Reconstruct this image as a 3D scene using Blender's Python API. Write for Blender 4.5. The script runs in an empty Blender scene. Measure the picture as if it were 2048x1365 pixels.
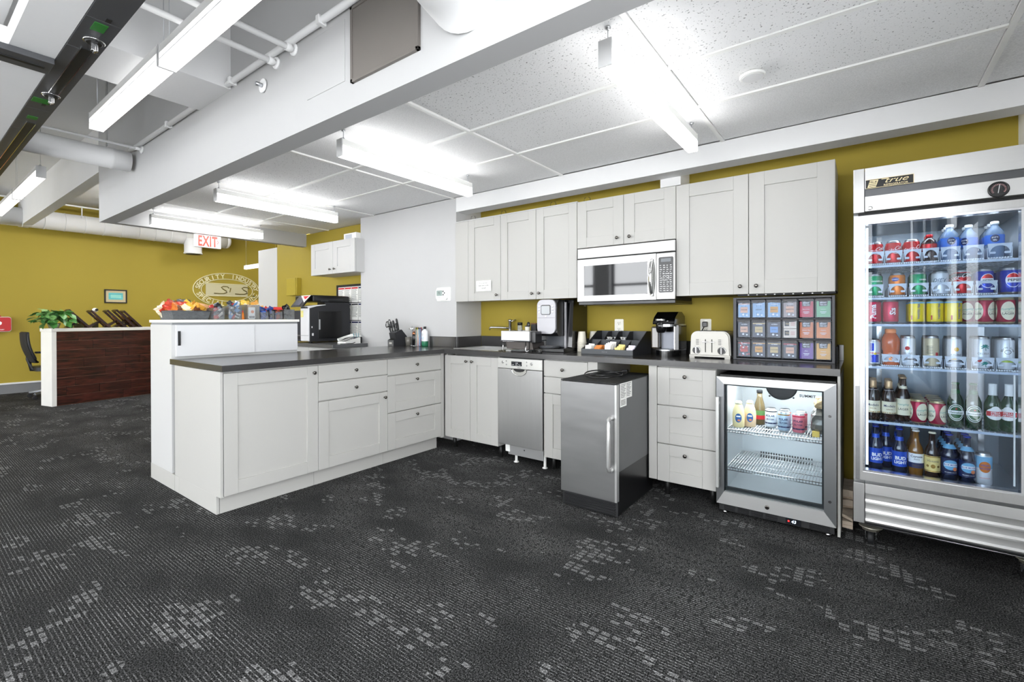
import bpy, math, random
from mathutils import Vector, Matrix

S = bpy.context.scene
COL = S.collection
R = random.Random(11)
PI = math.pi

# ------------------------------------------------------------------ camera
YAW, PITCH, ROLL = 0.6399, -0.0034, -0.0028
fw = Vector((-math.sin(YAW)*math.cos(PITCH), math.cos(YAW)*math.cos(PITCH), math.sin(PITCH)))
rt = Vector((math.cos(YAW), math.sin(YAW), 0))
up = rt.cross(fw)
rt, up = math.cos(ROLL)*rt + math.sin(ROLL)*up, -math.sin(ROLL)*rt + math.cos(ROLL)*up
cd = bpy.data.cameras.new('camera')
cam = bpy.data.objects.new('camera', cd)
COL.objects.link(cam)
cam.matrix_world = Matrix(((rt.x, up.x, -fw.x, 3.092), (rt.y, up.y, -fw.y, -3.0985), (rt.z, up.z, -fw.z, 1.1905), (0, 0, 0, 1)))
cd.sensor_width = 36.0
cd.lens = 939.3/2048*36
cd.shift_y = -41.3/2048
cd.clip_start = 0.03
S.camera = cam

# ------------------------------------------------------------------ world, exposure
S.view_settings.view_transform = 'Standard'
S.view_settings.look = 'None'
S.view_settings.gamma = 1.0
S.view_settings.use_curve_mapping = False
S.view_settings.exposure = 1.05
W = bpy.data.worlds.new('overcast_sky')
S.world = W
W.use_nodes = True
bg = W.node_tree.nodes['Background']
bg.inputs['Color'].default_value = (0.95, 0.975, 1.0, 1)
bg.inputs['Strength'].default_value = 4.3
LAMP = 5.2          # radiance of the lamp diffusers

# ------------------------------------------------------------------ materials
def lin(h):
    h = h.lstrip('#')
    o = []
    for i in (0, 2, 4):
        c = int(h[i:i+2], 16)/255
        o.append(c/12.92 if c <= 0.04045 else ((c+0.055)/1.055)**2.4)
    return o

MATS = {}
def mat(name, hx='808080', rough=.5, metal=0., var=.05, vs=6., stretch=None, bump=0., bs=120., emit=0., coat=0., spec=.5, rvar=0.):
    if name in MATS: return MATS[name]
    m = bpy.data.materials.new(name); m.use_nodes = True
    MATS[name] = m
    nt = m.node_tree; nd = nt.nodes; lk = nt.links
    b = nd['Principled BSDF']
    c = lin(hx)
    tc = nd.new('ShaderNodeTexCoord')
    mp = nd.new('ShaderNodeMapping')
    if stretch: mp.inputs['Scale'].default_value = stretch
    lk.new(tc.outputs['Object'], mp.inputs['Vector'])
    nz = nd.new('ShaderNodeTexNoise'); nz.inputs['Scale'].default_value = vs; nz.inputs['Detail'].default_value = 3
    lk.new(mp.outputs[0], nz.inputs['Vector'])
    mx = nd.new('ShaderNodeMix'); mx.data_type = 'RGBA'
    mx.inputs[6].default_value = [max(0, x*(1-var)) for x in c]+[1]
    mx.inputs[7].default_value = [min(1, x*(1+var)) for x in c]+[1]
    lk.new(nz.outputs['Fac'], mx.inputs[0])
    lk.new(mx.outputs[2], b.inputs['Base Color'])
    b.inputs['Roughness'].default_value = rough
    b.inputs['Metallic'].default_value = metal
    b.inputs['Coat Weight'].default_value = coat
    b.inputs['Specular IOR Level'].default_value = spec
    if rvar:
        mr = nd.new('ShaderNodeMapRange'); mr.inputs[3].default_value = max(0.02, rough-rvar); mr.inputs[4].default_value = rough+rvar
        lk.new(nz.outputs['Fac'], mr.inputs[0]); lk.new(mr.outputs[0], b.inputs['Roughness'])
    if bump:
        n2 = nd.new('ShaderNodeTexNoise'); n2.inputs['Scale'].default_value = bs; n2.inputs['Detail'].default_value = 4
        lk.new(mp.outputs[0], n2.inputs['Vector'])
        bp = nd.new('ShaderNodeBump'); bp.inputs['Strength'].default_value = bump; bp.inputs['Distance'].default_value = 0.004
        lk.new(n2.outputs['Fac'], bp.inputs['Height']); lk.new(bp.outputs[0], b.inputs['Normal'])
    if emit:
        lk.new(mx.outputs[2], b.inputs['Emission Color']); b.inputs['Emission Strength'].default_value = emit
    return m

def glass(name, tint='ffffff', refl=1.0, rough=0.0, clear=1.0):
    """thin clear sheet: transparent with a Fresnel reflection on top; clear<1 adds a milky body"""
    if name in MATS: return MATS[name]
    m = bpy.data.materials.new(name); m.use_nodes = True; MATS[name] = m
    nt = m.node_tree; nd = nt.nodes; lk = nt.links
    nd.remove(nd['Principled BSDF'])
    t = nd.new('ShaderNodeBsdfTransparent'); t.inputs['Color'].default_value = lin(tint)+[1]
    g = nd.new('ShaderNodeBsdfGlossy'); g.inputs['Roughness'].default_value = rough
    fr = nd.new('ShaderNodeFresnel'); fr.inputs['IOR'].default_value = 1.45
    nz = nd.new('ShaderNodeTexNoise'); nz.inputs['Scale'].default_value = 3
    mu = nd.new('ShaderNodeMath'); mu.operation = 'MULTIPLY'; mu.inputs[1].default_value = refl
    lk.new(fr.outputs[0], mu.inputs[0])
    base = t.outputs[0]
    if clear < 1:
        d = nd.new('ShaderNodeBsdfDiffuse')
        mixc = nd.new('ShaderNodeMix'); mixc.data_type = 'RGBA'
        c = lin(tint); mixc.inputs[6].default_value = [x*.95 for x in c]+[1]; mixc.inputs[7].default_value = c+[1]
        lk.new(nz.outputs['Fac'], mixc.inputs[0]); lk.new(mixc.outputs[2], d.inputs['Color'])
        m0 = nd.new('ShaderNodeMixShader'); m0.inputs[0].default_value = 1-clear
        lk.new(t.outputs[0], m0.inputs[1]); lk.new(d.outputs[0], m0.inputs[2]); base = m0.outputs[0]
    mix = nd.new('ShaderNodeMixShader')
    lk.new(mu.outputs[0], mix.inputs[0]); lk.new(base, mix.inputs[1]); lk.new(g.outputs[0], mix.inputs[2])
    lk.new(mix.outputs[0], nd['Material Output'].inputs['Surface'])
    return m

def carpet_mat():
    m = bpy.data.materials.new('carpet'); m.use_nodes = True
    nt = m.node_tree; nd = nt.nodes; lk = nt.links
    b = nd['Principled BSDF']; b.inputs['Roughness'].default_value = .95; b.inputs['Specular IOR Level'].default_value = .1
    tc = nd.new('ShaderNodeTexCoord')
    sx = nd.new('ShaderNodeSeparateXYZ'); lk.new(tc.outputs['Object'], sx.inputs[0])
    def M(op, a, bb=None, c=None):
        n = nd.new('ShaderNodeMath'); n.operation = op
        for i, v in enumerate((a, bb, c)):
            if v is None: continue
            if isinstance(v, (int, float)): n.inputs[i].default_value = v
            else: lk.new(v, n.inputs[i])
        return n.outputs[0]
    def noise(scale, sc=(1, 1, 1), det=2.):
        mp = nd.new('ShaderNodeMapping'); mp.inputs['Scale'].default_value = sc
        lk.new(tc.outputs['Object'], mp.inputs[0])
        n = nd.new('ShaderNodeTexNoise'); n.inputs['Scale'].default_value = scale; n.inputs['Detail'].default_value = det
        lk.new(mp.outputs[0], n.inputs['Vector']); return n.outputs['Fac']
    X, Y = sx.outputs[0], sx.outputs[1]
    # fine light cords running along X, broken up along their length
    fr = M('FRACT', M('DIVIDE', Y, .0135))
    line = M('LESS_THAN', M('ABSOLUTE', M('SUBTRACT', fr, .5)), .13)
    line = M('MULTIPLY', line, M('MULTIPLY_ADD', noise(2.2, (1, 1.6, 1), 2), 3.2, -1.05))
    line = M('MULTIPLY', line, M('GREATER_THAN', noise(60, (1, .6, 1), 1), .42))
    line = M('MAXIMUM', line, 0.)
    # clusters of small pale rectangles
    cx = M('FLOOR', M('DIVIDE', X, .045)); cy = M('FLOOR', M('DIVIDE', Y, .027))
    cb = nd.new('ShaderNodeCombineXYZ'); lk.new(cx, cb.inputs[0]); lk.new(cy, cb.inputs[1])
    wn = nd.new('ShaderNodeTexWhiteNoise'); lk.new(cb.outputs[0], wn.inputs['Vector'])
    fx = M('FRACT', M('DIVIDE', X, .045)); fy = M('FRACT', M('DIVIDE', Y, .027))
    inside = M('MULTIPLY', M('LESS_THAN', M('ABSOLUTE', M('SUBTRACT', fx, .5)), .37), M('LESS_THAN', M('ABSOLUTE', M('SUBTRACT', fy, .5)), .33))
    clus = M('MULTIPLY', M('GREATER_THAN', noise(3.4, (.8, 1.3, 1), 3), .565), M('GREATER_THAN', wn.outputs[0], .5))
    block = M('MULTIPLY', inside, clus)
    grain = noise(190, (1, 1, 1), 4)
    g2 = noise(150, (1, 1, 1), 2)
    big = noise(.9, (1, 1, 1), 3)
    gs = M('MINIMUM', M('MAXIMUM', M('MULTIPLY_ADD', grain, 7.0, -2.95), 0.), 2.2)
    v = M('MULTIPLY_ADD', M('MULTIPLY', gs, M('ADD', g2, .25)), .098, .002)
    v = M('MULTIPLY', v, M('MULTIPLY_ADD', big, .3, .85))
    v = M('ADD', v, M('MULTIPLY', M('MULTIPLY', line, M('ADD', gs, .35)), .24))
    v = M('ADD', v, M('MULTIPLY', block, M('MULTIPLY_ADD', gs, .13, .085)))
    v = M('MULTIPLY', v, .62)
    v = M('MAXIMUM', v, .004)
    cr = nd.new('ShaderNodeCombineColor')
    for i in range(3): lk.new(v, cr.inputs[i])
    lk.new(cr.outputs[0], b.inputs['Base Color'])
    bp = nd.new('ShaderNodeBump'); bp.inputs['Strength'].default_value = .6; bp.inputs['Distance'].default_value = .004
    lk.new(grain, bp.inputs['Height']); lk.new(bp.outputs[0], b.inputs['Normal'])
    MATS['carpet'] = m; return m

def wood_mat(name, c1, c2, rough=.35):
    m = bpy.data.materials.new(name); m.use_nodes = True; MATS[name] = m
    nt = m.node_tree; nd = nt.nodes; lk = nt.links
    b = nd['Principled BSDF']; b.inputs['Roughness'].default_value = rough
    tc = nd.new('ShaderNodeTexCoord'); oi = nd.new('ShaderNodeObjectInfo')
    ad = nd.new('ShaderNodeVectorMath'); ad.operation = 'ADD'
    sc = nd.new('ShaderNodeVectorMath'); sc.operation = 'SCALE'; sc.inputs[0].default_value = (7, 9, 5); lk.new(oi.outputs['Random'], sc.inputs['Scale'])
    lk.new(tc.outputs['Object'], ad.inputs[0]); lk.new(sc.outputs[0], ad.inputs[1])
    mp = nd.new('ShaderNodeMapping'); mp.inputs['Scale'].default_value = (6, 1.6, 14); lk.new(ad.outputs[0], mp.inputs[0])
    nz = nd.new('ShaderNodeTexNoise'); nz.inputs['Scale'].default_value = 2.2; nz.inputs['Detail'].default_value = 5; nz.inputs['Distortion'].default_value = 1.4
    lk.new(mp.outputs[0], nz.inputs['Vector'])
    cr = nd.new('ShaderNodeValToRGB'); e = cr.color_ramp.elements
    e[0].position = .35; e[0].color = lin(c1)+[1]; e[1].position = .72; e[1].color = lin(c2)+[1]
    lk.new(nz.outputs['Fac'], cr.inputs[0]); lk.new(cr.outputs[0], b.inputs['Base Color'])
    return m

def tile_mat(name, fleck):
    m = bpy.data.materials.new(name); m.use_nodes = True; MATS[name] = m
    nt = m.node_tree; nd = nt.nodes; lk = nt.links
    b = nd['Principled BSDF']; b.inputs['Roughness'].default_value = .9
    tc = nd.new('ShaderNodeTexCoord')
    nz = nd.new('ShaderNodeTexNoise'); nz.inputs['Scale'].default_value = 110 if fleck else 160; nz.inputs['Detail'].default_value = 2
    lk.new(tc.outputs['Object'], nz.inputs['Vector'])
    cr = nd.new('ShaderNodeValToRGB'); e = cr.color_ramp.elements
    if fleck: e[0].position = .31; e[1].position = .36; e[0].color = (.28, .28, .28, 1)
    else: e[0].position = .2; e[1].position = .6; e[0].color = (.72, .72, .72, 1)
    e[1].color = (.88, .88, .88, 1)
    lk.new(nz.outputs['Fac'], cr.inputs[0]); lk.new(cr.outputs[0], b.inputs['Base Color'])
    bp = nd.new('ShaderNodeBump'); bp.inputs['Strength'].default_value = .35; bp.inputs['Distance'].default_value = .004
    lk.new(nz.outputs['Fac'], bp.inputs['Height']); lk.new(bp.outputs[0], b.inputs['Normal'])
    return m

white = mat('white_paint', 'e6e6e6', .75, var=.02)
beamw = mat('beam_white_darkened', 'b2b2b2', .75, var=.02)  # white paint darkened in the colour to offset strong light on the beams
pierw = mat('pier_white_darkened', 'bfbfbf', .75, var=.02)  # pier white darkened in the colour so the dim ceiling reads brighter
ceilw = mat('painted_concrete', 'dddddd', .8, var=.03, vs=3, bump=.15, bs=60)
yellow = mat('yellow_wall_paint', '9f8c2c', .7, var=.03, vs=2)
yellowg = mat('yellow_gloss_paint', 'a8952f', .5, var=.03)
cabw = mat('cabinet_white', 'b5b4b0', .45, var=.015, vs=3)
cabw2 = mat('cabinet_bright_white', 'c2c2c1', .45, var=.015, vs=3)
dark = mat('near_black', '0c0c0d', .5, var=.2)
blackp = mat('black_plastic', '111113', .32, var=.15, coat=.15)
blackm = mat('black_matte', '17181a', .6, var=.15)
greyp = mat('grey_plastic', '3a3c40', .5, var=.08)
counter = mat('dark_quartz', '343333', .2, var=.12, vs=60, spec=.8)
steel = mat('brushed_steel', 'cccccb', .34, .72, var=.03, vs=4, stretch=(1, 1, 60), rvar=.02)
steelv = mat('brushed_steel_vertical', 'bcbcbb', .32, .82, var=.05, vs=4, stretch=(40, 40, 1), rvar=.05)
steeld = mat('dull_steel', '8f9092', .34, 1., var=.12, vs=3, stretch=(1, 1, 12), rvar=.08)
chrome = mat('chrome', 'd8d8d8', .12, 1., var=.03)
knobm = mat('dark_nickel', '6f6c68', .25, 1., var=.1)
wirem = mat('white_wire', 'dfe6f0', .4, var=.03)
clearp = glass('clear_plastic', 'eef3fa', .9, .08, .80)
frost = glass('frosted_plastic', 'dbe6f4', .8, .2, .35)
paneg = glass('clear_glass', 'f4faff', .8)
paneg2 = glass('display_glass', 'f2f8fb', 1.1)
whitep = mat('white_plastic', 'efefec', .4, var=.02)
paper = mat('white_paper', 'f2f2ee', .8, var=.02)
ink = mat('black_ink', '101010', .7, var=.1)
redi = mat('red_ink', 'c8202a', .6, var=.05)
whitei = mat('white_ink', 'f4f4f4', .5, var=.02)
bluei = mat('blue_ink', '1a3a9a', .5, var=.05)
alum = mat('aluminium_lid', 'c9cbce', .3, 1., var=.04)
carpet = carpet_mat()
plank = wood_mat('dark_plank_wood', '1a0c09', '5a2a22')
standw = wood_mat('dark_stand_wood', '1c0f0e', '43231f')
tile_plain = tile_mat('ceiling_tile_plain', False)
tile_fleck = tile_mat('ceiling_tile_flecked', True)
lampm = mat('lamp_diffuser', 'ffffff', .4, var=.0, emit=LAMP)
lampm2 = mat('lamp_top_lens_dim', 'ffffff', .4, var=.0, emit=LAMP*.12)
lampo = mat('lamp_diffuser_office', 'ffffff', .4, var=.0, emit=LAMP*0.2)
lampadd = mat('lamp_diffuser_added_far', 'ffffff', .4, var=.0, emit=LAMP*8.0)  # for the unseen extra lamps that brighten the far wall
lampup = mat('lamp_top_lens', 'ffffff', .4, var=.0, emit=LAMP*0.25)

# ------------------------------------------------------------------ mesh helpers
LOC = {}
FX = lambda pl: (lambda u, d, z: (pl+d, u, z))          # surface facing +X at x=pl, u runs along +Y
FY = lambda pl: (lambda u, d, z: (u, pl-d, z))          # surface facing -Y at y=pl, u runs along +X

class MB:
    def __init__(s): s.v = []; s.f = []; s.m = []; s.s = []
    def add(s, vs, fs, mi=0, sm=False):
        n = len(s.v); s.v += [tuple(v) for v in vs]
        for f in fs: s.f.append([i+n for i in f]); s.m.append(mi); s.s.append(sm)
        return s
    def box(s, x0, x1, y0, y1, z0, z1, mi=0):
        return s.add([(x0,y0,z0),(x1,y0,z0),(x1,y1,z0),(x0,y1,z0),(x0,y0,z1),(x1,y0,z1),(x1,y1,z1),(x0,y1,z1)],
              [(0,3,2,1),(4,5,6,7),(0,1,5,4),(1,2,6,5),(2,3,7,6),(3,0,4,7)], mi)
    def fbox(s, F, u0, u1, d0, d1, z0, z1, mi=0):
        a, b = F(u0, d0, z0), F(u1, d1, z1)
        return s.box(min(a[0],b[0]), max(a[0],b[0]), min(a[1],b[1]), max(a[1],b[1]), z0, z1, mi)
    def prism(s, poly, fn, a, b, mi=0, sm=False):
        """extrude 2D polygon; fn(p,q,t)->xyz"""
        n = len(poly)
        vs = [fn(p, q, a) for p, q in poly]+[fn(p, q, b) for p, q in poly]
        s.add(vs, [list(range(n))[::-1], list(range(n, 2*n))], mi)
        return s.add(vs, [(i, (i+1) % n, n+(i+1) % n, n+i) for i in range(n)], mi, sm)
    def lathe(s, c, prof, n=20, mi=0, axis='z', sm=True, cap=True):
        """prof: [(r,h)] or [(r,h,mi)]; mi of a ring colours the band below it"""
        A = {'z': lambda r, h, a: (c[0]+r*math.cos(a), c[1]+r*math.sin(a), c[2]+h),
             'y': lambda r, h, a: (c[0]+r*math.cos(a), c[1]+h, c[2]+r*math.sin(a)),
             'x': lambda r, h, a: (c[0]+h, c[1]+r*math.cos(a), c[2]+r*math.sin(a))}[axis]
        vs = []
        for p in prof:
            vs += [A(max(p[0], 1e-5), p[1], 2*PI*i/n) for i in range(n)]
        b = len(s.v); s.v += vs
        for k in range(len(prof)-1):
            mm = prof[k+1][2] if len(prof[k+1]) > 2 else mi
            for i in range(n):
                j = (i+1) % n
                s.f.append([b+k*n+i, b+k*n+j, b+(k+1)*n+j, b+(k+1)*n+i]); s.m.append(mm); s.s.append(sm)
        if cap:
            for k, rev in ((0, 1), (len(prof)-1, 0)):
                if prof[k][0] > 1e-4:
                    l = [b+k*n+i for i in range(n)]
                    s.f.append(l[::-1] if rev else l); s.m.append(prof[k][2] if len(prof[k]) > 2 else mi); s.s.append(False)
        return s
    def cyl(s, c, r, h, axis='z', n=16, mi=0, r2=None):
        return s.lathe(c, [(r, 0), (r if r2 is None else r2, h)], n, mi, axis)
    def tube(s, pts, r, n=6, mi=0, closed=False):
        P = [Vector(p) for p in pts]; k = len(P); b = len(s.v)
        for i, p in enumerate(P):
            t = (P[(i+1) % k]-P[i-1]) if closed else (P[min(i+1, k-1)]-P[max(i-1, 0)])
            t.normalize()
            ref = Vector((0, 0, 1)) if abs(t.z) < .9 else Vector((1, 0, 0))
            a = t.cross(ref).normalized(); c = t.cross(a)
            rr = r[i] if isinstance(r, (list, tuple)) else r
            for j in range(n):
                s.v.append(tuple(p+a*(rr*math.cos(2*PI*j/n))+c*(rr*math.sin(2*PI*j/n))))
        for i in range(k if closed else k-1):
            i2 = (i+1) % k
            for j in range(n):
                j2 = (j+1) % n
                s.f.append([b+i*n+j, b+i*n+j2, b+i2*n+j2, b+i2*n+j]); s.m.append(mi); s.s.append(True)
        if not closed:
            for i, rv in ((0, 0), (k-1, 1)):
                l = [b+i*n+j for j in range(n)]; s.f.append(l[::-1] if rv else l); s.m.append(mi); s.s.append(False)
        return s
    def sphere(s, c, rx, ry, rz, n=14, m=8, mi=0):
        b = len(s.v)
        for i in range(m+1):
            th = PI*i/m
            for j in range(n):
                ph = 2*PI*j/n
                s.v.append((c[0]+rx*math.sin(th)*math.cos(ph), c[1]+ry*math.sin(th)*math.sin(ph), c[2]-rz*math.cos(th)))
        for i in range(m):
            for j in range(n):
                j2 = (j+1) % n
                s.f.append([b+i*n+j, b+i*n+j2, b+(i+1)*n+j2, b+(i+1)*n+j]); s.m.append(mi); s.s.append(True)
        return s
    def text(s, body, fn, size, mi=0, shear=0., bold=0., sx=1., spacing=1.):
        """flat letters; fn(u,v)->xyz, centred on u=v=0"""
        vs, fs = text_mesh(body, shear, bold, spacing)
        return s.add([fn(u*size*sx, v*size) for u, v in vs], fs, mi)
    def ob(s, name, mats, parent=None, bev=0., org=None, label=None, segs=2):
        me = bpy.data.meshes.new(name)
        o0 = Vector(org) if org is not None else (LOC[parent] if parent else Vector((0, 0, 0)))
        me.from_pydata([tuple(Vector(v)-o0) for v in s.v], [], s.f)
        ms = mats if isinstance(mats, (list, tuple)) else [mats]
        for m in ms: me.materials.append(m)
        me.polygons.foreach_set('material_index', s.m)
        me.polygons.foreach_set('use_smooth', s.s)
        me.update()
        o = bpy.data.objects.new(name, me); COL.objects.link(o)
        if parent: o.parent = parent; LOC[o] = LOC[parent]
        else: o.location = o0; LOC[o] = o0.copy()
        if bev:
            md = o.modifiers.new('bevel', 'BEVEL'); md.width = bev; md.segments = segs; md.limit_method = 'ANGLE'; md.angle_limit = .7
        if label: o['label'] = label
        return o

TXT = {}
def text_mesh(body, shear=0., bold=0., spacing=1.):
    k = (body, shear, bold, spacing)
    if k in TXT: return TXT[k]
    cu = bpy.data.curves.new('lettering', 'FONT'); cu.body = body; cu.size = 1; cu.shear = shear; cu.offset = bold
    cu.space_character = spacing; cu.align_x = 'CENTER'; cu.resolution_u = 2
    o = bpy.data.objects.new('lettering', cu)
    me = bpy.data.meshes.new_from_object(o)
    vs = [(v.co.x, v.co.y) for v in me.vertices]; fs = [list(p.vertices) for p in me.polygons]
    bpy.data.objects.remove(o); bpy.data.curves.remove(cu); bpy.data.meshes.remove(me)
    if vs:
        y0 = min(v[1] for v in vs); y1 = max(v[1] for v in vs); x0 = min(v[0] for v in vs); x1 = max(v[0] for v in vs)
        vs = [(v[0]-(x0+x1)/2, v[1]-(y0+y1)/2) for v in vs]
    TXT[k] = (vs, fs); return TXT[k]

def tag(o, label, cat, group=None):
    o['label'] = label; o['category'] = cat
    if group: o['group'] = group
    return o
def thing(name, label, cat, loc, group=None):
    o = bpy.data.objects.new(name, None); COL.objects.link(o); o.empty_display_size = .05
    o.location = loc; LOC[o] = Vector(loc)
    return tag(o, label, cat, group)
def struct(mb, name, m, parent=None, bev=0.):
    o = mb.ob(name, m, parent, bev); o['kind'] = 'structure'; return o
def dup(root, loc, label=None, rz=None, group=None):
    def cp(o, par):
        c = o.copy(); COL.objects.link(c)
        if par: c.parent = par
        for ch in o.children: cp(ch, c)
        return c
    c = cp(root, None); c.location = loc; LOC[c] = Vector(loc)
    if rz is not None: c.rotation_euler = (0, 0, rz)
    if label: c['label'] = label
    if group: c['group'] = group
    return c
B = lambda *a: MB().box(*a)
def arc(cx, cy, r, a0, a1, n): return [(cx+r*math.cos(a0+(a1-a0)*i/n), cy+r*math.sin(a0+(a1-a0)*i/n)) for i in range(n+1)]
def rrect(x0, x1, y0, y1, r, n=4):
    return arc(x1-r, y0+r, r, -PI/2, 0, n)+arc(x1-r, y1-r, r, 0, PI/2, n)+arc(x0+r, y1-r, r, PI/2, PI, n)+arc(x0+r, y0+r, r, PI, 1.5*PI, n)

# ================================================================== SETTING
CZ, DECK = 2.37, 3.2
struct(B(-8.2, 3.95, -7.6, 4.2, -.1, 0), 'floor', carpet)
struct(B(-.075, 3.9, .62, .75, 0, CZ), 'wall_back', yellow)
struct(B(-3.93, -1.6, .45, .6, 0, CZ), 'wall_back_left', yellow)
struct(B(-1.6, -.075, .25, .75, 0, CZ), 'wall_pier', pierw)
struct(B(-8.15, -8, -7.6, 4.2, 0, DECK), 'wall_left', yellow)
struct(B(-8, -3.93, 4.0, 4.15, 0, DECK), 'wall_far_back', yellow)
struct(B(-3.93, -3.8, .6, 4.0, 0, DECK), 'wall_passage', yellow)
wr = B(3.78, 3.92, -1.9, .75, 0, DECK).box(3.78, 3.92, -7.6, -1.9, 0, .25).box(3.78, 3.92, -7.6, -1.9, 2.9, DECK)
for y in (-7.4, -4.75): wr.box(3.78, 3.92, y, y+.3, .25, 2.9)
struct(wr, 'wall_right', white)
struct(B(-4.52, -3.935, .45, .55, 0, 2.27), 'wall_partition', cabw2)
# window wall behind the camera: sill, head, piers and mullions
wb = MB()
wb.box(-8, 3.78, -7.6, -7.4, 0, .25).box(-8, 3.78, -7.6, -7.4, 2.9, DECK)
for x in (-8, -5.2, -2.4, .4, 3.3): wb.box(x, x+.45, -7.6, -7.35, .25, 2.9)
struct(wb, 'wall_front', white)
fm = mat('window_frame_dark', '2b2d30', .5)
for i, x in enumerate((-7.55, -4.75, -1.95, .85)):
    f = MB(); w = 2.35 if i < 3 else 2.45
    for u in (0, w/2-.03, w-.06): f.box(x+u, x+u+.06, -7.55, -7.49, .25, 2.9)
    for z in (.25, 2.0, 2.84): f.box(x, x+w, -7.55, -7.49, z, z+.06)
    struct(f, 'window_%d' % (i+1), fm)
for i, y in enumerate((-7.1, -4.45)):  # unseen right-wall windows, added to light the peninsula fronts
    f = MB(); w = 2.35 if i < 1 else 2.55
    for u in (0, w/2-.03, w-.06): f.box(3.82, 3.88, y+u, y+u+.06, .25, 2.9)
    for z in (.25, 2.0, 2.84): f.box(3.82, 3.88, y, y+w, z, z+.06)
    struct(f, 'window_%d' % (i+5), fm)
struct(B(-8, -3.23, -7.6, 4.2, DECK, DECK+.12), 'ceiling_deck_far', ceilw)
struct(B(-3.23, 3.9, -7.6, -1.63, DECK, DECK+.12), 'ceiling_deck', ceilw)
# concrete joists and beams of the open office
jm = MB()
for x in (-.66, 1.8):
    struct(B(x, x+.5, -7.4, -1.75, 2.67, DECK), 'trim_%d' % (2+int((x+3.1)/2.3)), ceilw)
struct(B(-8, -3.23, -1.75, -1.635, 2.72, DECK), 'trim_10', ceilw)
# dropped boxed beams framing the kitchen
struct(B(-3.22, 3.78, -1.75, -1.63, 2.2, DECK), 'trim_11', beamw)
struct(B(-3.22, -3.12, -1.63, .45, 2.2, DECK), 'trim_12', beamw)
struct(B(-.075, 3.78, .25, .40, 2.232, CZ), 'trim_13', white)
struct(B(1.88, 2.03, .40, .62, 2.17, CZ), 'trim_14', white)
# baseboard on far wall
bb = mat('grey_vinyl_base', '77787a', .45)
struct(B(-8, -7.985, -7.4, 4.0, 0, .15), 'baseboard_left', bb)
struct(B(-8, -7.975, -7.4, 4.0, .15, .175), 'baseboard_left_cap', white)
struct(B(2.0, 3.78, .605, .62, 0, .1), 'baseboard_back', bb)
# access door outline and grey plate set in the boxed beam
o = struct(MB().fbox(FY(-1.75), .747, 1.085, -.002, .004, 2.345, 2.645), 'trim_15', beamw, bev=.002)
ap = thing('access_plate', 'dark grey square steel plate screwed to the white boxed beam', 'panel', (1.38, -1.75, 2.49))
acm = mat('taupe_metal', '75706b', .45, .3, var=.05)
MB().fbox(FY(-1.75), 1.155, 1.61, .0, .012, 2.32, 2.66).ob('plate', acm, ap, .002)
f = MB()
for a in ((1.147, 1.163, 2.312, 2.668), (1.602, 1.618, 2.312, 2.668)): f.fbox(FY(-1.75), a[0], a[1], 0, .016, a[2], a[3])
for a in ((1.147, 1.618, 2.312, 2.326), (1.147, 1.618, 2.654, 2.668)): f.fbox(FY(-1.75), a[0], a[1], 0, .016, a[2], a[3])
f.ob('plate_rim', acm, ap, .001)

# ------------------------------------------------------------------ suspended ceiling: grid and tiles
ceiling = struct(B(-3.12, 3.78, -1.63, .62, CZ+.02, CZ+.06), 'ceiling', ceilw)
xs = [-3.12, -2.58, -1.36, -.115, 1.112, 2.352, 3.58, 3.78]
ys = [-1.63, -1.42, -.88, -.375, .25]
grid = MB()
for x in xs[1:-1]: grid.box(x-.012, x+.012, -1.63, .25 if x > -1.6 else .45, CZ-.006, CZ+.012)
for y in ys[1:-1]: grid.box(-3.12, 3.78, y-.012, y+.012, CZ-.005, CZ+.011)
grid.ob('grid_rail', whitep, ceiling)
ftile = {(5, 1), (5, 2), (4, 2), (4, 1), (2, 2), (1, 2), (2, 1)}
for i in range(len(xs)-1):
    for j in range(len(ys)-1):
        y1 = ys[j+1] if not (j == 3 and xs[i+1] < -1.3) else .45
        z = CZ+R.uniform(.000, .005)
        t = B(xs[i]+.013, xs[i+1]-.013, ys[j]+.013, y1-.013, z, z+.014).ob('ceiling_tile', tile_fleck if (i, j) in ftile else tile_plain, ceiling, .003)
g = thing('ceiling_disc', 'flat round white cover disc on the ceiling tile right of the nearest hung lamp', 'ceiling fitting', (2.67, -.585, CZ))
MB().lathe((2.67, -.585, CZ-.02), [(.052, 0), (.058, .004), (.058, .012), (.045, .02)], 24).ob('cover', whitep, g)
MB().cyl((2.67, -.585, CZ-.022), .045, .003, n=24).ob('face', white, g)

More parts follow.
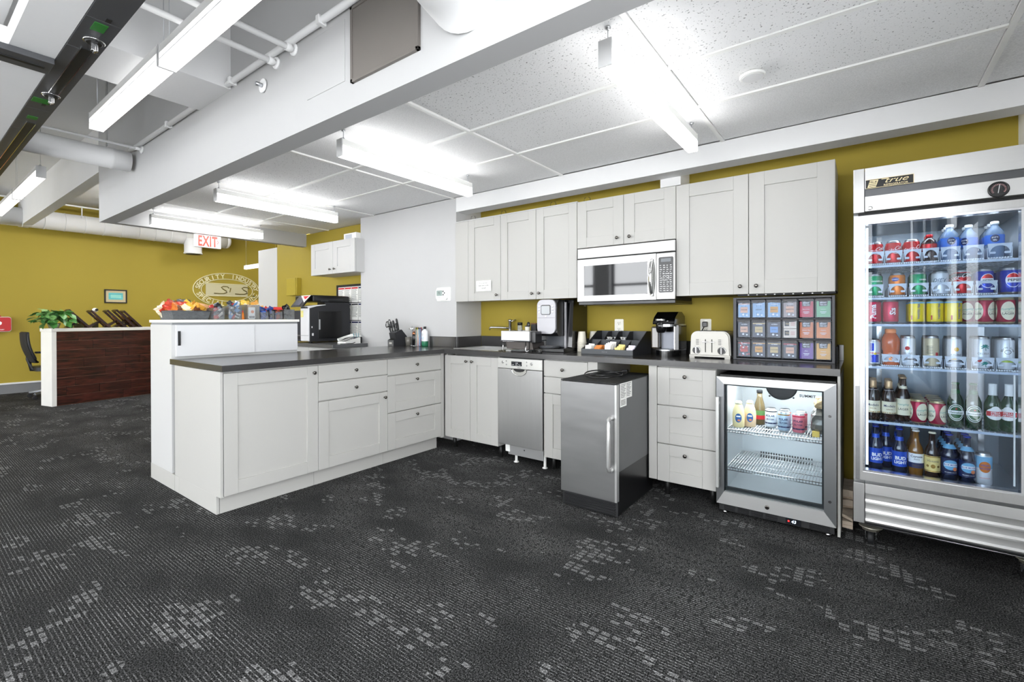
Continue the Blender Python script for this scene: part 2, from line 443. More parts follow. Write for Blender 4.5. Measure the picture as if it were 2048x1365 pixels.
# ------------------------------------------------------------------ fluorescent lamps
def hung_lamp(x, y0, y1, zb, ztop, label, ax='y', grp=None, lm=None, hh=.105, w=.054):
    """hung strip lamp: steel spine, clear lens, two glowing tubes, end caps, hanger rods"""
    F = (lambda a, b, z: (a, b, z)) if ax == 'y' else (lambda a, b, z: (b, a, z))
    t = thing('strip_lamp', label, 'lamp', F(x, (y0+y1)/2, zb), grp)
    def bx(a0, a1, b0, b1, z0, z1):
        p, q = F(a0, b0, z0), F(a1, b1, z1)
        return B(min(p[0], q[0]), max(p[0], q[0]), min(p[1], q[1]), max(p[1], q[1]), z0, z1)
    h = w/2
    bx(x-h, x+h, y0+.006, y1-.006, zb+hh*.62, zb+hh).ob('housing', whitep, t, .002)
    bx(x-h, x+h, y0+.006, y1-.006, zb, zb+hh*.62).ob('lens', lm or (lampm if ztop < 2.5 else lampo), t, .002)
    s = MB()
    for sd in (-1, 1): 
        p, q = F(x+sd*(h+.001), y0+.012, zb+hh*.30), F(x+sd*(h+.002), y1-.012, zb+hh*.34)
        s.box(min(p[0], q[0]), max(p[0], q[0]), min(p[1], q[1]), max(p[1], q[1]), p[2], q[2])
    s.ob('lens_seam', alum, t)
    for a, b in ((y0, y0+.007), (y1-.007, y1)): bx(x-h-.002, x+h+.002, a, b, zb-.002, zb+hh+.002).ob('end_cap', mat('lamp_end_cap', 'c9c9c9', .5), t, .001)
    for b in ((y0+.03), (y1-.03)):
        p = F(x, b, zb+hh)
        m = MB().cyl(p, .0022 if ztop-zb < .5 else .0016, ztop-zb-hh, n=6).lathe(p, [(.009, 0), (.009, .012), (.004, .018)], 10)
        m.lathe((p[0], p[1], ztop-.006), [(.004, -.004), (.013, .0), (.013, .006)], 10)
        m.ob('hanger', alum, t)
    bx(x-h*.8, x+h*.8, y0+.04, y1-.04, zb+hh, zb+hh+.002).ob('top_lens', lampup if ztop < 2.5 else lampm2, t)
    return t
KG = 'strip lamps hung below the kitchen tiles'
hung_lamp(2.27, -1.37, -.145, 2.2, CZ-.002, 'white hung strip lamp nearest the fridge, above the paned big cabinet doors', grp=KG)
hung_lamp(.505, -1.405, -.195, 2.2, CZ-.002, 'white hung strip lamp second from the right, ending above the corner of the white pier', grp=KG)
hung_lamp(-1.315, -1.40, -.245, 2.2, CZ-.002, 'white hung strip lamp third from the right, in front of the white pier', grp=KG)
hung_lamp(-2.925, -1.40, -.24, 2.2, CZ-.002, 'white hung strip lamp farthest left below the tiles, just above the exit sign', grp=KG)
OG = 'strip lamps hung over the open office'
hung_lamp(-2.205, -1.15, .18, 2.5, DECK-.002, 'brightly glowing strip lamp over the open office, left half of the big near pair', 'x', OG, hh=.11, w=.075)
hung_lamp(-2.205, .20, 1.53, 2.49, DECK-.002, 'brightly glowing strip lamp over the open office, half running out at the top edge', 'x', OG, hh=.11, w=.075)
hung_lamp(-2.215, -4.25, -2.95, 2.5, DECK-.002, 'strip lamp over the open office whose square end faces out left of the boxed beam', 'x', OG, hh=.105, w=.065)
hung_lamp(-2.215, -5.60, -4.27, 2.5, DECK-.002, 'strip lamp at the far left edge, beyond the joint of the left pair', 'x', OG, hh=.105, w=.065)
hung_lamp(1.15, -6.55, -5.35, 2.17, DECK-.002, 'small far hanging lamp peeking out left of the white partition end', 'x', OG, hh=.07)
for i, y in enumerate((-.3, 1.5)): hung_lamp(y, -6.5, -5.2, 3.0, DECK-.002, 'added strip lamp above the far passage, unseen behind the boxed beam, ' + ('nearer', 'farther')[i], 'x', 'strip lamps hidden over the far passage', lampadd); hung_lamp(y, -5.1, -3.95, 3.0, DECK-.002, 'added unseen strip lamp above the far passage toward the white partition, ' + ('nearer', 'farther')[i], 'x', 'strip lamps hidden over the far passage', lampm)  # unseen lamps added over the passage to brighten the far wall
# unseen rows of the same office lamps behind the camera
for i, x0 in enumerate((-5.2, -3.7, -2.2, -.7, .8, 2.3)): hung_lamp(-5.0, x0, x0+1.3, 2.55, DECK-.002, 'strip lamp in the office row behind the camera, ' + ('nearest the far yellow wall', 'second from the far yellow wall', 'third from the far yellow wall', 'third from the right wall', 'second from the right wall', 'nearest the right wall')[i], 'x', 'strip lamps behind the camera')

# ------------------------------------------------------------------ black track with spot heads, white bulkhead beside it
struct(B(-5.5, 3.0, -2.745, -2.591, 2.453, 2.545), 'trim_16', white)
struct(B(-.227, -.066, -5.7, -2.745, 2.453, 2.545), 'trim_17', white)
struct(B(-5.5, 3.0, -5.7, -2.745, 2.60, 2.65), 'ceiling_office_panel', white)
trk = mat('track_dark_grey', '4a4b4e', .45, .3)
green = mat('green_sticker', '1d6b1f', .5)
TB = 2.45
tr = thing('ceiling_track', 'long dark grey ceiling track with slots and little spot heads at upper left', 'track light', (-.6, -2.53, TB))
cuts = [-4.4, -2.9, -2.015, -1.335, -.852, -.548, .185, .524, 1.15]
for i in range(len(cuts)-1):
    B(cuts[i]+.001, cuts[i+1]-.001, -2.589, -2.470, TB, TB+.045).ob('track_section', trk, tr, .0015)
for a, b in ((-2.85, -1.156), (-.504, .203)):
    p = B(a, b, -2.541, -2.503, TB-.003, TB+.001).ob('slot', dark, tr)
    MB().box(a, b, -2.544, -2.541, TB-.005, TB+.001).box(a, b, -2.503, -2.500, TB-.005, TB+.001).ob('slot_edge', chrome, p)
for x, y in ((-.548, -2.525), (.31, -2.518)):
    MB().lathe((x, y, TB-.006), [(.036, 0), (.040, .003), (.040, .006)], 20).ob('spot_ring', chrome, tr)
    h = MB().lathe((x, y, TB-.011), [(.027, 0), (.032, .005)], 20).ob('spot_well', dark, tr)
    MB().box(x-.012, x+.012, y-.012, y+.012, TB-.045, TB-.010).box(x-.016, x+.016, y-.004, y+.004, TB-.05, TB-.018).ob('spot_head', chrome, tr, .003)
for x0, x1, y0, y1 in ((-.72, -.645, -2.581, -2.51), (-1.07, -1.01, -2.555, -2.51), (.42, .50, -2.555, -2.51)):
    B(x0, x1, y0, y1, TB-.0025, TB+.0005).ob('sticker', green, tr, label='green sticker')
for x0, y0 in ((-.76, -2.535), (.535, -2.53)): B(x0, x0+.032, y0, y0+.018, TB-.0025, TB+.0005).ob('socket', dark, tr)
tr2 = thing('cross_track', 'short dark track strip meeting the long track from the left', 'track light', (-.1, -4, TB))
B(-.186, -.030, -5.6, -2.593, TB-.027, TB+.002).ob('track_section', trk, tr2, .002)
B(-.119, -.097, -5.6, -2.617, TB-.03, TB-.026).ob('slot', dark, tr2)

# ------------------------------------------------------------------ ducts and pipes
ductm = mat('white_duct', 'dcdcdc', .5, var=.02)
d = thing('spiral_duct', 'long white spiral duct running along the far yellow wall', 'duct', (-7.7, 0, 2.84))
y = -4.0
while y < 1.25:
    MB().lathe((-7.7, y, 2.84), [(.15, 0), (.155, .004), (.155, .010), (.15, .014), (.15, .2495)], 24, axis='y').ob('duct_section', ductm, d); y += .25
MB().lathe((-7.7, y, 2.84), [(.15, 0), (.13, .06), (.09, .09)], 24, axis='y').ob('duct_end', ductm, d)
MB().lathe((-7.62, .63, 2.50), [(.135, 0), (.16, .004), (.16, .02), (.15, .03), (.15, .3)], 24).ob('diffuser', ductm, d)
MB().cyl((-7.62, .63, 2.494), .125, .008, n=24).ob('diffuser_grille', dark, d)
d = thing('round_duct', 'short white round duct ending at the boxed beam, left of the big lamp', 'duct', (-2.0, -2.4, 2.56))
MB().lathe((-2.10, -2.56, 2.585), [(.080, 0), (.085, .01), (.085, .64), (.088, .645), (.088, .66), (.085, .665), (.085, .78)], 24, axis='y').ob('pipe', ductm, d)
B(-2.02, -1.98, -1.962, -1.955, 2.655, DECK).ob('hanger_strap', mat('galvanised', 'a8a8a8', .5, .6), d)
d = thing('elbow_duct', 'fat white duct elbow cut by the top edge, above the grey plate', 'duct', (2.0, -1.95, 2.5))
EP = [(2.02, -2.42, 3.05), (2.02, -2.38, 2.80), (2.01, -2.30, 2.66), (1.99, -2.18, 2.55), (1.95, -2.03, 2.48), (1.91, -1.88, 2.45), (1.88, -1.752, 2.445)]
MB().tube(EP, .16, 28).ob('pipe', ductm, d)
for k in (2, 4):
    p, q = Vector(EP[k]), Vector(EP[k+1]); u = (q-p).normalized()
    MB().tube([p, p+u*.012], .1635, 28).ob('seam', ductm, d)
PG = 'thin sprinkler pipes over the open office'
def pipe(x, y0, y1, z, r, label, esc=True):
    t = thing('sprinkler_pipe', label, 'pipe', (x, (y0+y1)/2, z), PG)
    MB().cyl((x, y0, z), r, y1-y0, 'y', 10).ob('pipe', white, t)
    if esc:
        MB().lathe((x, y1-.012, z), [(.03, 0), (.034, .006), (.034, .012)], 16, axis='y').ob('flange', white, t)
        MB().cyl((x, y1-.05, z), r*1.4, .03, 'y', 8).ob('coupling', white, t)
pipe(.43, -4.4, -1.75, 2.645, .016, 'left one of two white sprinkler pipes passing above the big lamp')
pipe(.62, -4.4, -1.75, 2.655, .016, 'right one of two white sprinkler pipes passing above the big lamp')
pipe(-1.87, -4.2, -1.75, 2.655, .010, 'thin white pipe ending in a round flange above the round duct end')
p = thing('conduit', 'white conduit running along the top of the boxed beam', 'pipe', (0, -1.77, 2.69), PG)
MB().cyl((-2.1, -1.772, 2.69), .018, 5.6, 'x', 10).ob('pipe', white, p)
for x in (-1.2, -.1, .9, 1.9): MB().box(x, x+.03, -1.795, -1.75, 2.668, 2.712).ob('clip', white, p, .003)
p = thing('fire_sprinkler', 'little white sprinkler head with a round plate on the boxed beam', 'sprinkler', (.28, -1.76, 2.55))
MB().lathe((.28, -1.762, 2.56), [(.04, 0), (.04, .006), (.03, .012)], 18, axis='y').ob('plate', white, p)
MB().cyl((.28, -1.80, 2.56), .012, .04, 'y', 10).ob('nozzle', alum, p)
p = thing('far_pipe', 'thin white pipe high along the far yellow wall above the duct', 'pipe', (-7.4, -1, 3.08), PG)
MB().cyl((-7.4, -4, 3.085), .014, 5, 'y', 8).ob('pipe', white, p)
MB().cyl((-7.4, -1.08, 2.9), .008, .2, 'z', 8).ob('hanger', white, p)

# ------------------------------------------------------------------ exit sign under the left boxed beam
ex = thing('exit_sign', 'white EXIT sign with red letters and arrow under the boxed beam', 'sign', (-3.15, -.76, 2.12))
F = FX(-3.17)
MB().fbox(F, -.90, -.62, -.04, 0, 2.05, 2.2).ob('housing', whitep, ex, .003)
MB().fbox(F, -.893, -.627, 0, .003, 2.057, 2.193).ob('face', mat('lit_sign_face', 'f4f1ee', .4, emit=.0), ex)
rl = mat('lit_red_letters', 'e0483a', .4, emit=.15)
MB().text('EXIT', lambda u, v: (-3.1655, -.765+u, 2.125+v), .168, shear=0, bold=.035, sx=.56, spacing=1.1).ob('lettering', rl, ex)
MB().tube([(-3.166, -.665, 2.148), (-3.166, -.648, 2.125), (-3.166, -.665, 2.102)], .004, 6).ob('arrow', rl, ex)
MB().fbox(F, -.78, -.74, -.03, -.01, 2.195, 2.205).ob('mount', whitep, ex)

# ================================================================== KITCHEN CABINETS
def knob(F, u, z, d=.0, par=None, name='knob'):
    a, b = F(u, d, z), F(u, d+1, z)
    ax = 'x' if abs(b[0]-a[0]) > .5 else 'y'
    sg = 1 if ax == 'x' else -1
    prof = [(.006, 0), (.005, .008*sg), (.006, .013*sg), (.0115, .017*sg), (.0125, .022*sg), (.0105, .026*sg), (.004, .028*sg)]
    return MB().lathe(a, prof, 14, axis=ax).ob(name, knobm, par)
def shaker(F, u0, u1, z0, z1, par, name='door', rail=.078, m=None, kn=None, flat=False, t=.019):
    """panel door or drawer front with raised frame and recessed field"""
    g = .0018
    u0 += g; u1 -= g; z0 += g; z1 -= g
    mb = MB()
    if flat: mb.fbox(F, u0, u1, 0, t, z0, z1)
    else:
        r = min(rail, (z1-z0)*.3)
        rv = r if (z1-z0) > .4 else r*.98
        mb.fbox(F, u0, u0+rail, 0, t, z0, z1).fbox(F, u1-rail, u1, 0, t, z0, z1)
        mb.fbox(F, u0+rail+.0004, u1-rail-.0004, 0, t, z0, z0+rv).fbox(F, u0+rail+.0004, u1-rail-.0004, 0, t, z1-rv, z1)
        mb.fbox(F, u0+rail-.004, u1-rail+.004, 0, t-.009, z0+rv-.004, z1-rv+.004)
    o = mb.ob(name, m or cabw, par, .0012)
    if kn: knob(F, kn[0], kn[1], t, o)
    return o

# ---- peninsula (fronts face +X, plane x = 0)
F = FX(-.019)
def base_unit(name, label, y0, y1, x0=-.64, toe=True):
    t = thing(name, label, 'cabinet', (-.3, (y0+y1)/2, 0), 'peninsula base cabinets')
    B(x0, -.02, y0+.001, y1-.001, .115, .872).ob('body', cabw, t)
    B(x0, -.062, y0+.001, y1-.001, 0, .113).ob('toe_kick', cabw, t)
    return t
t = base_unit('base_cabinet', 'white base cabinet with one wide panel door at the open end of the peninsula', -1.866, -1.249)
shaker(F, -1.866, -1.249, .115, .864, t, kn=(-1.285, .815), rail=.08)
t = base_unit('base_cabinet', 'white peninsula cabinet with two slim drawers over a panel door', -1.249, -.642)
shaker(F, -1.249, -.642, .742, .864, t, 'drawer', flat=True, kn=(-.945, .806))
shaker(F, -1.249, -.642, .608, .738, t, 'drawer', flat=True, kn=(-.945, .676))
shaker(F, -1.249, -.642, .115, .602, t, kn=(-.675, .56), rail=.08)
t = base_unit('base_cabinet', 'white peninsula cabinet with three drawers beside the inner corner', -.642, -.035)
shaker(F, -.642, -.035, .730, .864, t, 'drawer', flat=True, kn=(-.335, .80))
shaker(F, -.642, -.035, .424, .724, t, 'drawer', kn=(-.335, .675), rail=.078)
shaker(F, -.642, -.035, .115, .420, t, 'drawer', kn=(-.335, .372), rail=.078)
tag(B(-.06, -.001, -.033, .002, .10, .874).ob('corner_filler', cabw, None, .001, org=(-.03, -.015, .1)), 'narrow white filler strip in the inner corner of the cabinets', 'filler panel')
# end panels and low skirting at the open end
t = thing('end_panel', 'white end panel closing the open end of the peninsula', 'panel', (-.35, -1.875, 0))
B(-.655, -.001, -1.885, -1.868, .112, .874).ob('panel', cabw, t, .001)
B(-.655, -.06, -1.885, -1.868, 0, .112).ob('skirting', cabw, t, .001)
t = thing('filler_panel', 'narrow white strip between the tall cabinet and the peninsula end', 'panel', (-.71, -1.875, 0))
B(-.735, -.657, -1.883, -1.868, .112, .874).ob('panel', cabw, t, .001)
B(-.735, -.657, -1.885, -1.868, 0, .112).ob('skirting', cabw, t, .001)

# ---- tall sliding-door cabinet behind the peninsula
t = thing('tall_cabinet', 'tall pale cabinet with sliding doors standing behind the peninsula, snacks on top', 'cabinet', (-1.0, -1.4, 0))
greyw = mat('cabinet_cool_white', 'd3d4d6', .5, var=.015)
B(-1.215, -.79, -1.884, -.97, .112, 1.155).ob('body', cabw2, t, .001)
B(-1.215, -.738, -1.886, -1.868, 0, .112).ob('skirting', cabw, t, .001)
B(-1.2, -.79, -1.866, -.97, 0, .112).ob('plinth', cabw2, t)
B(-1.222, -.765, -1.89, -.962, 1.170, 1.19).ob('top', mat('cream_laminate', 'ebe9e4', .4), t, .0015)
B(-1.21, -.785, -1.88, -.97, 1.155, 1.170).ob('top_rail', mat('rail_grey', '8b8d90', .5), t)
d1 = B(-.788, -.768, -1.862, -1.33, .93, 1.153).ob('sliding_door', greyw, t, .001)
B(-.789, -.778, -1.328, -.972, .93, 1.153).ob('sliding_door', greyw, t, .001)
MB().fbox(FX(-.768), -1.852, -1.835, 0, .004, 1.008, 1.11).ob('handle', blackm, d1, .001)
MB().tube([(-.764, -1.843, 1.012), (-.752, -1.843, 1.018), (-.752, -1.843, 1.10), (-.764, -1.843, 1.106)], .004, 6).ob('handle_bow', blackm, d1)

# ---- back run (fronts face -Y, plane y = 0)
F = FY(.019)
legm = mat('leg_black', '151515', .5)
def back_unit(name, label, x0, x1, z0=.112, top=.872):
    t = thing(name, label, 'cabinet', ((x0+x1)/2, .3, 0), 'base cabinets of the back run')
    B(x0+.001, x1-.001, .021, .60, z0+.002, top).ob('body', cabw, t)
    for x in (x0+.04, x1-.04):
        for y in (.09, .5): MB().cyl((x, y, 0), .018, z0+.002, n=10).ob('leg', legm, t)
    return t
t = back_unit('sink_cabinet', 'white two-door sink cabinet next to the inner corner', .012, .638, top=.72)
MB().box(.013, .03, .021, .6, .72, .872).box(.62, .637, .021, .6, .72, .872).ob('side', cabw, t)
shaker(F, .012, .322, .112, .862, t, kn=(.288, .815), rail=.075)
shaker(F, .322, .638, .112, .862, t, kn=(.354, .815), rail=.075)
t = back_unit('narrow_cabinet', 'white cabinet with two drawers over a door, half hidden by the pulled-out ice maker', 1.094, 1.476)
shaker(F, 1.094, 1.476, .742, .868, t, 'drawer', flat=True, kn=(1.27, .80))
shaker(F, 1.094, 1.476, .612, .738, t, 'drawer', flat=True)
shaker(F, 1.094, 1.476, .106, .608, t, rail=.08)
tag(B(1.478, 1.556, .0, .60, .10, .874).ob('gable_board', cabw, None, .001, org=(1.5, .3, .1)), 'white panel on the left side of the ice maker gap', 'panel')
tag(B(1.937, 1.992, .0, .60, .112, .874).ob('gable_board', cabw, None, .001, org=(1.96, .3, .1)), 'white panel on the right side of the ice maker gap', 'panel')
t = back_unit('drawer_cabinet', 'white cabinet of three equal panel drawers between the ice maker and the glass-door cooler', 1.994, 2.366)
for z0, z1 in ((.617, .868), (.362, .614), (.108, .358)):
    shaker(F, 1.994, 2.366, z0, z1, t, 'drawer', kn=(2.18, z1-.056), rail=.08)
tag(B(2.987, 3.0, -.003, .60, 0, .874).ob('end_panel', cabw, None, .001, org=(2.99, .3, 0)), 'thin white end panel at the right of the glass-door cooler, by the tall fridge', 'panel')

# ---- worktop in two lengths, with low splashbacks
SX0, SX1, SY0, SY1 = .03+.02, .56, .10, .52     # sink cut-out
t = thing('worktop', 'dark grey stone worktop of the peninsula, its free end toward the camera', 'worktop', (-.4, -.9, .876))
mb = MB()
def pr(poly): mb.prism(poly, lambda p, q, z: (p, q, z), .876, .914)
pr([(-.818, -1.885), (.03, -1.885), (.03, -1.862), (-.818, -1.862)])
pr([(-.762, -1.862), (.03, -1.862), (.03, -.958), (-.762, -.958)])
pr([(-.818, -.958), (.03, -.958), (.03, .249), (-.818, .249)])
mb.ob('slab', counter, t)
t = thing('worktop', 'dark grey stone worktop along the back wall, carrying the coffee machines and tea rack', 'worktop', (1.5, .3, .876))
mb = MB().box(.0305, 3.0, -.03, SY0, .876, .914).box(-.0745, SX0, .25, .6195, .876, .914).box(.0305, SX0, SY0, .25, .876, .914)
mb.box(SX0, SX1, SY1, .6195, .876, .914).box(SX1, 3.0, SY0, .6195, .876, .914)
mb.ob('slab', counter, t)
sb = 'low dark stone splashbacks'
for x0, x1, y0, y1, l in ((-.433, -.075, .232, .249, 'short dark splashback strip on the front of the white pier'), (-.074, -.056, .2505, .600, 'short dark splashback strip on the side of the white pier by the sink'), (-.056, 3.0, .602, .619, 'long dark splashback strip along the yellow wall')):
    tag(B(x0, x1, y0, y1, .9143, 1.016).ob('splashback', counter, None, .001, org=((x0+x1)/2, y0, .914)), l, 'splashback', sb)
# sink and tap
t = thing('sink', 'stainless steel sink set into the worktop beside the white pier', 'sink', (.3, .3, .8))
mb = MB()
mb.box(SX0-.012, SX1+.012, SY0-.012, SY0+.012, .915, .918).box(SX0-.012, SX1+.012, SY1-.012, SY1+.012, .915, .918)
mb.box(SX0-.012, SX0+.012, SY0+.012, SY1-.012, .915, .918).box(SX1-.012, SX1+.012, SY0+.012, SY1-.012, .915, .918)
mb.ob('rim', steel, t)
mb = MB().box(SX0+.002, SX1-.002, SY0+.002, SY1-.002, .74, .744)
for b_ in ((SX0+.002, SX0+.006, SY0+.002, SY1-.002), (SX1-.006, SX1-.002, SY0+.002, SY1-.002), (SX0+.002, SX1-.002, SY0+.002, SY0+.006), (SX0+.002, SX1-.002, SY1-.006, SY1-.002)): mb.box(*b_, .744, .9155)
mb.ob('bowl', steel, t)
MB().lathe(((SX0+SX1)/2, (SY0+SY1)/2, .744), [(.045, 0), (.04, .003), (.012, .001)], 18).ob('drain', chrome, t)
t = thing('tap', 'small chrome tap with a flat sideways spout behind the wire rack', 'tap', (.345, .565, .914))
MB().lathe((.345, .565, .914), [(.026, 0), (.026, .01), (.018, .02), (.018, .25), (.021, .255), (.021, .268), (.012, .272)], 16).ob('body', chrome, t)
MB().tube([(.345, .565, 1.10), (.25, .53, 1.105), (.16, .50, 1.107), (.145, .495, 1.10), (.142, .494, 1.08)], [.011, .010, .010, .010, .009], 10).ob('spout', chrome, t)
MB().tube([(.36, .565, 1.165), (.42, .555, 1.185)], [.006, .005], 8).ob('lever', chrome, t)

# ---- wall cabinets
F = FY(.249)
def wall_unit(label, x0, x1, z0, z1, doors, rail=.075, dz=0):
    t = thing('wall_cabinet', label, 'cabinet', ((x0+x1)/2, .43, z0), 'wall cabinets over the worktop')
    B(x0+.001, x1-.001, .251, .605, z0+.012, z1-.002).ob('body', cabw, t)
    for u0, u1, kx in doors: shaker(F, u0, u1, z0, z1, t, kn=(kx, z0+.052), rail=rail)
    return t
t = wall_unit('white single-door wall cabinet with a small notice, beside the white pier', -.07, .488, 1.355, 2.122, ((.097, .488, .45),))
MB().fbox(F, -.07, .095, 0, .017, 1.357, 2.12).ob('filler', cabw, t, .001)
B(-.07, 1.262, .24, .60, 2.124, 2.132).ob('top_board', cabw2, t, .001)
wall_unit('white two-door wall cabinet between the noticed door and the microwave', .488, 1.265, 1.355, 2.122, ((.488, .871, .835), (.871, 1.265, .907)))
wall_unit('short white two-door wall cabinet directly above the microwave', 1.266, 2.049, 1.748, 2.122, ((1.266, 1.66, 1.612), (1.66, 2.049, 1.71)), rail=.082)
t = wall_unit('big white wall cabinet with two wide doors above the tea rack', 2.049, 2.970, 1.344, 2.12, ((2.049, 2.51, 2.462), (2.51, 2.970, 2.556)), rail=.088)
B(2.05, 2.968, .235, .60, 1.346, 1.3555).ob('underside', dark, t)  # near-black sheet standing in for the shadow under the cabinet
mb = MB()
for i in range(9): mb.lathe((2.50+i*.05, .27, 1.338), [(.004, 0), (.004, .008)], 8)
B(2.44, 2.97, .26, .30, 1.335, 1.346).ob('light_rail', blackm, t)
for i in range(9): B(2.50+i*.05, 2.508+i*.05, .256, .26, 1.337, 1.343).ob('rail_clip', whitep, t)
nt = thing('notice', 'small white notice taped to the leftmost wall cabinet door', 'sign', (.29, .228, 1.5))
MB().fbox(FY(.229), .2, .378, 0, .0008, 1.447, 1.545).ob('sheet', paper, nt)
mb = MB()
for s_, z_ in (('If you use dishes,', 1.52), ('please clean up after', 1.498), ('yourself!', 1.474)): mb.text(s_, lambda u, v, z_=z_: (.289+u, .2278, z_+v), .0165, shear=.2, bold=.012 if z_ < 1.51 else 0, sx=.92)
mb.ob('print', ink, nt)
for i, x in enumerate((.10, .47, 1.0, 1.32)):
    h = thing('wire_hook', 'pair of dark wire loops on top of the wall cabinets, ' + ['nearest the pier', 'second from the pier', 'third from the pier', 'above the short doors'][i], 'hook', (x, .3, 2.13), 'wire loops along the cabinet tops')
    z0 = 2.132 if x < 1.26 else 2.122
    for dx in (-.02, .02):
        MB().tube([(x+dx, .3, z0), (x+dx*1.4, .3, z0+.02), (x+dx*1.1, .3, z0+.042), (x+dx*.5, .3, z0+.045)], .002, 6).ob('loop', blackm, h)

# small white cabinet on the far yellow wall
t = thing('small_wall_cabinet', 'small white two-door cabinet on the yellow wall above the printer', 'cabinet', (-2.0, .3, 1.72))
Fs = FY(.139)
B(-2.44, -1.53, .141, .445, 1.735, 2.12).ob('body', cabw2, t, .001)
shaker(Fs, -2.44, -1.965, 1.733, 2.122, t, rail=.085, m=cabw2, kn=(-2.01, 1.79))
shaker(Fs, -1.965, -1.53, 1.733, 2.122, t, rail=.085, m=cabw2, kn=(-1.92, 1.79))
t = thing('carton', 'white carton lying on top of the small wall cabinet', 'box', (-1.75, .3, 2.12))
B(-1.86, -1.62, .2, .36, 2.122, 2.205).ob('body', paper, t, .002)
MB().fbox(FY(.2), -1.83, -1.70, 0, .001, 2.14, 2.19).ob('label', mat('carton_print', 'b9bec6', .7), t)
B(-1.72, -1.64, .199, .361, 2.204, 2.2065).ob('tape', greyp, t)

# ================================================================== APPLIANCES
# ---- slim dishwasher
t = thing('dishwasher', 'slim stainless dishwasher with a curved grip under its control strip', 'dishwasher', (.868, .3, 0))
B(.647, 1.088, .03, .60, .15, .868).ob('body', greyp, t)
F = FY(.005)
cp = MB().fbox(F, .648, 1.088, 0, .022, .782, .866).ob('control_panel', mat('pale_steel', 'cfcfcb', .3, .55, var=.03), t, .003)
dr = MB().fbox(F, .648, 1.088, 0, .02, .152, .779).ob('door', steelv, t, .003)
g_ = [(.868+.075*math.cos(a), .779+.052*math.sin(a)) for a in [PI+PI*i/16 for i in range(17)]]
MB().prism(g_, lambda p, q, d: (p, .005-d, q), .019, .0215).ob('grip_well', mat('grip_shine', 'e0e0dc', .18, 1., var=.05), t)
MB().tube([(p, -.017, q) for p, q in g_], .0035, 6).ob('grip_rim', chrome, t)
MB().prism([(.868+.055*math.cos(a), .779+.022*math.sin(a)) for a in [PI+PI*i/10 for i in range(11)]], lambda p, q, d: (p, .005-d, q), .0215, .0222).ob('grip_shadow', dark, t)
ds = MB().fbox(F, .79, .895, .022, .0235, .806, .842).ob('display', mat('lcd_dark', '202226', .15), cp)
mb = MB()
for i in range(7): mb.fbox(F, .797+i*.013, .803+i*.013, .0235, .0238, .812+.002*(i % 3), .816+.002*(i % 2))
mb.text('0:58', lambda u, v: (.845+u, -.0189, .829+v), .013); mb.ob('display_print', whitei, ds)
for u, z, r in ((.702, .832, .011), (.74, .842, .006), (.74, .814, .006), (.945, .842, .006), (.945, .814, .006), (.99, .83, .012)):
    MB().lathe(F(u, .0215, z), [(r, 0), (r, -.003), (r*.8, -.004)], 14, axis='y').ob('button', chrome, cp)
mb = MB().text('BOSCH', lambda u, v: (.868+u, -.0175, .792+v), .010, bold=.02).ob('lettering', ink, cp)
B(.72, 1.07, .03, .04, .06, .15).ob('base_plate', mat('grey_metal', 'a9a9a9', .4, .5), t, .002)
B(.70, .745, .018, .028, .085, .145).ob('bracket', whitep, t, .002)
for x in (.79, 1.072):
    MB().lathe((x, .05, 0), [(.022, 0), (.022, .006), (.011, .010), (.011, .10)], 12).ob('foot', whitep, t)
    MB().lathe((x, .5, 0), [(.022, 0), (.022, .006), (.011, .010), (.011, .15)], 12).ob('foot', whitep, t)
for x in (.885,): MB().cyl((x, .029, .115), .006, .002, 'y', 10).ob('screw', dark, t)

# ---- ice maker pulled out of its gap
t = thing('ice_maker', 'stainless under-counter ice maker pulled out of its gap, cord lying on top', 'ice maker', (1.74, -.2, 0))
smear = mat('smeared_steel', '8e8e8e', .36, .85, var=.10, vs=4, stretch=(1.2, 1, 6), rvar=.06)
B(1.556, 1.93, -.475, .095, .27, .80).ob('cabinet', mat('dark_side_steel', '7c7d80', .34, .9, var=.15, vs=3), t, .002)
B(1.556, 1.928, -.475, .095, .012, .27).ob('lower_cabinet', blackp, t, .002)
B(1.553, 1.932, -.512, .097, .80, .806).ob('top', blackm, t, .001)
F = FY(-.478)
d_ = MB().fbox(F, 1.551, 1.932, 0, .034, .098, .797).ob('door', smear, t, .004)
MB().fbox(F, 1.921, 1.9335, 0, .035, .10, .796).ob('door_edge', steel, t, .001)
pts = [(1.902, -.512, .59), (1.902, -.548, .60), (1.902, -.560, .57), (1.902, -.560, .33), (1.902, -.548, .295), (1.902, -.512, .29)]
MB().tube([(1.902, -.512, .598), (1.902, -.535, .600), (1.902, -.553, .592), (1.902, -.560, .57), (1.902, -.560, .45), (1.902, -.560, .32), (1.902, -.553, .298), (1.902, -.535, .290), (1.902, -.512, .292)], .0125, 10).ob('handle', mat('satin_handle', 'd6d6d4', .3, .7), d_)
gr = MB().fbox(F, 1.553, 1.93, -.004, .012, .008, .094).ob('grille', blackm, t, .002)
for i in range(5): MB().fbox(F, 1.568, 1.916, .012, .022, .016+i*.015, .024+i*.015).ob('slat', blackp, gr, .001)
F2 = FX(1.93)
s1 = MB().fbox(F2, -.455, -.275, 0, .001, .70, .798).fbox(F2, -.455, -.36, 0, .001, .655, .70).ob('rating_label', paper, t)
mb = MB()
for i in range(9):
    for u0, u1 in ((-.445, -.37), (-.36, -.29)): mb.fbox(F2, u0, u1-.01*(i % 3), .001, .0013, .788-i*.0095, .791-i*.0095)
for i in range(4): mb.fbox(F2, -.445, -.375, .001, .0013, .692-i*.0085, .695-i*.0085)
mb.ob('print', ink, s1)
c_ = thing('power_cord', 'coiled black power cord lying on top of the ice maker', 'cord', (1.72, -.2, .806))
pt = []
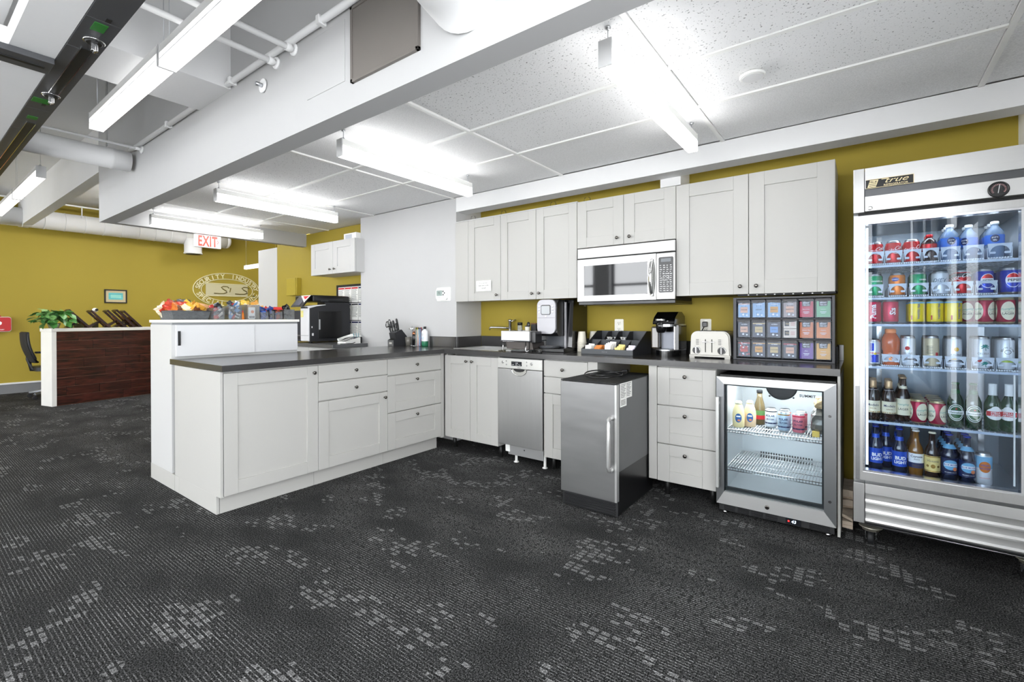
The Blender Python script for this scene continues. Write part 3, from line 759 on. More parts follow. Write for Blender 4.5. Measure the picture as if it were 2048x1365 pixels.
for i in range(60):
    a = i/60*4*PI
    pt.append((1.74+(.11+.012*math.sin(a*.7))*math.cos(a)+.02*math.sin(a*.5), -.23+(.15+.02*math.cos(a*1.3))*math.sin(a), .813+.010*(1+math.sin(a*1.5+.6))))
MB().tube(pt, .0042, 6).ob('cable', blackp, c_)
MB().tube([pt[0], (1.80, -.05, .82), (1.76, .03, .814)], .0042, 6).ob('cable_end', blackp, c_)
B(1.735, 1.775, .02, .05, .808, .83).ob('plug', blackp, c_, .004)

# ---- glass-door beverage cooler under the worktop
t = thing('beverage_cooler', 'under-counter cooler with a steel framed glass door and bar handle', 'cooler', (2.68, .25, 0))
liner = mat('cooler_liner', 'cdd0d2', .35, .25, var=.06)
mb = MB().box(2.39, 2.412, -.01, .56, .075, .845).box(2.958, 2.98, -.01, .56, .075, .845).box(2.412, 2.958, -.01, .56, .815, .845).box(2.412, 2.958, .52, .56, .075, .815).box(2.412, 2.958, -.01, .52, .075, .125)
mb.ob('case', dark, t)
mb = MB().box(2.412, 2.42, -.005, .52, .125, .815).box(2.95, 2.958, -.005, .52, .125, .815).box(2.42, 2.95, .51, .52, .125, .815).box(2.42, 2.95, -.005, .51, .125, .133).box(2.42, 2.95, -.005, .51, .807, .815)
mb.ob('liner', liner, t)
B(2.45, 2.93, .04, .30, .800, .8065).ob('inner_lamp', mat('led_strip', 'ffffff', .4, emit=6.0), t)
F = FY(-.015)
o = [(2.381, .066), (2.984, .066), (2.984, .836), (2.381, .836)]
i_ = [(2.424, .142), (2.928, .142), (2.928, .793), (2.424, .793)]
for k in range(4):
    k2 = (k+1) % 4
    MB().prism([o[k], o[k2], i_[k2], i_[k]], lambda p, q, d: (p, -.015-d, q), 0, .043).ob('frame_rail', [steel, mat('frame_grey_steel', '8a8c8e', .32, .95), steel, mat('frame_grey_steel'), ][k], t, .0015)
B(2.424, 2.928, -.040, -.036, .142, .793).ob('glass', paneg2, t)
mb = MB()
for a in ((2.424, 2.434, .142, .793), (2.918, 2.928, .142, .793), (2.434, 2.918, .142, .165), (2.434, 2.918, .783, .793)): mb.box(a[0], a[1], -.034, -.012, a[2], a[3])
mb.ob('gasket', blackm, t)
B(2.385, 2.403, -.098, -.080, .17, .716).ob('handle', mat('satin_handle'), t, .003)
for z in (.21, .67): B(2.388, 2.400, -.082, -.056, z, z+.014).ob('handle_post', steel, t)
for z in (.66, .20): MB().cyl((2.955, -.0585, z), .008, .003, 'y', 12).ob('screw', chrome, t)
MB().lathe((2.655, -.058, .10), [(.012, 0), (.012, -.004), (.007, -.005)], 16, axis='y').ob('lock', knobm, t)
gr = B(2.39, 2.975, -.03, .0, .018, .062).ob('grille', blackm, t, .002)
for i in range(4):
    for j in range(4): B(2.42+j*.075, 2.48+j*.075, -.034, -.03, .024+i*.009, .028+i*.009).ob('slat', blackp, gr)
for i in range(4):
    B(2.86, 2.955, -.034, -.03, .024+i*.009, .028+i*.009).ob('slat', blackp, gr)
ds = B(2.745, 2.82, -.034, -.029, .022, .058).ob('display', mat('lcd_dark'), gr)
MB().text('43', lambda u, v: (2.785+u, -.0345, .040+v), .024, shear=.15).ob('digits', mat('lit_digits', 'cfe4ff', .4, emit=2.0), ds)
B(2.756, 2.764, -.0345, -.034, .036, .044).ob('lit_dot', mat('lit_red', 'ff2020', .4, emit=2.0), ds)
for x in (2.42, 2.945):
    for y in (-.01, .5): MB().lathe((x, y, 0), [(.016, 0), (.016, .012), (.008, .016), (.008, .078)], 12).ob('foot', chrome, t)
MB().lathe((2.66, .509, .735), [(.095, 0), (.085, -.004), (.03, -.006)], 28, axis='y').ob('fan_cover', blackm, t)
for x, z in ((2.56, .745), (2.76, .745), (2.59, .66), (2.73, .66)): MB().cyl((x, .506, z), .006, .004, 'y', 8).ob('screw', dark, t)
mb = MB()
for k in range(20): mb.box(2.535+k*.0155, 2.541+k*.0155, .508, .511, .225, .275)
for k in range(5): mb.box(2.54+k*.014, 2.546+k*.014, .508, .511, .415, .45); mb.box(2.80+k*.014, 2.806+k*.014, .508, .511, .415, .45)
mb.ob('vent_slots', dark, t)
def wire_shelf(par, x0, x1, y0, y1, z, n, m, r=.0022, lip=.02, nl=5):
    mb = MB()
    for k in range(n+1):
        x = x0+(x1-x0)*k/n
        pts = [(x, y1, z), (x, y0, z)]+([(x, y0, z-lip)] if lip else [])
        mb.tube(pts, r, 5)
    for k in range(nl):
        y = y0+(y1-y0)*k/(nl-1); mb.tube([(x0, y, z-.003), (x1, y, z-.003)], r*1.5, 5)
    if lip: mb.tube([(x0, y0, z-lip), (x1, y0, z-lip)], r*1.5, 5)
    return mb.ob('wire_shelf', m, par)
for z in (.508, .272): wire_shelf(t, 2.424, 2.946, .03, .47, z, 34, chrome)
mb = MB().text('SUMMIT', lambda u, v: (2.852+u, -.0412, .757+v), .02, bold=.03, spacing=1.1); mb.ob('lettering', ink, t)

# ---- over-the-range microwave
msteel = mat('microwave_steel', 'a9a9a7', .32, .75, var=.03, stretch=(1, 1, 60))
t = thing('microwave', 'stainless microwave with a curved handle hung under the short wall cabinet', 'microwave', (1.67, .4, 1.32))
B(1.293, 2.052, .215, .60, 1.322, 1.737).ob('case', blackm, t, .002)
B(1.295, 2.052, .20, .61, 1.296, 1.322).ob('underside', blackp, t, .004)
F = FY(.213)
MB().fbox(F, 1.291, 2.054, 0, .022, 1.660, 1.738).ob('vent_panel', msteel, t, .003)
d_ = MB(); X0, X1, Z0, Z1 = 1.350, 1.858, 1.368, 1.600
for a in ((1.291, X0, 1.324, 1.652), (X1, 1.922, 1.324, 1.652), (X0, X1, 1.324, Z0), (X0, X1, Z1, 1.652)): d_.fbox(F, a[0], a[1], 0, .024, a[2], a[3])
d_ = d_.ob('door', msteel, t)
MB().prism(rrect(X0, X1, Z0, Z1, .012), lambda p, q, d: (p, .213-d, q), .012, .022).ob('window', mat('microwave_glass', '0b0c10', .04, spec=.9, var=.1), d_)
MB().fbox(F, 1.9235, 2.054, 0, .024, 1.324, 1.652).ob('control_panel', msteel, t, .003)
kp = MB().prism(rrect(1.940, 2.044, 1.372, 1.622, .01), lambda p, q, d: (p, .213-d, q), .02, .0255).ob('keypad', mat('keypad_black', '101012', .2, var=.1), t)
MB().fbox(F, 1.957, 2.027, .0255, .0262, 1.588, 1.612).ob('display', mat('lcd_grey', '6d7276', .3), kp)
mb = MB()
for i in range(13):
    for j in range(4): mb.fbox(F, 1.949+j*.0235, 1.949+j*.0235+R.uniform(.008, .018), .0255, .026, 1.384+i*.0148, 1.3875+i*.0148)
for i, c in enumerate('789456123'): mb.text(c, lambda u, v, i=i: (1.972+.02*(i % 3)+u, .1868, 1.505-.02*(i//3)+v), .013)
mb.ob('key_print', whitei, kp)
h = [(1.893, .19, 1.61)]+[(1.893+.0*k, .19-.032*math.sin(PI*k/12), 1.605-.25*k/12) for k in range(1, 12)]+[(1.893, .19, 1.35)]
MB().tube(h, [.012]+[.0165]*11+[.012], 12).ob('handle', chrome, d_)
b_ = MB().fbox(F, 1.53, 1.615, .024, .0255, 1.612, 1.626).ob('badge', chrome, d_)
MB().text('KitchenAid', lambda u, v: (1.5725+u, .1872, 1.619+v), .0125, bold=.01).ob('lettering', ink, b_)

# ---- tall glass-door refrigerator
FXL, FXR = 3.058, 3.742
fr = thing('glass_door_refrigerator', 'tall stainless refrigerator with one glass door on casters, full of drinks', 'refrigerator', (3.4, .25, 0))
inl = mat('fridge_liner', '98a2ac', .3, .5, var=.05, vs=3)
mb = MB().box(FXL, FXL+.045, -.03, .60, .34, 1.73).box(FXR-.045, FXR, -.03, .60, .34, 1.73).box(FXL+.045, FXR-.045, .55, .60, .34, 1.73)
mb.box(FXL+.045, FXR-.045, -.03, .55, .34, .388).box(FXL+.045, FXR-.045, -.03, .55, 1.69, 1.73).box(FXL, FXR, -.03, .60, 1.73, 1.952).box(FXL, FXR, -.03, .60, .135, .34)
mb.ob('case', mat('case_steel', '9fa1a3', .35, .8), fr)
mb = MB().box(FXL+.045, FXL+.05, -.02, .545, .388, 1.69).box(FXR-.05, FXR-.045, -.02, .545, .388, 1.69).box(FXL+.05, FXR-.05, .54, .55, .388, 1.69).box(FXL+.05, FXR-.05, -.02, .54, .388, .391)
mb.ob('liner', inl, fr)
for x in (FXL+.12, FXR-.12): B(x-.012, x+.012, .53, .54, .40, 1.68).ob('pilaster', chrome, fr)
for x in (FXL+.052, FXR-.062): B(x, x+.01, -.012, -.004, .42, 1.66).ob('inner_lamp', mat('fridge_led', 'eaf2ff', .4, emit=1.0), fr)
B(FXL+.10, FXR-.10, .0, .05, 1.682, 1.6895).ob('top_lamp', mat('fridge_top_led', 'f2f6ff', .4, emit=5), fr)
F = FY(-.032)
MB().fbox(F, FXL, FXL+.046, 0, .068, 1.729, 1.953).ob('corner_post', steelv, fr, .002)
MB().fbox(F, FXR-.046, FXR, 0, .068, 1.729, 1.953).ob('corner_post', steelv, fr, .002)
MB().fbox(F, FXL+.048, FXR-.048, 0, .067, 1.846, 1.952).ob('top_panel', steel, fr, .001)
MB().fbox(F, FXL+.048, FXR-.048, 0, .052, 1.808, 1.846).ob('dark_band', mat('band_grey', '5b5c5e', .35, .8), fr)
MB().fbox(F, FXL+.048, FXR-.048, 0, .067, 1.733, 1.808).ob('lower_panel', steel, fr, .001)
lg = MB().fbox(F, 3.109, 3.296, .067, .070, 1.846, 1.891).ob('nameplate', dark, fr)
gold = mat('pale_gold', 'd9c9a0', .4, .4)
mb = MB().text('true', lambda u, v: (3.232+u, -.1025, 1.875+v), .036, shear=.45, bold=-.004, sx=1.5)
mb.text('REFRIGERATOR', lambda u, v: (3.228+u, -.1025, 1.855+v), .0135, bold=.005).fbox(F, 3.172, 3.20, .0703, .0707, 1.884, 1.887)
mb.prism([(3.116, 1.851), (3.150, 1.851), (3.160, 1.886), (3.126, 1.886)], lambda p, q, d: (p, -.032-d, q), .070, .0705)
for a in ((3.109, 3.296, 1.846, 1.848), (3.109, 3.296, 1.889, 1.891), (3.294, 3.296, 1.846, 1.891)): mb.fbox(F, a[0], a[1], .0705, .071, a[2], a[3])
mb.ob('lettering', gold, lg)
mb = MB().text('TRUE', lambda u, v: (3.139+u, -.1028, 1.876+v), .013, shear=.2, bold=.03)
for z in (1.858, 1.866): mb.fbox(F, 3.122, 3.152, .0707, .0709, z-.0015, z+.0015)
mb.ob('emblem_marks', dark, lg)
gg = MB().lathe((3.585, -.099, 1.765), [(.034, 0), (.036, -.004), (.034, -.010), (.029, -.010), (.028, -.006)], 28, axis='y').ob('thermometer', blackp, fr)
MB().cyl((3.585, -.106, 1.765), .028, .001, 'y', 24).ob('dial', mat('dial_black', '17181a', .3), gg)
mb = MB()
for k in range(21):
    a = PI*(-.2+1.4*k/20); c_, s_ = math.cos(a), math.sin(a)
    mb.tube([(3.585+.019*c_, -.1072, 1.765+.019*s_), (3.585+.025*c_, -.1072, 1.765+.025*s_)], .0008, 4)
mb.ob('dial_ticks', mat('dial_pink', 'e7b6b6', .5), gg)
MB().tube([(3.583, -.1076, 1.748), (3.588, -.1076, 1.786)], .0013, 4).ob('needle', whitei, gg)
MB().lathe((3.127, -.099, 1.747), [(.010, 0), (.010, -.003), (.006, -.004)], 16, axis='y').ob('lock', chrome, fr)
MB().fbox(F, FXL+.02, FXR-.02, 0, .02, 1.712, 1.732).ob('hinge_gap', dark, fr)
# door: frame rails, inner trim, panes
dr = MB(); DX0, DX1, DZ0, DZ1 = 3.106, 3.658, .412, 1.668
o = [(3.062, .36), (3.738, .36), (3.738, 1.712), (3.062, 1.712)]; i_ = [(3.096, .402), (3.668, .402), (3.668, 1.678), (3.096, 1.678)]
for k in range(4):
    k2 = (k+1) % 4
    dr.prism([o[k], o[k2], i_[k2], i_[k]], lambda p, q, d: (p, -.035-d, q), 0, .063)
dr = dr.ob('door_frame', steelv, fr, .003)
mb = MB()
for k in range(4):
    k2 = (k+1) % 4; j = [(DX0, DZ0), (DX1, DZ0), (DX1, DZ1), (DX0, DZ1)]
    mb.prism([i_[k], i_[k2], j[k2], j[k]], lambda p, q, d: (p, -.04-d, q), 0, .052)
mb.ob('door_trim', mat('bright_trim', 'dcdde0', .22, .9), dr, .001)
B(DX0, DX1, -.088, -.084, DZ0, DZ1).ob('glass', paneg, dr)
MB().fbox(FY(-.098), 3.066, 3.084, 0, .004, .84, 1.44).ob('handle_strip', mat('handle_pale', 'd9dbe2', .3, .3), dr, .001)
MB().fbox(FY(-.098), 3.066, 3.084, 0, .003, .36, .838).ob('handle_strip', steeld, dr, .001)
for x in (3.64,): B(x, x+.006, -.060, -.055, .43, .93).ob('trim_strip', whitep, dr)
# lower grille
MB().fbox(F, FXL, FXL+.046, 0, .066, .138, .342).ob('corner_post', steelv, fr, .002)
MB().fbox(F, FXR-.046, FXR, 0, .066, .138, .342).ob('corner_post', steelv, fr, .002)
MB().fbox(F, FXL+.048, FXR-.048, 0, .062, .292, .342).ob('grille_header', steel, fr, .001)
MB().fbox(F, FXL+.048, FXR-.048, 0, .006, .138, .292).ob('grille_back', dark, fr)
for z in (.236, .186, .136):
    prof = [(.008, z), (.055, z+.006), (.064, z+.016), (.062, z+.028), (.03, z+.050), (.008, z+.052)]
    MB().prism(prof, lambda p, q, u: (u, -.032-p, q), FXL+.049, FXR-.049).ob('louvre', steel, fr)
B(FXL+.03, FXR-.03, -.02, .55, .10, .134).ob('base_frame', blackm, fr)
MB().tube([(FXL+.05, -.03, .112), (FXR-.05, -.03, .108)], .005, 6).ob('base_rail', steeld, fr)
for x, y in ((3.13, -.02), (3.70, -.02), (3.13, .5), (3.70, .5)):
    c_ = MB().lathe((x, y, .085), [(.036, 0), (.036, .012), (.05, .016), (.05, .022)], 18).ob('caster', mat('zinc', 'b7b3a4', .35, .8), fr)
    MB().prism([(y-.03, .088), (y+.022, .088), (y+.05, .028), (y+.032, .022)], lambda p, q, u: (u, p, q), x-.024, x-.020).prism([(y-.03, .088), (y+.022, .088), (y+.05, .028), (y+.032, .022)], lambda p, q, u: (u, p, q), x+.020, x+.024).ob('fork', mat('zinc_bright', 'cfd2d4', .25, .9), c_)
    MB().lathe((x-.015, y+.03, .037), [(.028, 0), (.037, .004), (.037, .026), (.028, .03)], 20, axis='x').ob('wheel', blackm, c_)
for z in (1.463, 1.296, 1.158, .938, .652): 
    wire_shelf(fr, 3.112, 3.688, .0, .52, z, 30, wirem, r=.0022, lip=0, nl=6)
    MB().box(3.112, 3.688, -.004, .0, z-.012, z-.001).ob('shelf_edge', mat('shelf_edge_blue_white', 'b9c8de', .4), fr)

# ================================================================== THINGS ON THE WORKTOP
CT = .9145
wtext = lambda x, y, z: (lambda u, v: (x+u, y, z+v))
def plate(mb, F, u0, u1, z0, z1, r, d0, d1, mi=0):
    pts = rrect(u0, u1, z0, z1, r)
    n = len(pts)
    vs = [F(p, d0, q) for p, q in pts]+[F(p, d1, q) for p, q in pts]
    mb.add(vs, [list(range(n)), list(range(n, 2*n))[::-1]]+[(i, (i+1) % n, n+(i+1) % n, n+i) for i in range(n)], mi)
    return mb

MB0 = MB
# ---- pod coffee machine (large)
DXM = .042
class MB(MB0):
    def ob(s, name, mats, parent=None, *a, **k):
        s.v = [(v[0]+DXM, v[1], v[2]) for v in s.v]
        return MB0.ob(s, name, mats, parent, *a, **k)
t = thing('coffee_machine', 'tall black coffee machine with a silver rounded front and grey screen', 'coffee machine', (1.0, .36, CT))
side = [(.20, .914), (.60, .914), (.60, 1.345), (.36, 1.350), (.33, 1.335), (.33, .945), (.20, .945)]
MB().prism([(.33, .945), (.60, .945), (.60, 1.348), (.36, 1.352)], lambda p, q, u: (u, p, q), .87, 1.118).ob('body', mat('gloss_black', '08080a', .18, coat=.4, var=.1), t, .006)
MB().prism([(.205, .9147), (.60, .9147), (.60, .945), (.205, .945)], lambda p, q, u: (u, p, q), .90, 1.112).ob('base', blackp, t, .004)
MB().prism([(.33, 1.02), (.33, 1.345), (.24, 1.352), (.205, 1.32), (.205, 1.07), (.23, 1.045), (.33, 1.05)], lambda p, q, u: (u, p, q), .872, 1.052).ob('head', blackp, t, .008)
F = FY(.204)
silver = mat('silver_plastic', 'a3a2a6', .35, .35, var=.03)
p = plate(MB(), F, .868, 1.040, 1.068, 1.345, .045, 0, .014).ob('front_shield', silver, t, .003)
MB().fbox(F, .87, 1.038, .0135, .0146, 1.197, 1.199).ob('shield_seam', greyp, p)
plate(MB(), F, .905, .998, 1.222, 1.305, .014, .014, .017).ob('screen_bezel', blackp, p)
plate(MB(), F, .911, .992, 1.228, 1.297, .010, .0165, .019).ob('screen', mat('screen_grey', 'a9acaf', .25), p)
for u in (.887, 1.016):
    for k in range(3): MB().lathe((u, .190, 1.245+k*.025), [(.009, 0), (.009, -.002), (.006, -.003)], 12, axis='y').ob('button', chrome, p)
MB().lathe((.952, .190, 1.211), [(.009, 0), (.009, -.002), (.006, -.003)], 12, axis='y').ob('button', chrome, p)
MB().box(1.056, 1.070, .31, .335, .945, 1.33).ob('trim', silver, t, .003)
MB().box(.874, 1.054, .318, .332, .95, 1.045).ob('recess_back', mat('recess_grey', '4a4d52', .35), t)
MB().lathe((.955, .245, .945), [(.082, 0), (.088, .006), (.088, .014), (.075, .016)], 26).ob('drip_tray', greyp, t)
mb = MB()
for k in range(7): mb.box(.90+k*.017, .908+k*.017, .19, .30, .961, .963)
mb.ob('drip_grille', silver, t)
plate(MB(), FX(1.118), .545, .575, 1.30, 1.332, .004, 0, .001).ob('badge', whitei, t)
plate(MB(), FX(1.118), .553, .567, 1.308, 1.324, .003, .001, .0015).ob('badge_core', dark, t)

MB = MB0
# ---- wire rack with a stainless tray, things standing on it
t = thing('dish_rack', 'raised rack holding a brushed steel bin beside the coffee machine', 'rack', (.74, .2, CT))
mb = MB()
for x in (.622, .862):
    for y in (.09, .33): mb.tube([(x, y, CT+.003), (x, y, 1.005)], .004, 8)
mb.tube([(.862, .085, 1.0), (.862, .083, .935), (.868, .082, .922), (.88, .082, .918), (.892, .082, .922), (.898, .083, .935), (.898, .085, 1.0)], .004, 8)
for x in (.622, .862): mb.tube([(x, .09, .998), (x, .33, .998)], .004, 8)
for y in (.09, .33): mb.tube([(.622, y, .998), (.862, y, .998)], .004, 8)
mb.ob('stand', chrome, t)
MB().prism([(.63, .994), (.90, .994), (.912, .935), (.64, .935)], lambda p, q, u: (p, u, q), .12, .30).ob('lower_tray', mat('tray_dark', '55504d', .4, .5), t, .004)
mb = MB().box(.612, .905, .075, .085, 1.005, 1.088).box(.612, .905, .335, .345, 1.005, 1.088).box(.612, .622, .085, .335, 1.005, 1.088).box(.895, .905, .085, .335, 1.005, 1.088).box(.622, .895, .085, .335, 1.005, 1.012)
mb.ob('bin', steel, t, .004)
MB().box(.606, .911, .069, .351, 1.0, 1.008).ob('shelf', greyp, t, .002)
MB().box(.906, .950, .10, .20, .99, 1.085).ob('side_caddy', blackp, t, .006)
u = thing('spice_jar', 'small jar with a dark lid sticking up out of the steel bin', 'jar', (.66, .28, 1.012))
MB().lathe((.665, .28, 1.0125), [(.020, 0), (.022, .004), (.022, .118), (.019, .122)], 16).ob('jar', clearp, u)
MB().lathe((.665, .28, 1.1345), [(.023, 0), (.023, .022), (.02, .024)], 16).ob('lid', dark, u)
MB().lathe((.665, .28, 1.014), [(.019, 0), (.019, .08)], 14).ob('contents', mat('cream_grain', 'd8ccb0', .8, bump=.4), u)
u = thing('scoop', 'black scoop leaning in the steel bin', 'scoop', (.74, .27, 1.012))
MB().tube([(.735, .27, 1.014), (.745, .27, 1.10), (.76, .27, 1.13)], .006, 8).ob('handle', blackp, u)
MB().sphere((.765, .268, 1.137), .018, .012, .026).ob('bowl', blackp, u)
u = thing('black_box', 'small black box with a brown top standing in the steel bin', 'box', (.83, .27, 1.012))
B(.80, .855, .25, .31, 1.0125, 1.142).ob('body', blackm, u, .003)
B(.80, .855, .25, .31, 1.143, 1.153).ob('lid', mat('brown_card', '5a3a25', .7), u, .001)
u = thing('steel_cup', 'small pale cup between the scoop and the black box', 'cup', (.78, .23, 1.012))
MB().lathe((.783, .225, 1.0125), [(.018, 0), (.021, .11), (.019, .11), (.016, .01)], 16).ob('cup', mat('pale_cup', 'd9d4c8', .5), u)
MB().lathe((.783, .225, 1.122), [(.0225, 0), (.0225, .006), (.01, .008)], 16).ob('lid', greyp, u)
for i, (a, b) in enumerate((((.63, .12, .919), (.80, .20, .919)), ((.66, .26, .919), (.86, .24, .919)), ((.7, .10, .919), (.84, .15, .919)))):
    u = thing('utensil', ['long pale spatula lying under the rack', 'steel spoon lying at the back under the rack', 'dark short utensil lying at the front under the rack'][i], 'utensil', a, 'utensils under the rack')
    m_ = [whitep, chrome, blackp][i]
    MB().tube([a, b], .0045, 6).ob('handle', m_, u)
    MB().sphere((b[0]+.02, b[1]+.004, .9195), .026, .014, .0045, 10, 6).ob('head', m_, u)

# ---- stacks of paper cups
cupm = mat('paper_cup_cream', 'e6e1d2', .6, var=.03)
for i, (x, y, n) in enumerate(((1.205, .42, 7), (1.255, .535, 7))):
    for k in range(n):
        c = thing('paper_cup', 'cream paper cup, %s stack by the condiment tray' % ('front' if i == 0 else 'back') + (', ' + ('bottom cup', 'second from the bottom', 'third from the bottom', 'middle cup', 'third from the top', 'second from the top', 'topmost')[k]), 'cup', (x, y, CT+.012*k), 'paper cups in the %s stack' % ('front' if i == 0 else 'back'))
        z = CT+.012*k
        MB().lathe((x, y, z), [(.039, 0), (.041, .003), (.038, .006), (.029, .092), (.028, .095)] if k == n-1 else [(.039, 0), (.041, .003), (.038, .006), (.0375, .011)], 18, cap=False).ob('cup', cupm, c)
        MB().lathe((x, y, z+.0015), [(.0405, 0), (.0425, .0015), (.0405, .003)], 18, cap=False).ob('rim', cupm, c)
    MB().lathe((x, y, z+.093), [(.028, 0), (.028, .001)], 18).ob('base', cupm, c)

# ---- condiment organiser with packets
t = thing('condiment_organiser', 'dark grey stepped organiser with slanted compartments', 'organiser', (1.52, .36, CT))
X0, X1 = 1.322, 1.748
orgm = mat('organiser_grey', '43464a', .45, var=.06); orgd = mat('organiser_dark', '24262a', .5, var=.06)
sidep = [(.19, .9147), (.56, .9147), (.56, 1.088), (.47, 1.09), (.235, .965), (.19, .955)]
for x in (X0, X1-.004): MB().prism(sidep, lambda p, q, u: (u, p, q), x, x+.004).ob('side', orgd, t)
MB().box(X0+.004, X1-.004, .19, .194, .915, .955).ob('front', orgm, t)
MB().box(X0+.004, X1-.004, .194, .556, .915, .919).ob('floor', orgd, t)
MB().box(X0+.004, X1-.004, .552, .556, .919, 1.088).ob('back', orgm, t)
MB().prism([(.335, .93), (.339, .93), (.379, 1.022), (.375, 1.022)], lambda p, q, u: (u, p, q), X0+.004, X1-.004).ob('step', orgm, t)
MB().prism([(.235, .925), (.335, .925), (.335, .930), (.235, .930)], lambda p, q, u: (u, p, q), X0+.004, X1-.004).ob('step', orgm, t)
MB().prism([(.375, 1.0), (.552, 1.0), (.552, 1.004), (.375, 1.004)], lambda p, q, u: (u, p, q), X0+.004, X1-.004).ob('step', orgd, t)
w = (X1-X0)
for k in (1, 2, 3, 4):
    x = X0+w*k/5
    MB().prism([(.20, .93), (.335, .93), (.365, 1.02), (.26, .968)], lambda p, q, u: (u, p, q), x, x+.003).ob('divider', orgd, t)
for k in (1, 2, 3):
    x = X0+w*k/4.6
    MB().prism([(.38, 1.0), (.552, 1.0), (.552, 1.085), (.48, 1.083)], lambda p, q, u: (u, p, q), x, x+.003).ob('divider', orgd, t)
MB().text('STIR IT UP', wtext(1.52, .1894, .935), .010).ob('lettering', mat('faint_print', '8d9094', .5), t)
pk = [mat('packet_white', 'f1efea', .6, bump=.3), mat('packet_orange', 'd07f35', .6), mat('packet_yellow', 'ecd98a', .6), mat('packet_lilac', 'dcd6e4', .6)]
pname = ('white', 'orange', 'white tall', 'yellow', 'pale lilac')
for k in range(5):
    x0 = X0+w*k/5+.008; x1 = X0+w*(k+1)/5-.006
    n = 5
    for i in range(n):
        y = .205+i*.021; h = R.uniform(.045, .06)+(.018 if k == 2 else 0)
        c = thing('packet', '%s sugar packet, %s of its slot in the condiment organiser' % (pname[k], ('at the front', 'second from the front', 'in the middle', 'second from the back', 'at the back')[i]), 'packet', ((x0+x1)/2, y, .931), '%s packets in the organiser' % pname[k])
        m_ = pk[(0, 1, 0, 2, 3)[k]]
        z0 = .931 if y > .235 else .9195
        dx = R.uniform(-.006, .006)
        MB().prism([(x0+.012+dx, z0), (x1-.012+dx, z0), (x1-.010+dx, z0+h), (x0+.012+dx, z0+h+.003)], lambda p, q, u: (p, u+(q-z0)*.15, q), y, y+.007).ob('pouch', m_, c)
        MB().prism([(x0+.010+dx, z0+h-.006), (x1-.008+dx, z0+h-.006), (x1-.009+dx, z0+h+.001), (x0+.011+dx, z0+h+.003)], lambda p, q, u: (p, u+(q-z0)*.15, q), y+.002, y+.005).ob('seal', m_, c)
for k in (1, 2):
    x0 = X0+w*k/4.6+.015
    for i in range(9):
        x = x0+R.uniform(0, .06); y = .42+R.uniform(0, .06); z = 1.0045+R.uniform(.0, .002)+(i//5)*.018
        c = tag(MB().lathe((x, y, z), [(.008, 0), (.0115, .014), (.0135, .014), (.0135, .0165)], 12).ob('creamer', whitei, None, org=(x, y, z)), 'tiny white creamer cup heaped in the %s top compartment of the organiser' % ('left' if k == 1 else 'right'), 'creamer', 'creamer cups in the organiser')

# ---- sockets and thermostat
def outlet(x, z, label):
    t = thing('wall_socket', label, 'socket', (x, .615, z))
    F = FY(.62)
    plate(MB(), F, x-.037, x+.037, z-.058, z+.058, .006, 0, .006).ob('plate', mat('ivory_plastic', 'eceadd', .4), t, .002)
    for dz in (-.025, .025):
        r = plate(MB(), F, x-.017, x+.017, z+dz-.017, z+dz+.017, .008, .006, .0085).ob('receptacle', mat('ivory_plastic'), t)
        mb = MB()
        for dx in (-.007, .007): mb.fbox(F, x+dx-.0014, x+dx+.0014, .0085, .0088, z+dz-.001, z+dz+.009)
        mb.fbox(F, x-.003, x+.003, .0085, .0088, z+dz-.011, z+dz-.005)
        mb.ob('slots', dark, r)
    for dz in (-.048, 0, .048): MB().cyl((x, .6135, z+dz), .003, .001, 'y', 8).ob('screw', alum, t)
    return t
outlet(1.452, 1.125, 'ivory wall socket above the condiment organiser')
outlet(2.149, 1.125, 'ivory wall socket behind the toaster with a black plug in it')
t = thing('plug_cord', 'black plug in the socket behind the toaster with its hanging cord', 'plug', (2.15, .59, 1.14))
B(2.133, 2.167, .575, .611, 1.125, 1.165).ob('plug', blackp, t, .005)
MB().tube([(2.148, .58, 1.13), (2.140, .55, 1.10), (2.135, .54, 1.05), (2.15, .55, .96), (2.12, .55, .922)], .004, 6).ob('cord', blackp, t)
t = thing('thermostat', 'white wall thermostat with a small grey screen on the white pier', 'thermostat', (-.245, .245, 1.437))
F = FY(.25)
plate(MB(), F, -.338, -.152, 1.372, 1.502, .01, 0, .006).ob('wall_plate', whitep, t, .002)
plate(MB(), F, -.325, -.175, 1.382, 1.492, .03, .006, .03).ob('body', mat('thermo_white', 'f4f4f2', .4), t, .004)
s_ = plate(MB(), F, -.312, -.238, 1.420, 1.474, .004, .0345, .0358).ob('screen', mat('screen_green_grey', '93a39f', .2), t)
MB().text('72', wtext(-.278, .2138, 1.448), .03, bold=.01).ob('digits', mat('lcd_digit', '3c4846', .4), s_)
for u, z in ((-.222, 1.464), (-.205, 1.447), (-.222, 1.430)): MB().lathe((u, .216, z), [(.007, 0), (.007, -.002), (.004, -.003)], 10, axis='y').ob('button', greyp, t)
MB().text('auto', wtext(-.275, .2152, 1.404), .014).ob('lettering', greyp, t)

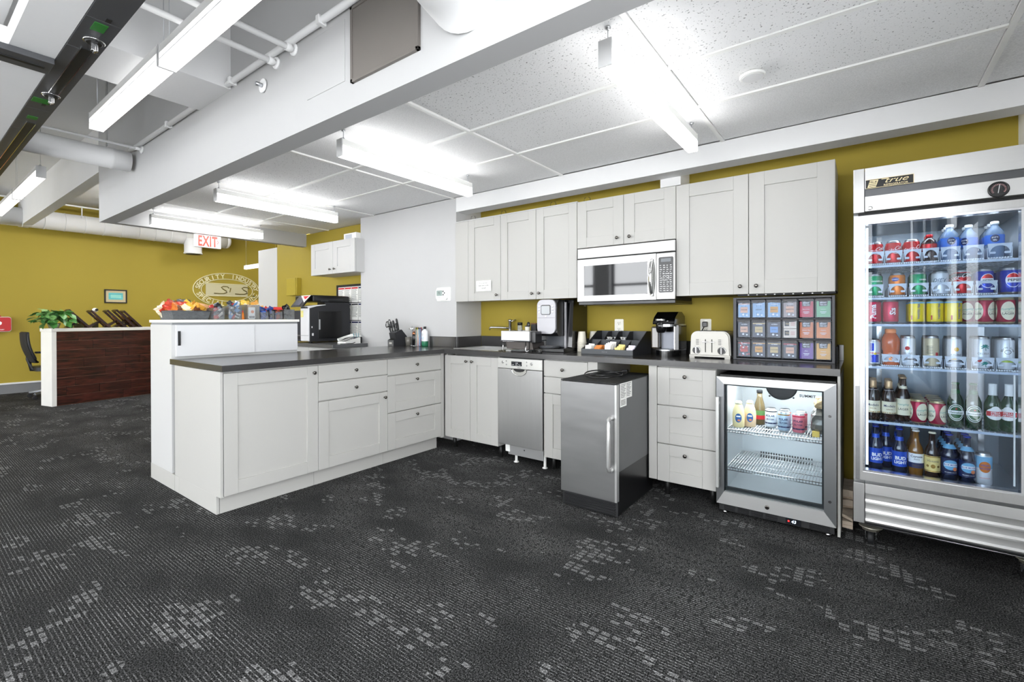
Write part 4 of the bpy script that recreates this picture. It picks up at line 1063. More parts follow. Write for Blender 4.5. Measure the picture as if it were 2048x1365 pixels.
# ---- single cup brewer
t = thing('cup_brewer', 'black single-cup coffee brewer with a silver handle between organiser and toaster', 'coffee maker', (1.94, .38, CT))
bx = 1.945
gb = mat('gloss_black')
def dprof(rx, ry, n=20, back=.13): # D-shaped plan: rounded front
    return [(bx+rx*math.cos(a), .40-back*0+ry*math.sin(a)) for a in [PI+PI*i/n for i in range(n+1)]]+[(bx+rx, .52), (bx-rx, .52)]
def slab(name, rx, ry, z0, z1, m, bev=.004):
    return MB().prism(dprof(rx, ry), lambda p, q, u: (p, q, u), z0, z1, sm=False).ob(name, m, t, bev)
slab('base', .088, .13, CT, .956, gb)
slab('base_rim', .089, .131, .956, .963, alum, .001)
B(bx-.085, bx+.085, .40, .52, .963, 1.13).ob('column', gb, t, .006)
MB().prism([(bx-.055, .963), (bx+.06, .963), (bx+.06, 1.09), (bx-.055, 1.09)], lambda p, q, u: (p, u, q), .392, .401).ob('column_front', mat('brewer_grey', '6d7078', .3, .4), t, .004)
MB().prism([(bx+.062, .963), (bx+.09, .963), (bx+.09, 1.14), (bx+.062, 1.14)], lambda p, q, u: (p, u, q), .33, .52).ob('side_fin', gb, t, .004)
MB().prism([(bx+.060, .958), (bx+.066, .958), (bx+.066, 1.14), (bx+.060, 1.14)], lambda p, q, u: (p, u, q), .322, .334).ob('chrome_edge', chrome, t)
MB().box(bx-.115, bx-.06, .33, .52, .965, 1.13).ob('water_tank', mat('smoke_tank', '4c453c', .08, coat=.3, spec=.7, var=.2), t, .012)
slab('head', .090, .125, 1.13, 1.148, alum, .004)
MB().prism([(.27, 1.148), (.52, 1.148), (.52, 1.205), (.45, 1.238), (.37, 1.238), (.30, 1.20), (.27, 1.165)], lambda p, q, u: (u, p, q), bx-.078, bx+.078).ob('lid', gb, t, .016)
MB().lathe((bx-.028, .305, 1.085), [(.024, 0), (.034, .015), (.038, .045), (.04, .085)], 20).ob('pod_holder', gb, t)
MB().lathe((bx-.028, .305, 1.17), [(.043, 0), (.045, .003), (.045, .016), (.04, .02)], 20).ob('handle_ring', chrome, t)
MB().sphere((bx+.028, .285, 1.165), .014, .012, .014).ob('latch', chrome, t)
plate(MB(), lambda u_, d, z: (u_, .298-d-(1.19-z)*.5, z), bx+.045, bx+.085, 1.152, 1.186, .008, 0, .004).ob('button_panel', mat('brewer_grey'), t)
MB().lathe((bx, .33, .963), [(.065, 0), (.065, .003)], 22).ob('drip_plate', alum, t)

# ---- toaster
t = thing('toaster', 'brushed silver four-slice toaster with two black dials', 'toaster', (2.25, .4, CT))
TX0, TX1 = 2.118, 2.384
tp = [(TX0, .935), (TX0+.004, 1.04)]+arc(TX0+.05, 1.055, .045, PI, PI/2, 6)+arc(TX1-.05, 1.055, .045, PI/2, 0, 6)+[(TX1-.004, 1.04), (TX1, .935)]
ts = mat('toaster_steel', 'a09e98', .34, .6, var=.03, stretch=(1, 1, 30))
MB().prism(tp, lambda p, q, u: (p, u, q), .325, .56).ob('body', ts, t, .004)
fp = [(TX0+.006+(p-TX0)*.952, .925+(q-.925)*.97) for p, q in tp]
MB().prism(fp, lambda p, q, u: (p, u, q), .308, .325).ob('front_plate', ts, t, .003)
MB().prism([(p, q) for p, q in tp], lambda p, q, u: ((p-2.247)*1.012+2.247, u, (q-.935)*1.012+.935), .335, .345).ob('rim', mat('toaster_black', '18181a', .4), t)
B(TX0-.002, TX1+.002, .303, .565, .922, .937).ob('base', ts, t, .003)
for x in (TX0, TX1-.035):
    for y in (.305, .52): B(x, x+.035, y, y+.04, CT, .9225).ob('foot', ts, t)
mb = MB()
for x in (2.225, 2.267): mb.box(x-.0028, x+.0028, .3065, .309, .955, 1.045)
mb.ob('lever_slot', dark, t)
for x in (2.222, 2.270): MB().box(x-.017, x+.017, .292, .309, 1.022, 1.031).ob('lever', chrome, t, .003)
for x in (2.165, 2.33):
    d_ = MB().lathe((x, .308, .968), [(.026, 0), (.027, -.002), (.0235, -.004)], 24, axis='y').ob('dial_ring', chrome, t)
    MB().lathe((x, .304, .968), [(.022, 0), (.022, -.010), (.02, -.012)], 24, axis='y').ob('dial', blackp, d_)
    MB().box(x-.003, x+.003, .288, .293, .948, .988).ob('pointer', chrome, d_, .001)
mb = MB()
for x in (2.172, 2.318):
    for k in range(4): mb.box(x-.010, x+.010, .3068, .309, 1.008+k*.0105, 1.012+k*.0105); mb.box(x+.017, x+.019, .307, .309, 1.009+k*.0105, 1.011+k*.0105)
mb.ob('buttons', greyp, t)
mb = MB()
for y in (.40, .48):
    for x in (2.145, 2.255): mb.box(x, x+.095, y-.012, y+.012, 1.0995, 1.1012)
mb.ob('bread_slots', dark, t)

# ---- drawer rack of tea and coffee pouches
t = thing('tea_rack', 'black countertop rack of eighteen clear drawers filled with tea and coffee pouches', 'rack', (2.68, .45, CT))
rk = mat('rack_blue_black', '1b1d26', .35, var=.1)
RX0, RX1, RZ0, RZ1, RY0, RY1 = 2.402, 2.965, CT, 1.328, .31, .585
mb = MB().box(RX0, RX0+.02, RY0, RY1, RZ0, RZ1).box(RX1-.016, RX1, RY0, RY1, RZ0, RZ1).box(RX0+.02, RX1-.016, RY0, RY1, RZ0, RZ0+.012).box(RX0+.02, RX1-.016, RY0, RY1, RZ1-.014, RZ1).box(RX0+.02, RX1-.016, RY1-.01, RY1, RZ0+.012, RZ1-.014)
CW = (RX1-.016-RX0-.02)/6; CH = (RZ1-.014-RZ0-.012)/3
for i in range(1, 6): mb.box(RX0+.02+CW*i-.002, RX0+.02+CW*i+.002, RY0+.006, RY1-.01, RZ0+.012, RZ1-.014)
for j in (1, 2): mb.box(RX0+.02, RX1-.016, RY0+.004, RY1-.01, RZ0+.012+CH*j-.004, RZ0+.012+CH*j+.004)
mb.ob('case', rk, t, .0015)
B(RX1, RX1+.012, .40, .56, CT, CT+.10).ob('side_clip', blackm, t)
drw = glass('drawer_clear', 'eef3fa', .45, .03)
cols = [['orange0', 'blue0', 'gold0', 'brown0', 'd0304a', '7cbf8a'], ['tan1', 'gold1', 'sky1', 'cream', 'dd7434', 'ea8232'], ['mix2', 'gold2', 'tan2', 'red2', '6f3f9a', 'f0ab33']]
inkw = whitei
def flat(mb, u0, u1, z0, z1, y, mi): return mb.add([(u0, y, z0), (u1, y, z0), (u1, y, z1), (u0, y, z1)], [(0, 1, 2, 3)], mi)
PM = [mat('pouch_navy', '23283a', .4, bump=.25, bs=30), mat('pouch_blue', '8fb3cf', .4, bump=.2, bs=30), mat('pouch_brown', 'a58f86', .4, bump=.2, bs=30), mat('panel_orange', 'e5a03e', .5), mat('panel_tan', 'd8b878', .5), mat('panel_sky', '6f9ed0', .5), mat('panel_peach', 'e8b08e', .5), mat('panel_red', 'd0402f', .5), mat('carton_cream', 'efdcc4', .6)]
names = [['pale blue coffee pouches with an orange square', 'light blue coffee pouches with a blue square', 'slate coffee pouches with a gold square', 'brown striped coffee pouches', 'red tea carton with a black label', 'green tea carton with a black label'],
         ['navy coffee pouch with a tan square', 'navy coffee pouch with a gold landscape square', 'navy coffee pouch with a bright blue square', 'cream cartons stacked in two', 'dark orange tea carton with a black label', 'bright orange tea carton with a black label'],
         ['coffee pouch with a busy red and white pattern', 'navy coffee pouch with an orange stripe and square', 'navy coffee pouch with a yellow stripe and tan square', 'navy coffee pouch with a red stripe and peach square', 'purple tea carton with a black label', 'yellow tea carton with a black label']]
words = [['HOUSE', 'DECAF', 'BREAKFAST', 'BARISTA', '', ''], ['ROMA', 'COLOMBIA', 'SEA SALT', '', '', ''], ['FRENCH ROAST', 'TOAST', 'French Vanilla', 'HAZELNUT', '', '']]
for j in range(3):
    for i in range(6):
        x0 = RX0+.02+CW*i+.003; x1 = RX0+.02+CW*(i+1)-.003; z1 = RZ1-.014-CH*j-.005; z0 = z1-CH+.012
        xc = (x0+x1)/2
        d_ = MB().box(x0, x1, RY0-.004, RY0-.001, z0, z1-.008).box(x0, x0+.002, RY0-.001, RY1-.02, z0, z1-.012).box(x1-.002, x1, RY0-.001, RY1-.02, z0, z1-.012).box(x0, x1, RY0-.001, RY1-.02, z0, z0+.002).ob('drawer', drw, t)
        MB().prism([(x0+.002, z1-.008), (xc-.02, z1-.014), (xc+.02, z1-.014), (x1-.002, z1-.008), (x1-.002, z1), (x0+.002, z1)], lambda p, q, u: (p, u, q), RY0-.006, RY0+.004).ob('drawer_pull', rk, d_)
        c0 = cols[j][i]; y = RY0+.012
        a0, a1, b0, b1 = x0+.006, x1-.005, z0+.004, z1-.016
        pl = 'tea_carton' if i >= 3 and not (j == 0 and i == 3) and not (j == 2 and i == 3) else 'coffee_pouch'
        nm = names[j][i]
        q = thing(pl, nm + ', %s rack row' % ('top', 'middle', 'bottom')[j], 'carton' if pl == 'tea_carton' else 'pouch', (xc, y, z0), 'packs in the drawer rack')
        if i >= 4:
            m_ = mat('carton_'+c0, c0, .5, var=.04)
            B(a0, a1, y, y+.12, b0, b1).ob('box', m_, q, .001)
            mb = MB()
            mb.prism([(xc-.021, b0+.066), (xc+.020, b0+.068), (xc+.023, b0+.098), (xc-.023, b0+.103)], lambda p, r_, u: (p, u, r_), y-.0008, y-.0003, 0)
            mb.text('BRIGHT', lambda u, v: (xc+u, y-.0012, b0+.088+v), .0115, 1, bold=.03, sx=.85).text('TEA CO', lambda u, v: (xc+u, y-.0012, b0+.075+v), .0115, 1, bold=.03, sx=.85).text('the', lambda u, v: (xc-.008+u, y-.0012, b0+.097+v), .006, 1)
            mb.text(('Earl Grey', 'Green Tea', 'Mint', 'Lemon', 'English', 'Herbal')[(i-4)*3+j], lambda u, v: (xc+u, y-.0012, b0+.048+v), .0095, 1, shear=.3)
            flat(mb, xc-.016, xc+.016, b0+.030, b0+.0335, y-.0008, 1); flat(mb, xc-.011, xc+.011, b0+.022, b0+.0245, y-.0008, 1)
            mb.ob('print', [dark, whitei], q)
        elif c0 == 'cream':
            for k in range(2):
                zz = b0+k*.058
                B(a0, a1, y, y+.12, zz, zz+.056).ob('box', PM[8], q, .001)
                mb = MB(); flat(mb, a0+.006, xc-.004, zz+.014, zz+.044, y-.0006, 0)
                mb.text('TEA', lambda u, v: (a0+.021+u, y-.001, zz+.029+v), .012, 1, bold=.02)
                for r_ in range(3): flat(mb, xc+.004, a1-.008, zz+.018+r_*.008, zz+.020+r_*.008, y-.0006, 2)
                mb.ob('print', [dark, PM[4], redi], q)
        else:
            base = PM[1] if c0 in ('orange0', 'blue0', 'gold0') else PM[2] if c0 == 'brown0' else PM[0]
            k = 3 if j == 0 or i == 0 else 1
            for r_ in range(k):
                o_ = .0; n_ = 4
                seg = (a1-a0)/k
                MB().prism([(a0+seg*r_, b0), (a0+seg*(r_+1)-.001, b0), (a0+seg*(r_+1)-.001, b1-R.uniform(0, .008)), (a0+seg*r_, b1-R.uniform(0, .008))], lambda p, r2, u: (p, u, r2), y, y+.09).ob('pouch', base, q, .002)
            pc = {'orange0': 6, 'blue0': 1, 'gold0': 3, 'brown0': 6, 'tan1': 6, 'gold1': 4, 'sky1': 5, 'mix2': 7, 'gold2': 3, 'tan2': 4, 'red2': 6}[c0]
            mb = MB()
            flat(mb, xc-.022, xc+.022, b0+.030, b0+.068, y-.0006, 1)
            mb.text(words[j][i], lambda u, v: (xc+u, y-.0012, b0+.05+v), .0115 if len(words[j][i]) < 8 else .0072, 2, shear=.1, bold=.02)
            mb.text('ALTERRA', lambda u, v: (xc+.002+u, y-.0012, b0+.083+v), .0085, 0, bold=.03)
            mb.lathe((xc-.005, y-.001, b0+.018), [(.0065, 0), (.0065, -.0004)], 12, 0, 'y')
            mb.fbox(FY(y), xc+.012, xc+.022, .0003, .0006, b0+.010, b0+.018, 0)
            if j == 2 or c0 in ('orange0', 'gold1'):
                flat(mb, a0, a1, b1-.012, b1-.006, y-.0007, 1 if c0 != 'red2' else 3)
            if c0 == 'mix2':
                for r_ in range(26):
                    px, pz = R.uniform(a0, a1-.012), R.uniform(b0, b1-.01)
                    flat(mb, px, px+R.uniform(.004, .012), pz, pz+R.uniform(.002, .008), y-.0009-R.random()*.0002, R.choice((0, 0, 1, 3, 2)))
            mb.ob('print', [whitei, PM[pc], dark, redi], q)

# ---- knife block group on the peninsula, against the pier
t = thing('knife_block', 'dark grey knife block full of black handled knives', 'knife block', (-.76, .09, CT))
kb = mat('block_grey', '5d5e61', .45, .2, var=.08); kd = mat('block_dark', '2c2d30', .5)
kx0, kx1 = -.825, -.735
MB().prism([(.02, CT), (.20, CT), (.235, .97), (.125, 1.083), (.035, 1.048), (.050, .985), (.02, .975)], lambda p, q, u: (u, p, q), kx0, kx1).ob('block', kd, t, .003)
MB().box(kx0+.001, kx1-.001, .017, .0205, CT+.001, .972).ob('front', kb, t)
MB().fbox(FY(.017), -.80, -.76, 0, .001, .935, .953).ob('badge', alum, t)
mb = MB()
for k in range(6): mb.prism([(.022, .977), (.048, .986), (.047, .989), (.021, .980)], lambda p, q, u: (u, p, q), kx0+.008+k*.0135, kx0+.013+k*.0135)
mb.ob('steak_slots', dark, t)
n_ = Vector((0, -.35, .94)).normalized()
for i, (x, y, L, w_) in enumerate(((-.812, .055, .105, .010), (-.79, .065, .145, .011), (-.765, .075, .15, .011), (-.745, .085, .12, .010), (-.80, .10, .12, .010), (-.755, .11, .155, .011))):
    k = thing('knife', ('black riveted knife handle in the block, ' + ['front left', 'front second', 'front third', 'front right', 'back left', 'back right'][i]), 'knife', (x, y, 1.06), 'knives in the block')
    z0 = 1.048+(y-.035)*.39
    p0 = Vector((x, y, z0-.03)); dvec = Vector(((x+.78)*1.2, -.28, 1)).normalized()
    q0 = p0+dvec*.032; q1 = p0+dvec*L
    MB().tube([p0, q0, q0+dvec*.012], [.004, .006, .0085], 8).ob('bolster', chrome, k)
    MB().tube([q0+dvec*.012, p0+dvec*(L*.55), q1-dvec*.012, q1], [.0085, w_, w_, .006], 8).ob('handle', blackp, k)
    MB().tube([q1-dvec*.001, q1+dvec*.004], [.008, .006], 8).ob('pommel', chrome, k)
    for f in (.45, .7):
        MB().sphere(p0+dvec*(L*f)+Vector((0, -w_*.95, 0)), .003, .002, .003, 8, 4).ob('rivet', chrome, k)
k = thing('kitchen_shears', 'black looped scissor handles at the left of the knife block', 'scissors', (-.83, .06, 1.06))
for (cx, cz, rx, rz) in ((-.868, 1.135, .020, .030), (-.835, 1.158, .017, .026)):
    MB().tube([(cx+rx*math.cos(a), .045, cz+rz*math.sin(a)+.25*rx*math.cos(a)) for a in [2*PI*i/18 for i in range(18)]], .005, 8, closed=True).ob('finger_loop', blackp, k)
MB().tube([(-.85, .047, 1.118), (-.83, .05, 1.09), (-.817, .055, 1.058)], [.007, .008, .006], 8).ob('shank', blackp, k)
MB().tube([(-.83, .047, 1.13), (-.822, .05, 1.095)], [.006, .006], 8).ob('shank', blackp, k)

t = thing('milk_frother', 'slender chrome frother on a wire stand behind the black canisters', 'frother', (-.66, .19, CT))
MB().lathe((-.655, .20, CT), [(.030, 0), (.030, .006), (.01, .010)], 18).ob('base', chrome, t)
MB().tube([(-.655, .20, .92), (-.655, .20, 1.085)], .0025, 6).ob('stem', chrome, t)
MB().lathe((-.655, .20, 1.085), [(.034, 0), (.036, .004), (.024, .022), (.01, .028), (.006, .036)], 20).ob('dome', chrome, t)
MB().lathe((-.648, .195, 1.066), [(.018, 0), (.018, .004)], 16).ob('whisk_ring', chrome, t)
t = thing('glass_tumbler', 'short smoky glass tumbler between the knife block and the straws', 'glass', (-.715, .18, CT))
MB().lathe((-.715, .195, CT), [(.026, 0), (.033, .09), (.031, .09), (.024, .006)], 18).ob('glass', mat('smoke_glass', '77746c', .1, coat=.3, spec=.7), t)
MB().lathe((-.715, .195, CT+.09), [(.0335, 0), (.0335, .002), (.031, .002)], 18).ob('rim', chrome, t)
t = thing('pepper_mill', 'small black and copper grinder just left of the straws', 'grinder', (-.60, .16, CT))
MB().lathe((-.600, .178, CT), [(.024, 0), (.024, .004)], 16).ob('base', chrome, t)
MB().lathe((-.600, .178, CT+.004), [(.023, 0), (.023, .10), (.019, .112)], 16).ob('body', blackp, t)
MB().lathe((-.600, .178, CT+.116), [(.021, 0), (.023, .008), (.019, .024), (.009, .034)], 16).ob('cap', mat('copper', 'a06a4c', .25, .9), t)
t = thing('straw_bag', 'bundle of many coloured straws in clear wrap beside the white bottle', 'straws', (-.548, .19, CT))
sc_ = ['d83a3a', '2f8f4e', '2a62c8', 'e7c23a', '8f2f6e', '42b6c4', 'e88f3a', 'f2f2f2', '30343a', 'cf5a8c', '7fb2e8', 'b03040']
for k in range(34):
    a = R.uniform(0, 2*PI); r = .036*math.sqrt(R.random()); a2 = a+R.uniform(-.5, .9)
    x, y = -.548+r*math.cos(a), .192+r*math.sin(a)*.8
    MB().tube([(x, y, CT+.002), (-.548+r*math.cos(a2), .192+r*.8*math.sin(a2), 1.10+R.uniform(-.008, .006))], .0038, 6).ob('straw', mat('straw_'+sc_[k % 12], sc_[k % 12], .4), t)
MB().lathe((-.548, .192, CT+.001), [(.042, 0), (.041, .08), (.040, .17)], 18, cap=False).ob('wrap', clearp, t)
t = thing('soap_bottle', 'white bottle with a dark cap and green base at the right of the straws', 'bottle', (-.462, .19, CT))
MB().lathe((-.462, .195, CT), [(.030, 0, 0), (.034, .006, 0), (.034, .052, 0), (.034, .056, 1), (.034, .135, 1), (.030, .156, 1), (.014, .166, 1), (.013, .175, 1)], 22).ob('bottle', [mat('soap_green', '2f7a58', .25, coat=.3), mat('bottle_white', 'e9ecee', .3)], t)
MB().lathe((-.462, .195, CT+.175), [(.013, 0), (.0145, .002), (.0145, .022), (.012, .025)], 16).ob('cap', blackm, t)
def wrapc(cx, cy, r, z, a0=-PI/2): return lambda u, v: (cx+r*math.cos(a0+u/r), cy+r*math.sin(a0+u/r), z+v)
mb = MB()
mb.text('hand', wrapc(-.462, .195, .0345, CT+.125), .013, 0).text('soap', wrapc(-.462, .195, .0345, CT+.112), .011, 0)
for k in range(5): mb.tube([wrapc(-.462, .195, .0345, CT+.075)(-.02+.04*i/8, .008*math.sin(i*.8+k)+.004*k) for i in range(9)], .0008, 4, 1)
mb.ob('label', [greyp, mat('pale_blue_ink', '9cc6dc', .5)], t)

# ================================================================== DRINKS IN THE TALL REFRIGERATOR
def can_mesh(t, cols, art=None, r=.0325, h=.121, slim=False, lid=alum):
    """cols: list of materials; first is the body. art(mb, W, zr) draws wrapped print"""
    x, y, z = LOC[t]
    nk = .0265 if not slim else r-.004
    body = MB().lathe((x, y, z), [(r*.72, 0, 1), (r*.80, .001, 1), (r-.001, .009, 1), (r, .012, 0), (r, h-.016, 0), (r-.002, h-.011, 0), (nk, h-.003, 1), (nk, h, 1), (nk-.002, h-.001, 1)], 28)
    body.ob('body', [cols[0], lid], t)
    l = MB().lathe((x, y, z+h-.003), [(nk-.003, 0), (nk-.006, .0006), (.001, .0006)], 20).ob('lid', lid, t)
    MB().prism(rrect(-.006, .006, -.010, .010, .005, 3), lambda p, q, u: (x+p, y+q, z+u), h-.0022, h-.0012).ob('tab', lid, l)
    if art:
        mb = MB()
        W = lambda rr=r+.0004, zz=0., a0=-PI/2: (lambda u, v: (x+rr*math.cos(a0+u/rr), y+rr*math.sin(a0+u/rr), z+zz+v))
        art(mb, W); mb.ob('print', cols[1:], t)
def oval(mb, fn, rx, rz, mi, n=24, dr=0.):
    vs = [fn(0, 0)]+[fn(rx*math.cos(2*PI*i/n), rz*math.sin(2*PI*i/n)) for i in range(n)]
    for ring in (.5,):
        pass
    k = 6; V = []; Fc = []
    for a in range(k+1):
        for i in range(n): V.append(fn(rx*a/k*math.cos(2*PI*i/n), rz*a/k*math.sin(2*PI*i/n)))
    for a in range(k):
        for i in range(n):
            j = (i+1) % n; Fc.append((a*n+i, a*n+j, (a+1)*n+j, (a+1)*n+i))
    return mb.add(V, Fc, mi)
def band(mb, fn, u0, u1, z0, z1, mi, n=10):
    V = []; 
    for i in range(n+1):
        u = u0+(u1-u0)*i/n; V += [fn(u, z0), fn(u, z1)]
    return mb.add(V, [(2*i, 2*i+2, 2*i+3, 2*i+1) for i in range(n)], mi)
def vt(mb, W, s, size, mi, zz=.06, du=0., **k):   # lettering that runs up the can
    f = W(zz=zz); return mb.text(s, lambda u, v: f(-v+du, u), size, mi, **k)
redc = mat('can_red', 'c01820', .25, .35); cherry = mat('can_cherry', 'c81f4a', .25, .3); greenc = mat('can_green', '2f9a68', .25, .35)
orangec = mat('can_orange', 'e07a1c', .25, .3); bluec = mat('can_blue', '1433a8', .22, .35); silverc = mat('can_silver_white', 'dfe3ea', .3, .3)
yellowc = mat('can_yellow', 'f0d62c', .3, .1); creamc = mat('label_cream', 'e9e2c8', .5); blackc = mat('can_black', '1a1a1c', .3, .3)
darkred = mat('lager_red', 'a3193c', .25, .35); tan = mat('can_tan', 'cfc2a4', .35, .3); limeg = mat('lime_band', 'b5d24a', .4); teal = mat('teal_ink', '2c9a94', .5)
skyb = mat('sky_ink', '78b4dc', .5); goldc = mat('can_gold', 'c79a4a', .25, .7); peach = mat('peach_ink', 'e88a5a', .5); navy = mat('label_navy', '14204e', .4)
def a_script(mb, W):
    f = W(zz=.078); mb.text('Coca-Cola', lambda u, v: f(u, v+u*.25), .026, 0, shear=.55, bold=.0, sx=.95)
    f = W(zz=.05); 
    for i in range(14): pass
    mb.tube([W(.0327, .060)(-.03+.06*i/14, .006*math.sin(i*.45)) for i in range(15)], .0011, 4, 0)
def a_pepsi(mb, W):
    f = W(zz=.064); oval(mb, f, .027, .034, 0)
    g = W(.0333, .064)
    for v0, v1, mi in ((.012, .0315, 1), (-.0315, -.012, 2)):
        k, n = 6, 10; V = []
        for a in range(k+1):
            v = v0+(v1-v0)*a/k; ru = .0245*math.sqrt(max(0, 1-(v/.0316)**2))
            V += [g(-ru+2*ru*i/n, v) for i in range(n+1)]
        mb.add(V, [(a*(n+1)+i, a*(n+1)+i+1, (a+1)*(n+1)+i+1, (a+1)*(n+1)+i) for a in range(k) for i in range(n)], mi)
    h = W(.0337, .064); mb.text('PEPSI', lambda u, v: h(u, v), .016, 3, bold=.03, sx=1.1)
def a_plain(word, mi=0, size=.018, zz=.07, **k):
    return lambda mb, W: mb.text(word, W(zz=zz), size, mi, **k)
def a_lager(mb, W):
    for a in (-PI/2, -PI/2+2*PI/3, -PI/2-2*PI/3):
        oval(mb, W(zz=.060, a0=a), .027, .043, 0)
        f = W(.0333, .068, a); mb.text('Yuengling', lambda u, v: f(u, v+u*.12), .0135, 1, shear=.5)
        f = W(.0333, .047, a); mb.text('LAGER', f, .0145, 2, bold=.01)
        f = W(.0333, .057, a); mb.text('TRADITIONAL', f, .0045, 2)
def a_sis(word): return lambda mb, W: (vt(mb, W, word, .034, 1, .062, .001, bold=.10), vt(mb, lambda zz=0., rr=.0334: W(rr, zz), word, .034, 0, .062, .001, bold=.03))
def a_twist(mb, W):
    band(mb, W(zz=0), -.1, .1, .100, .108, 1, 20)
    vt(mb, W, 'TWISTED TEA', .0125, 0, .06, .004, bold=.03); band(mb, W(zz=0), -.028, -.022, .018, .040, 2, 3)
def a_celsius(c):
    def f(mb, W):
        oval(mb, W(zz=.094), .010, .010, c); g = W(.0292, .0935); 
        mb.text('CELSIUS', W(zz=.068), .0115, 0, bold=.01); band(mb, W(zz=0), -.03, .03, .036, .041, 0, 8); band(mb, W(zz=0), -.025, .0, .044, .060, c, 6)
    return f
def a_palm(mb, W):
    for (du, dz, s_) in ((.006, .110, 1.), (.006, .030, .9)):
        f = W(zz=dz)
        for k in range(7):
            a = PI*(-.15+1.3*k/6)
            mb.tube([f(du, 0), f(du+.010*s_*math.cos(a), .011*s_*math.sin(a)), f(du+.017*s_*math.cos(a), .013*s_*math.sin(a)-.003)], [.0016, .0026, .0008], 4, 0)
        mb.tube([f(du, 0), f(du+.002, -.018*s_)], .0012, 4, 0)
    mb.text('CELSIUS', W(zz=.078), .0125, 1); oval(mb, W(zz=.048, a0=-PI/2-.5), .009, .011, 2)
def a_claw(mb, W):
    band(mb, W(zz=0), -.03, .03, .040, .058, 0, 10); mb.text('NATURAL LIME', W(.0306, .049), .0065, 1)
    for k, c in enumerate('WHITE CLAW'):
        a = PI*(1-(k+.5)/10); f = W(zz=.088); mb.text(c, lambda u, v, a=a: f(.021*math.cos(a)+u, .021*math.sin(a)+v), .009, 1, bold=.02)
    f = W(zz=.088); mb.tube([f(.011*math.cos(a), .009*math.sin(a)) for a in [2*PI*i/16 for i in range(16)]], .0009, 4, 1, closed=True)
def a_bull(mb, W):
    band(mb, W(zz=0), -.024, -.004, .075, .115, 0, 6); band(mb, W(zz=0), -.02, .016, .015, .055, 0, 8); mb.text('RED BULL', W(.0272, .064), .010, 1, bold=.03); oval(mb, W(.0272, .06), .006, .006, 2)
def a_tan(mb, W):
    for k in range(7): band(mb, W(zz=0), -.026, .0, .07+.006*k, .0722+.006*k, 0, 6)
    band(mb, W(zz=0), .010, .022, .058, .076, 1, 4)
def a_seltzer(mb, W):
    band(mb, W(zz=0), -.1, .1, .085, .14, 0, 20); oval(mb, W(.0303, .092), .022, .026, 1); mb.text('HIGH', W(.0308, .100), .013, 2, bold=.02); mb.text('NOON', W(.0308, .085), .013, 2, bold=.02); mb.text('GRAPEFRUIT', W(zz=.04), .007, 3)
# (prototype builder, height, radius)
KINDS = {
 'coke': lambda t: can_mesh(t, [redc, whitei], a_script), 'green': lambda t: can_mesh(t, [greenc, whitei], a_plain('GINGER ALE', 0, .010, .082, bold=.02)),
 'orange': lambda t: can_mesh(t, [orangec, bluei, whitei], lambda mb, W: (oval(mb, W(zz=.088), .016, .010, 0), mb.text('SUNKIST', W(.0333, .088), .008, 1, bold=.02))),
 'dr': lambda t: can_mesh(t, [silverc, mat('grey_ink', '6f7f96', .5)], a_plain('DIET', 0, .026, .075, shear=.3, bold=.02)),
 'zero': lambda t: can_mesh(t, [redc, whitei, blackc], lambda mb, W: (band(mb, W(.0327, 0), -.102, .102, .088, .106, 1, 30), a_script(mb, lambda rr=.0331, zz=0., a0=-PI/2: W(rr, zz+.012, a0)))),
 'pepsi': lambda t: can_mesh(t, [bluec, whitei, redc, bluec, blackc], a_pepsi),
 'sis1': lambda t: can_mesh(t, [cherry, whitei, darkred], a_sis('Sis'), h=.123), 'sis2': lambda t: can_mesh(t, [cherry, whitei, darkred], a_sis('Puma'), h=.123),
 'twist': lambda t: can_mesh(t, [yellowc, bluei, skyb, redi], a_twist), 'lager': lambda t: can_mesh(t, [darkred, creamc, teal, blackc], a_lager, lid=mat('gold_lid', 'd8c69a', .3, .8)),
 'bull': lambda t: can_mesh(t, [mat('can_pale_grey', 'ccd2dc', .3, .4), bluec, redi, yellowc], a_bull, r=.0268, h=.134, slim=True),
 'cel_o': lambda t: can_mesh(t, [silverc, greyp, redi], a_celsius(1), r=.0290, h=.155, slim=True), 'cel_y': lambda t: can_mesh(t, [silverc, greyp, mat('band_amber', 'e5b23c', .4)], a_celsius(1), r=.0290, h=.155, slim=True),
 'tan': lambda t: can_mesh(t, [tan, greyp, redi], a_tan, r=.0290, h=.157, slim=True), 'palm': lambda t: can_mesh(t, [silverc, teal, greyp, redi], a_palm, r=.0290, h=.157, slim=True),
 'claw': lambda t: can_mesh(t, [silverc, limeg, greyp], a_claw, r=.0300, h=.155, slim=True), 'seltzer': lambda t: can_mesh(t, [silverc, skyb, orangec, bluei, redi], a_seltzer, r=.0298, h=.156, slim=True),
}
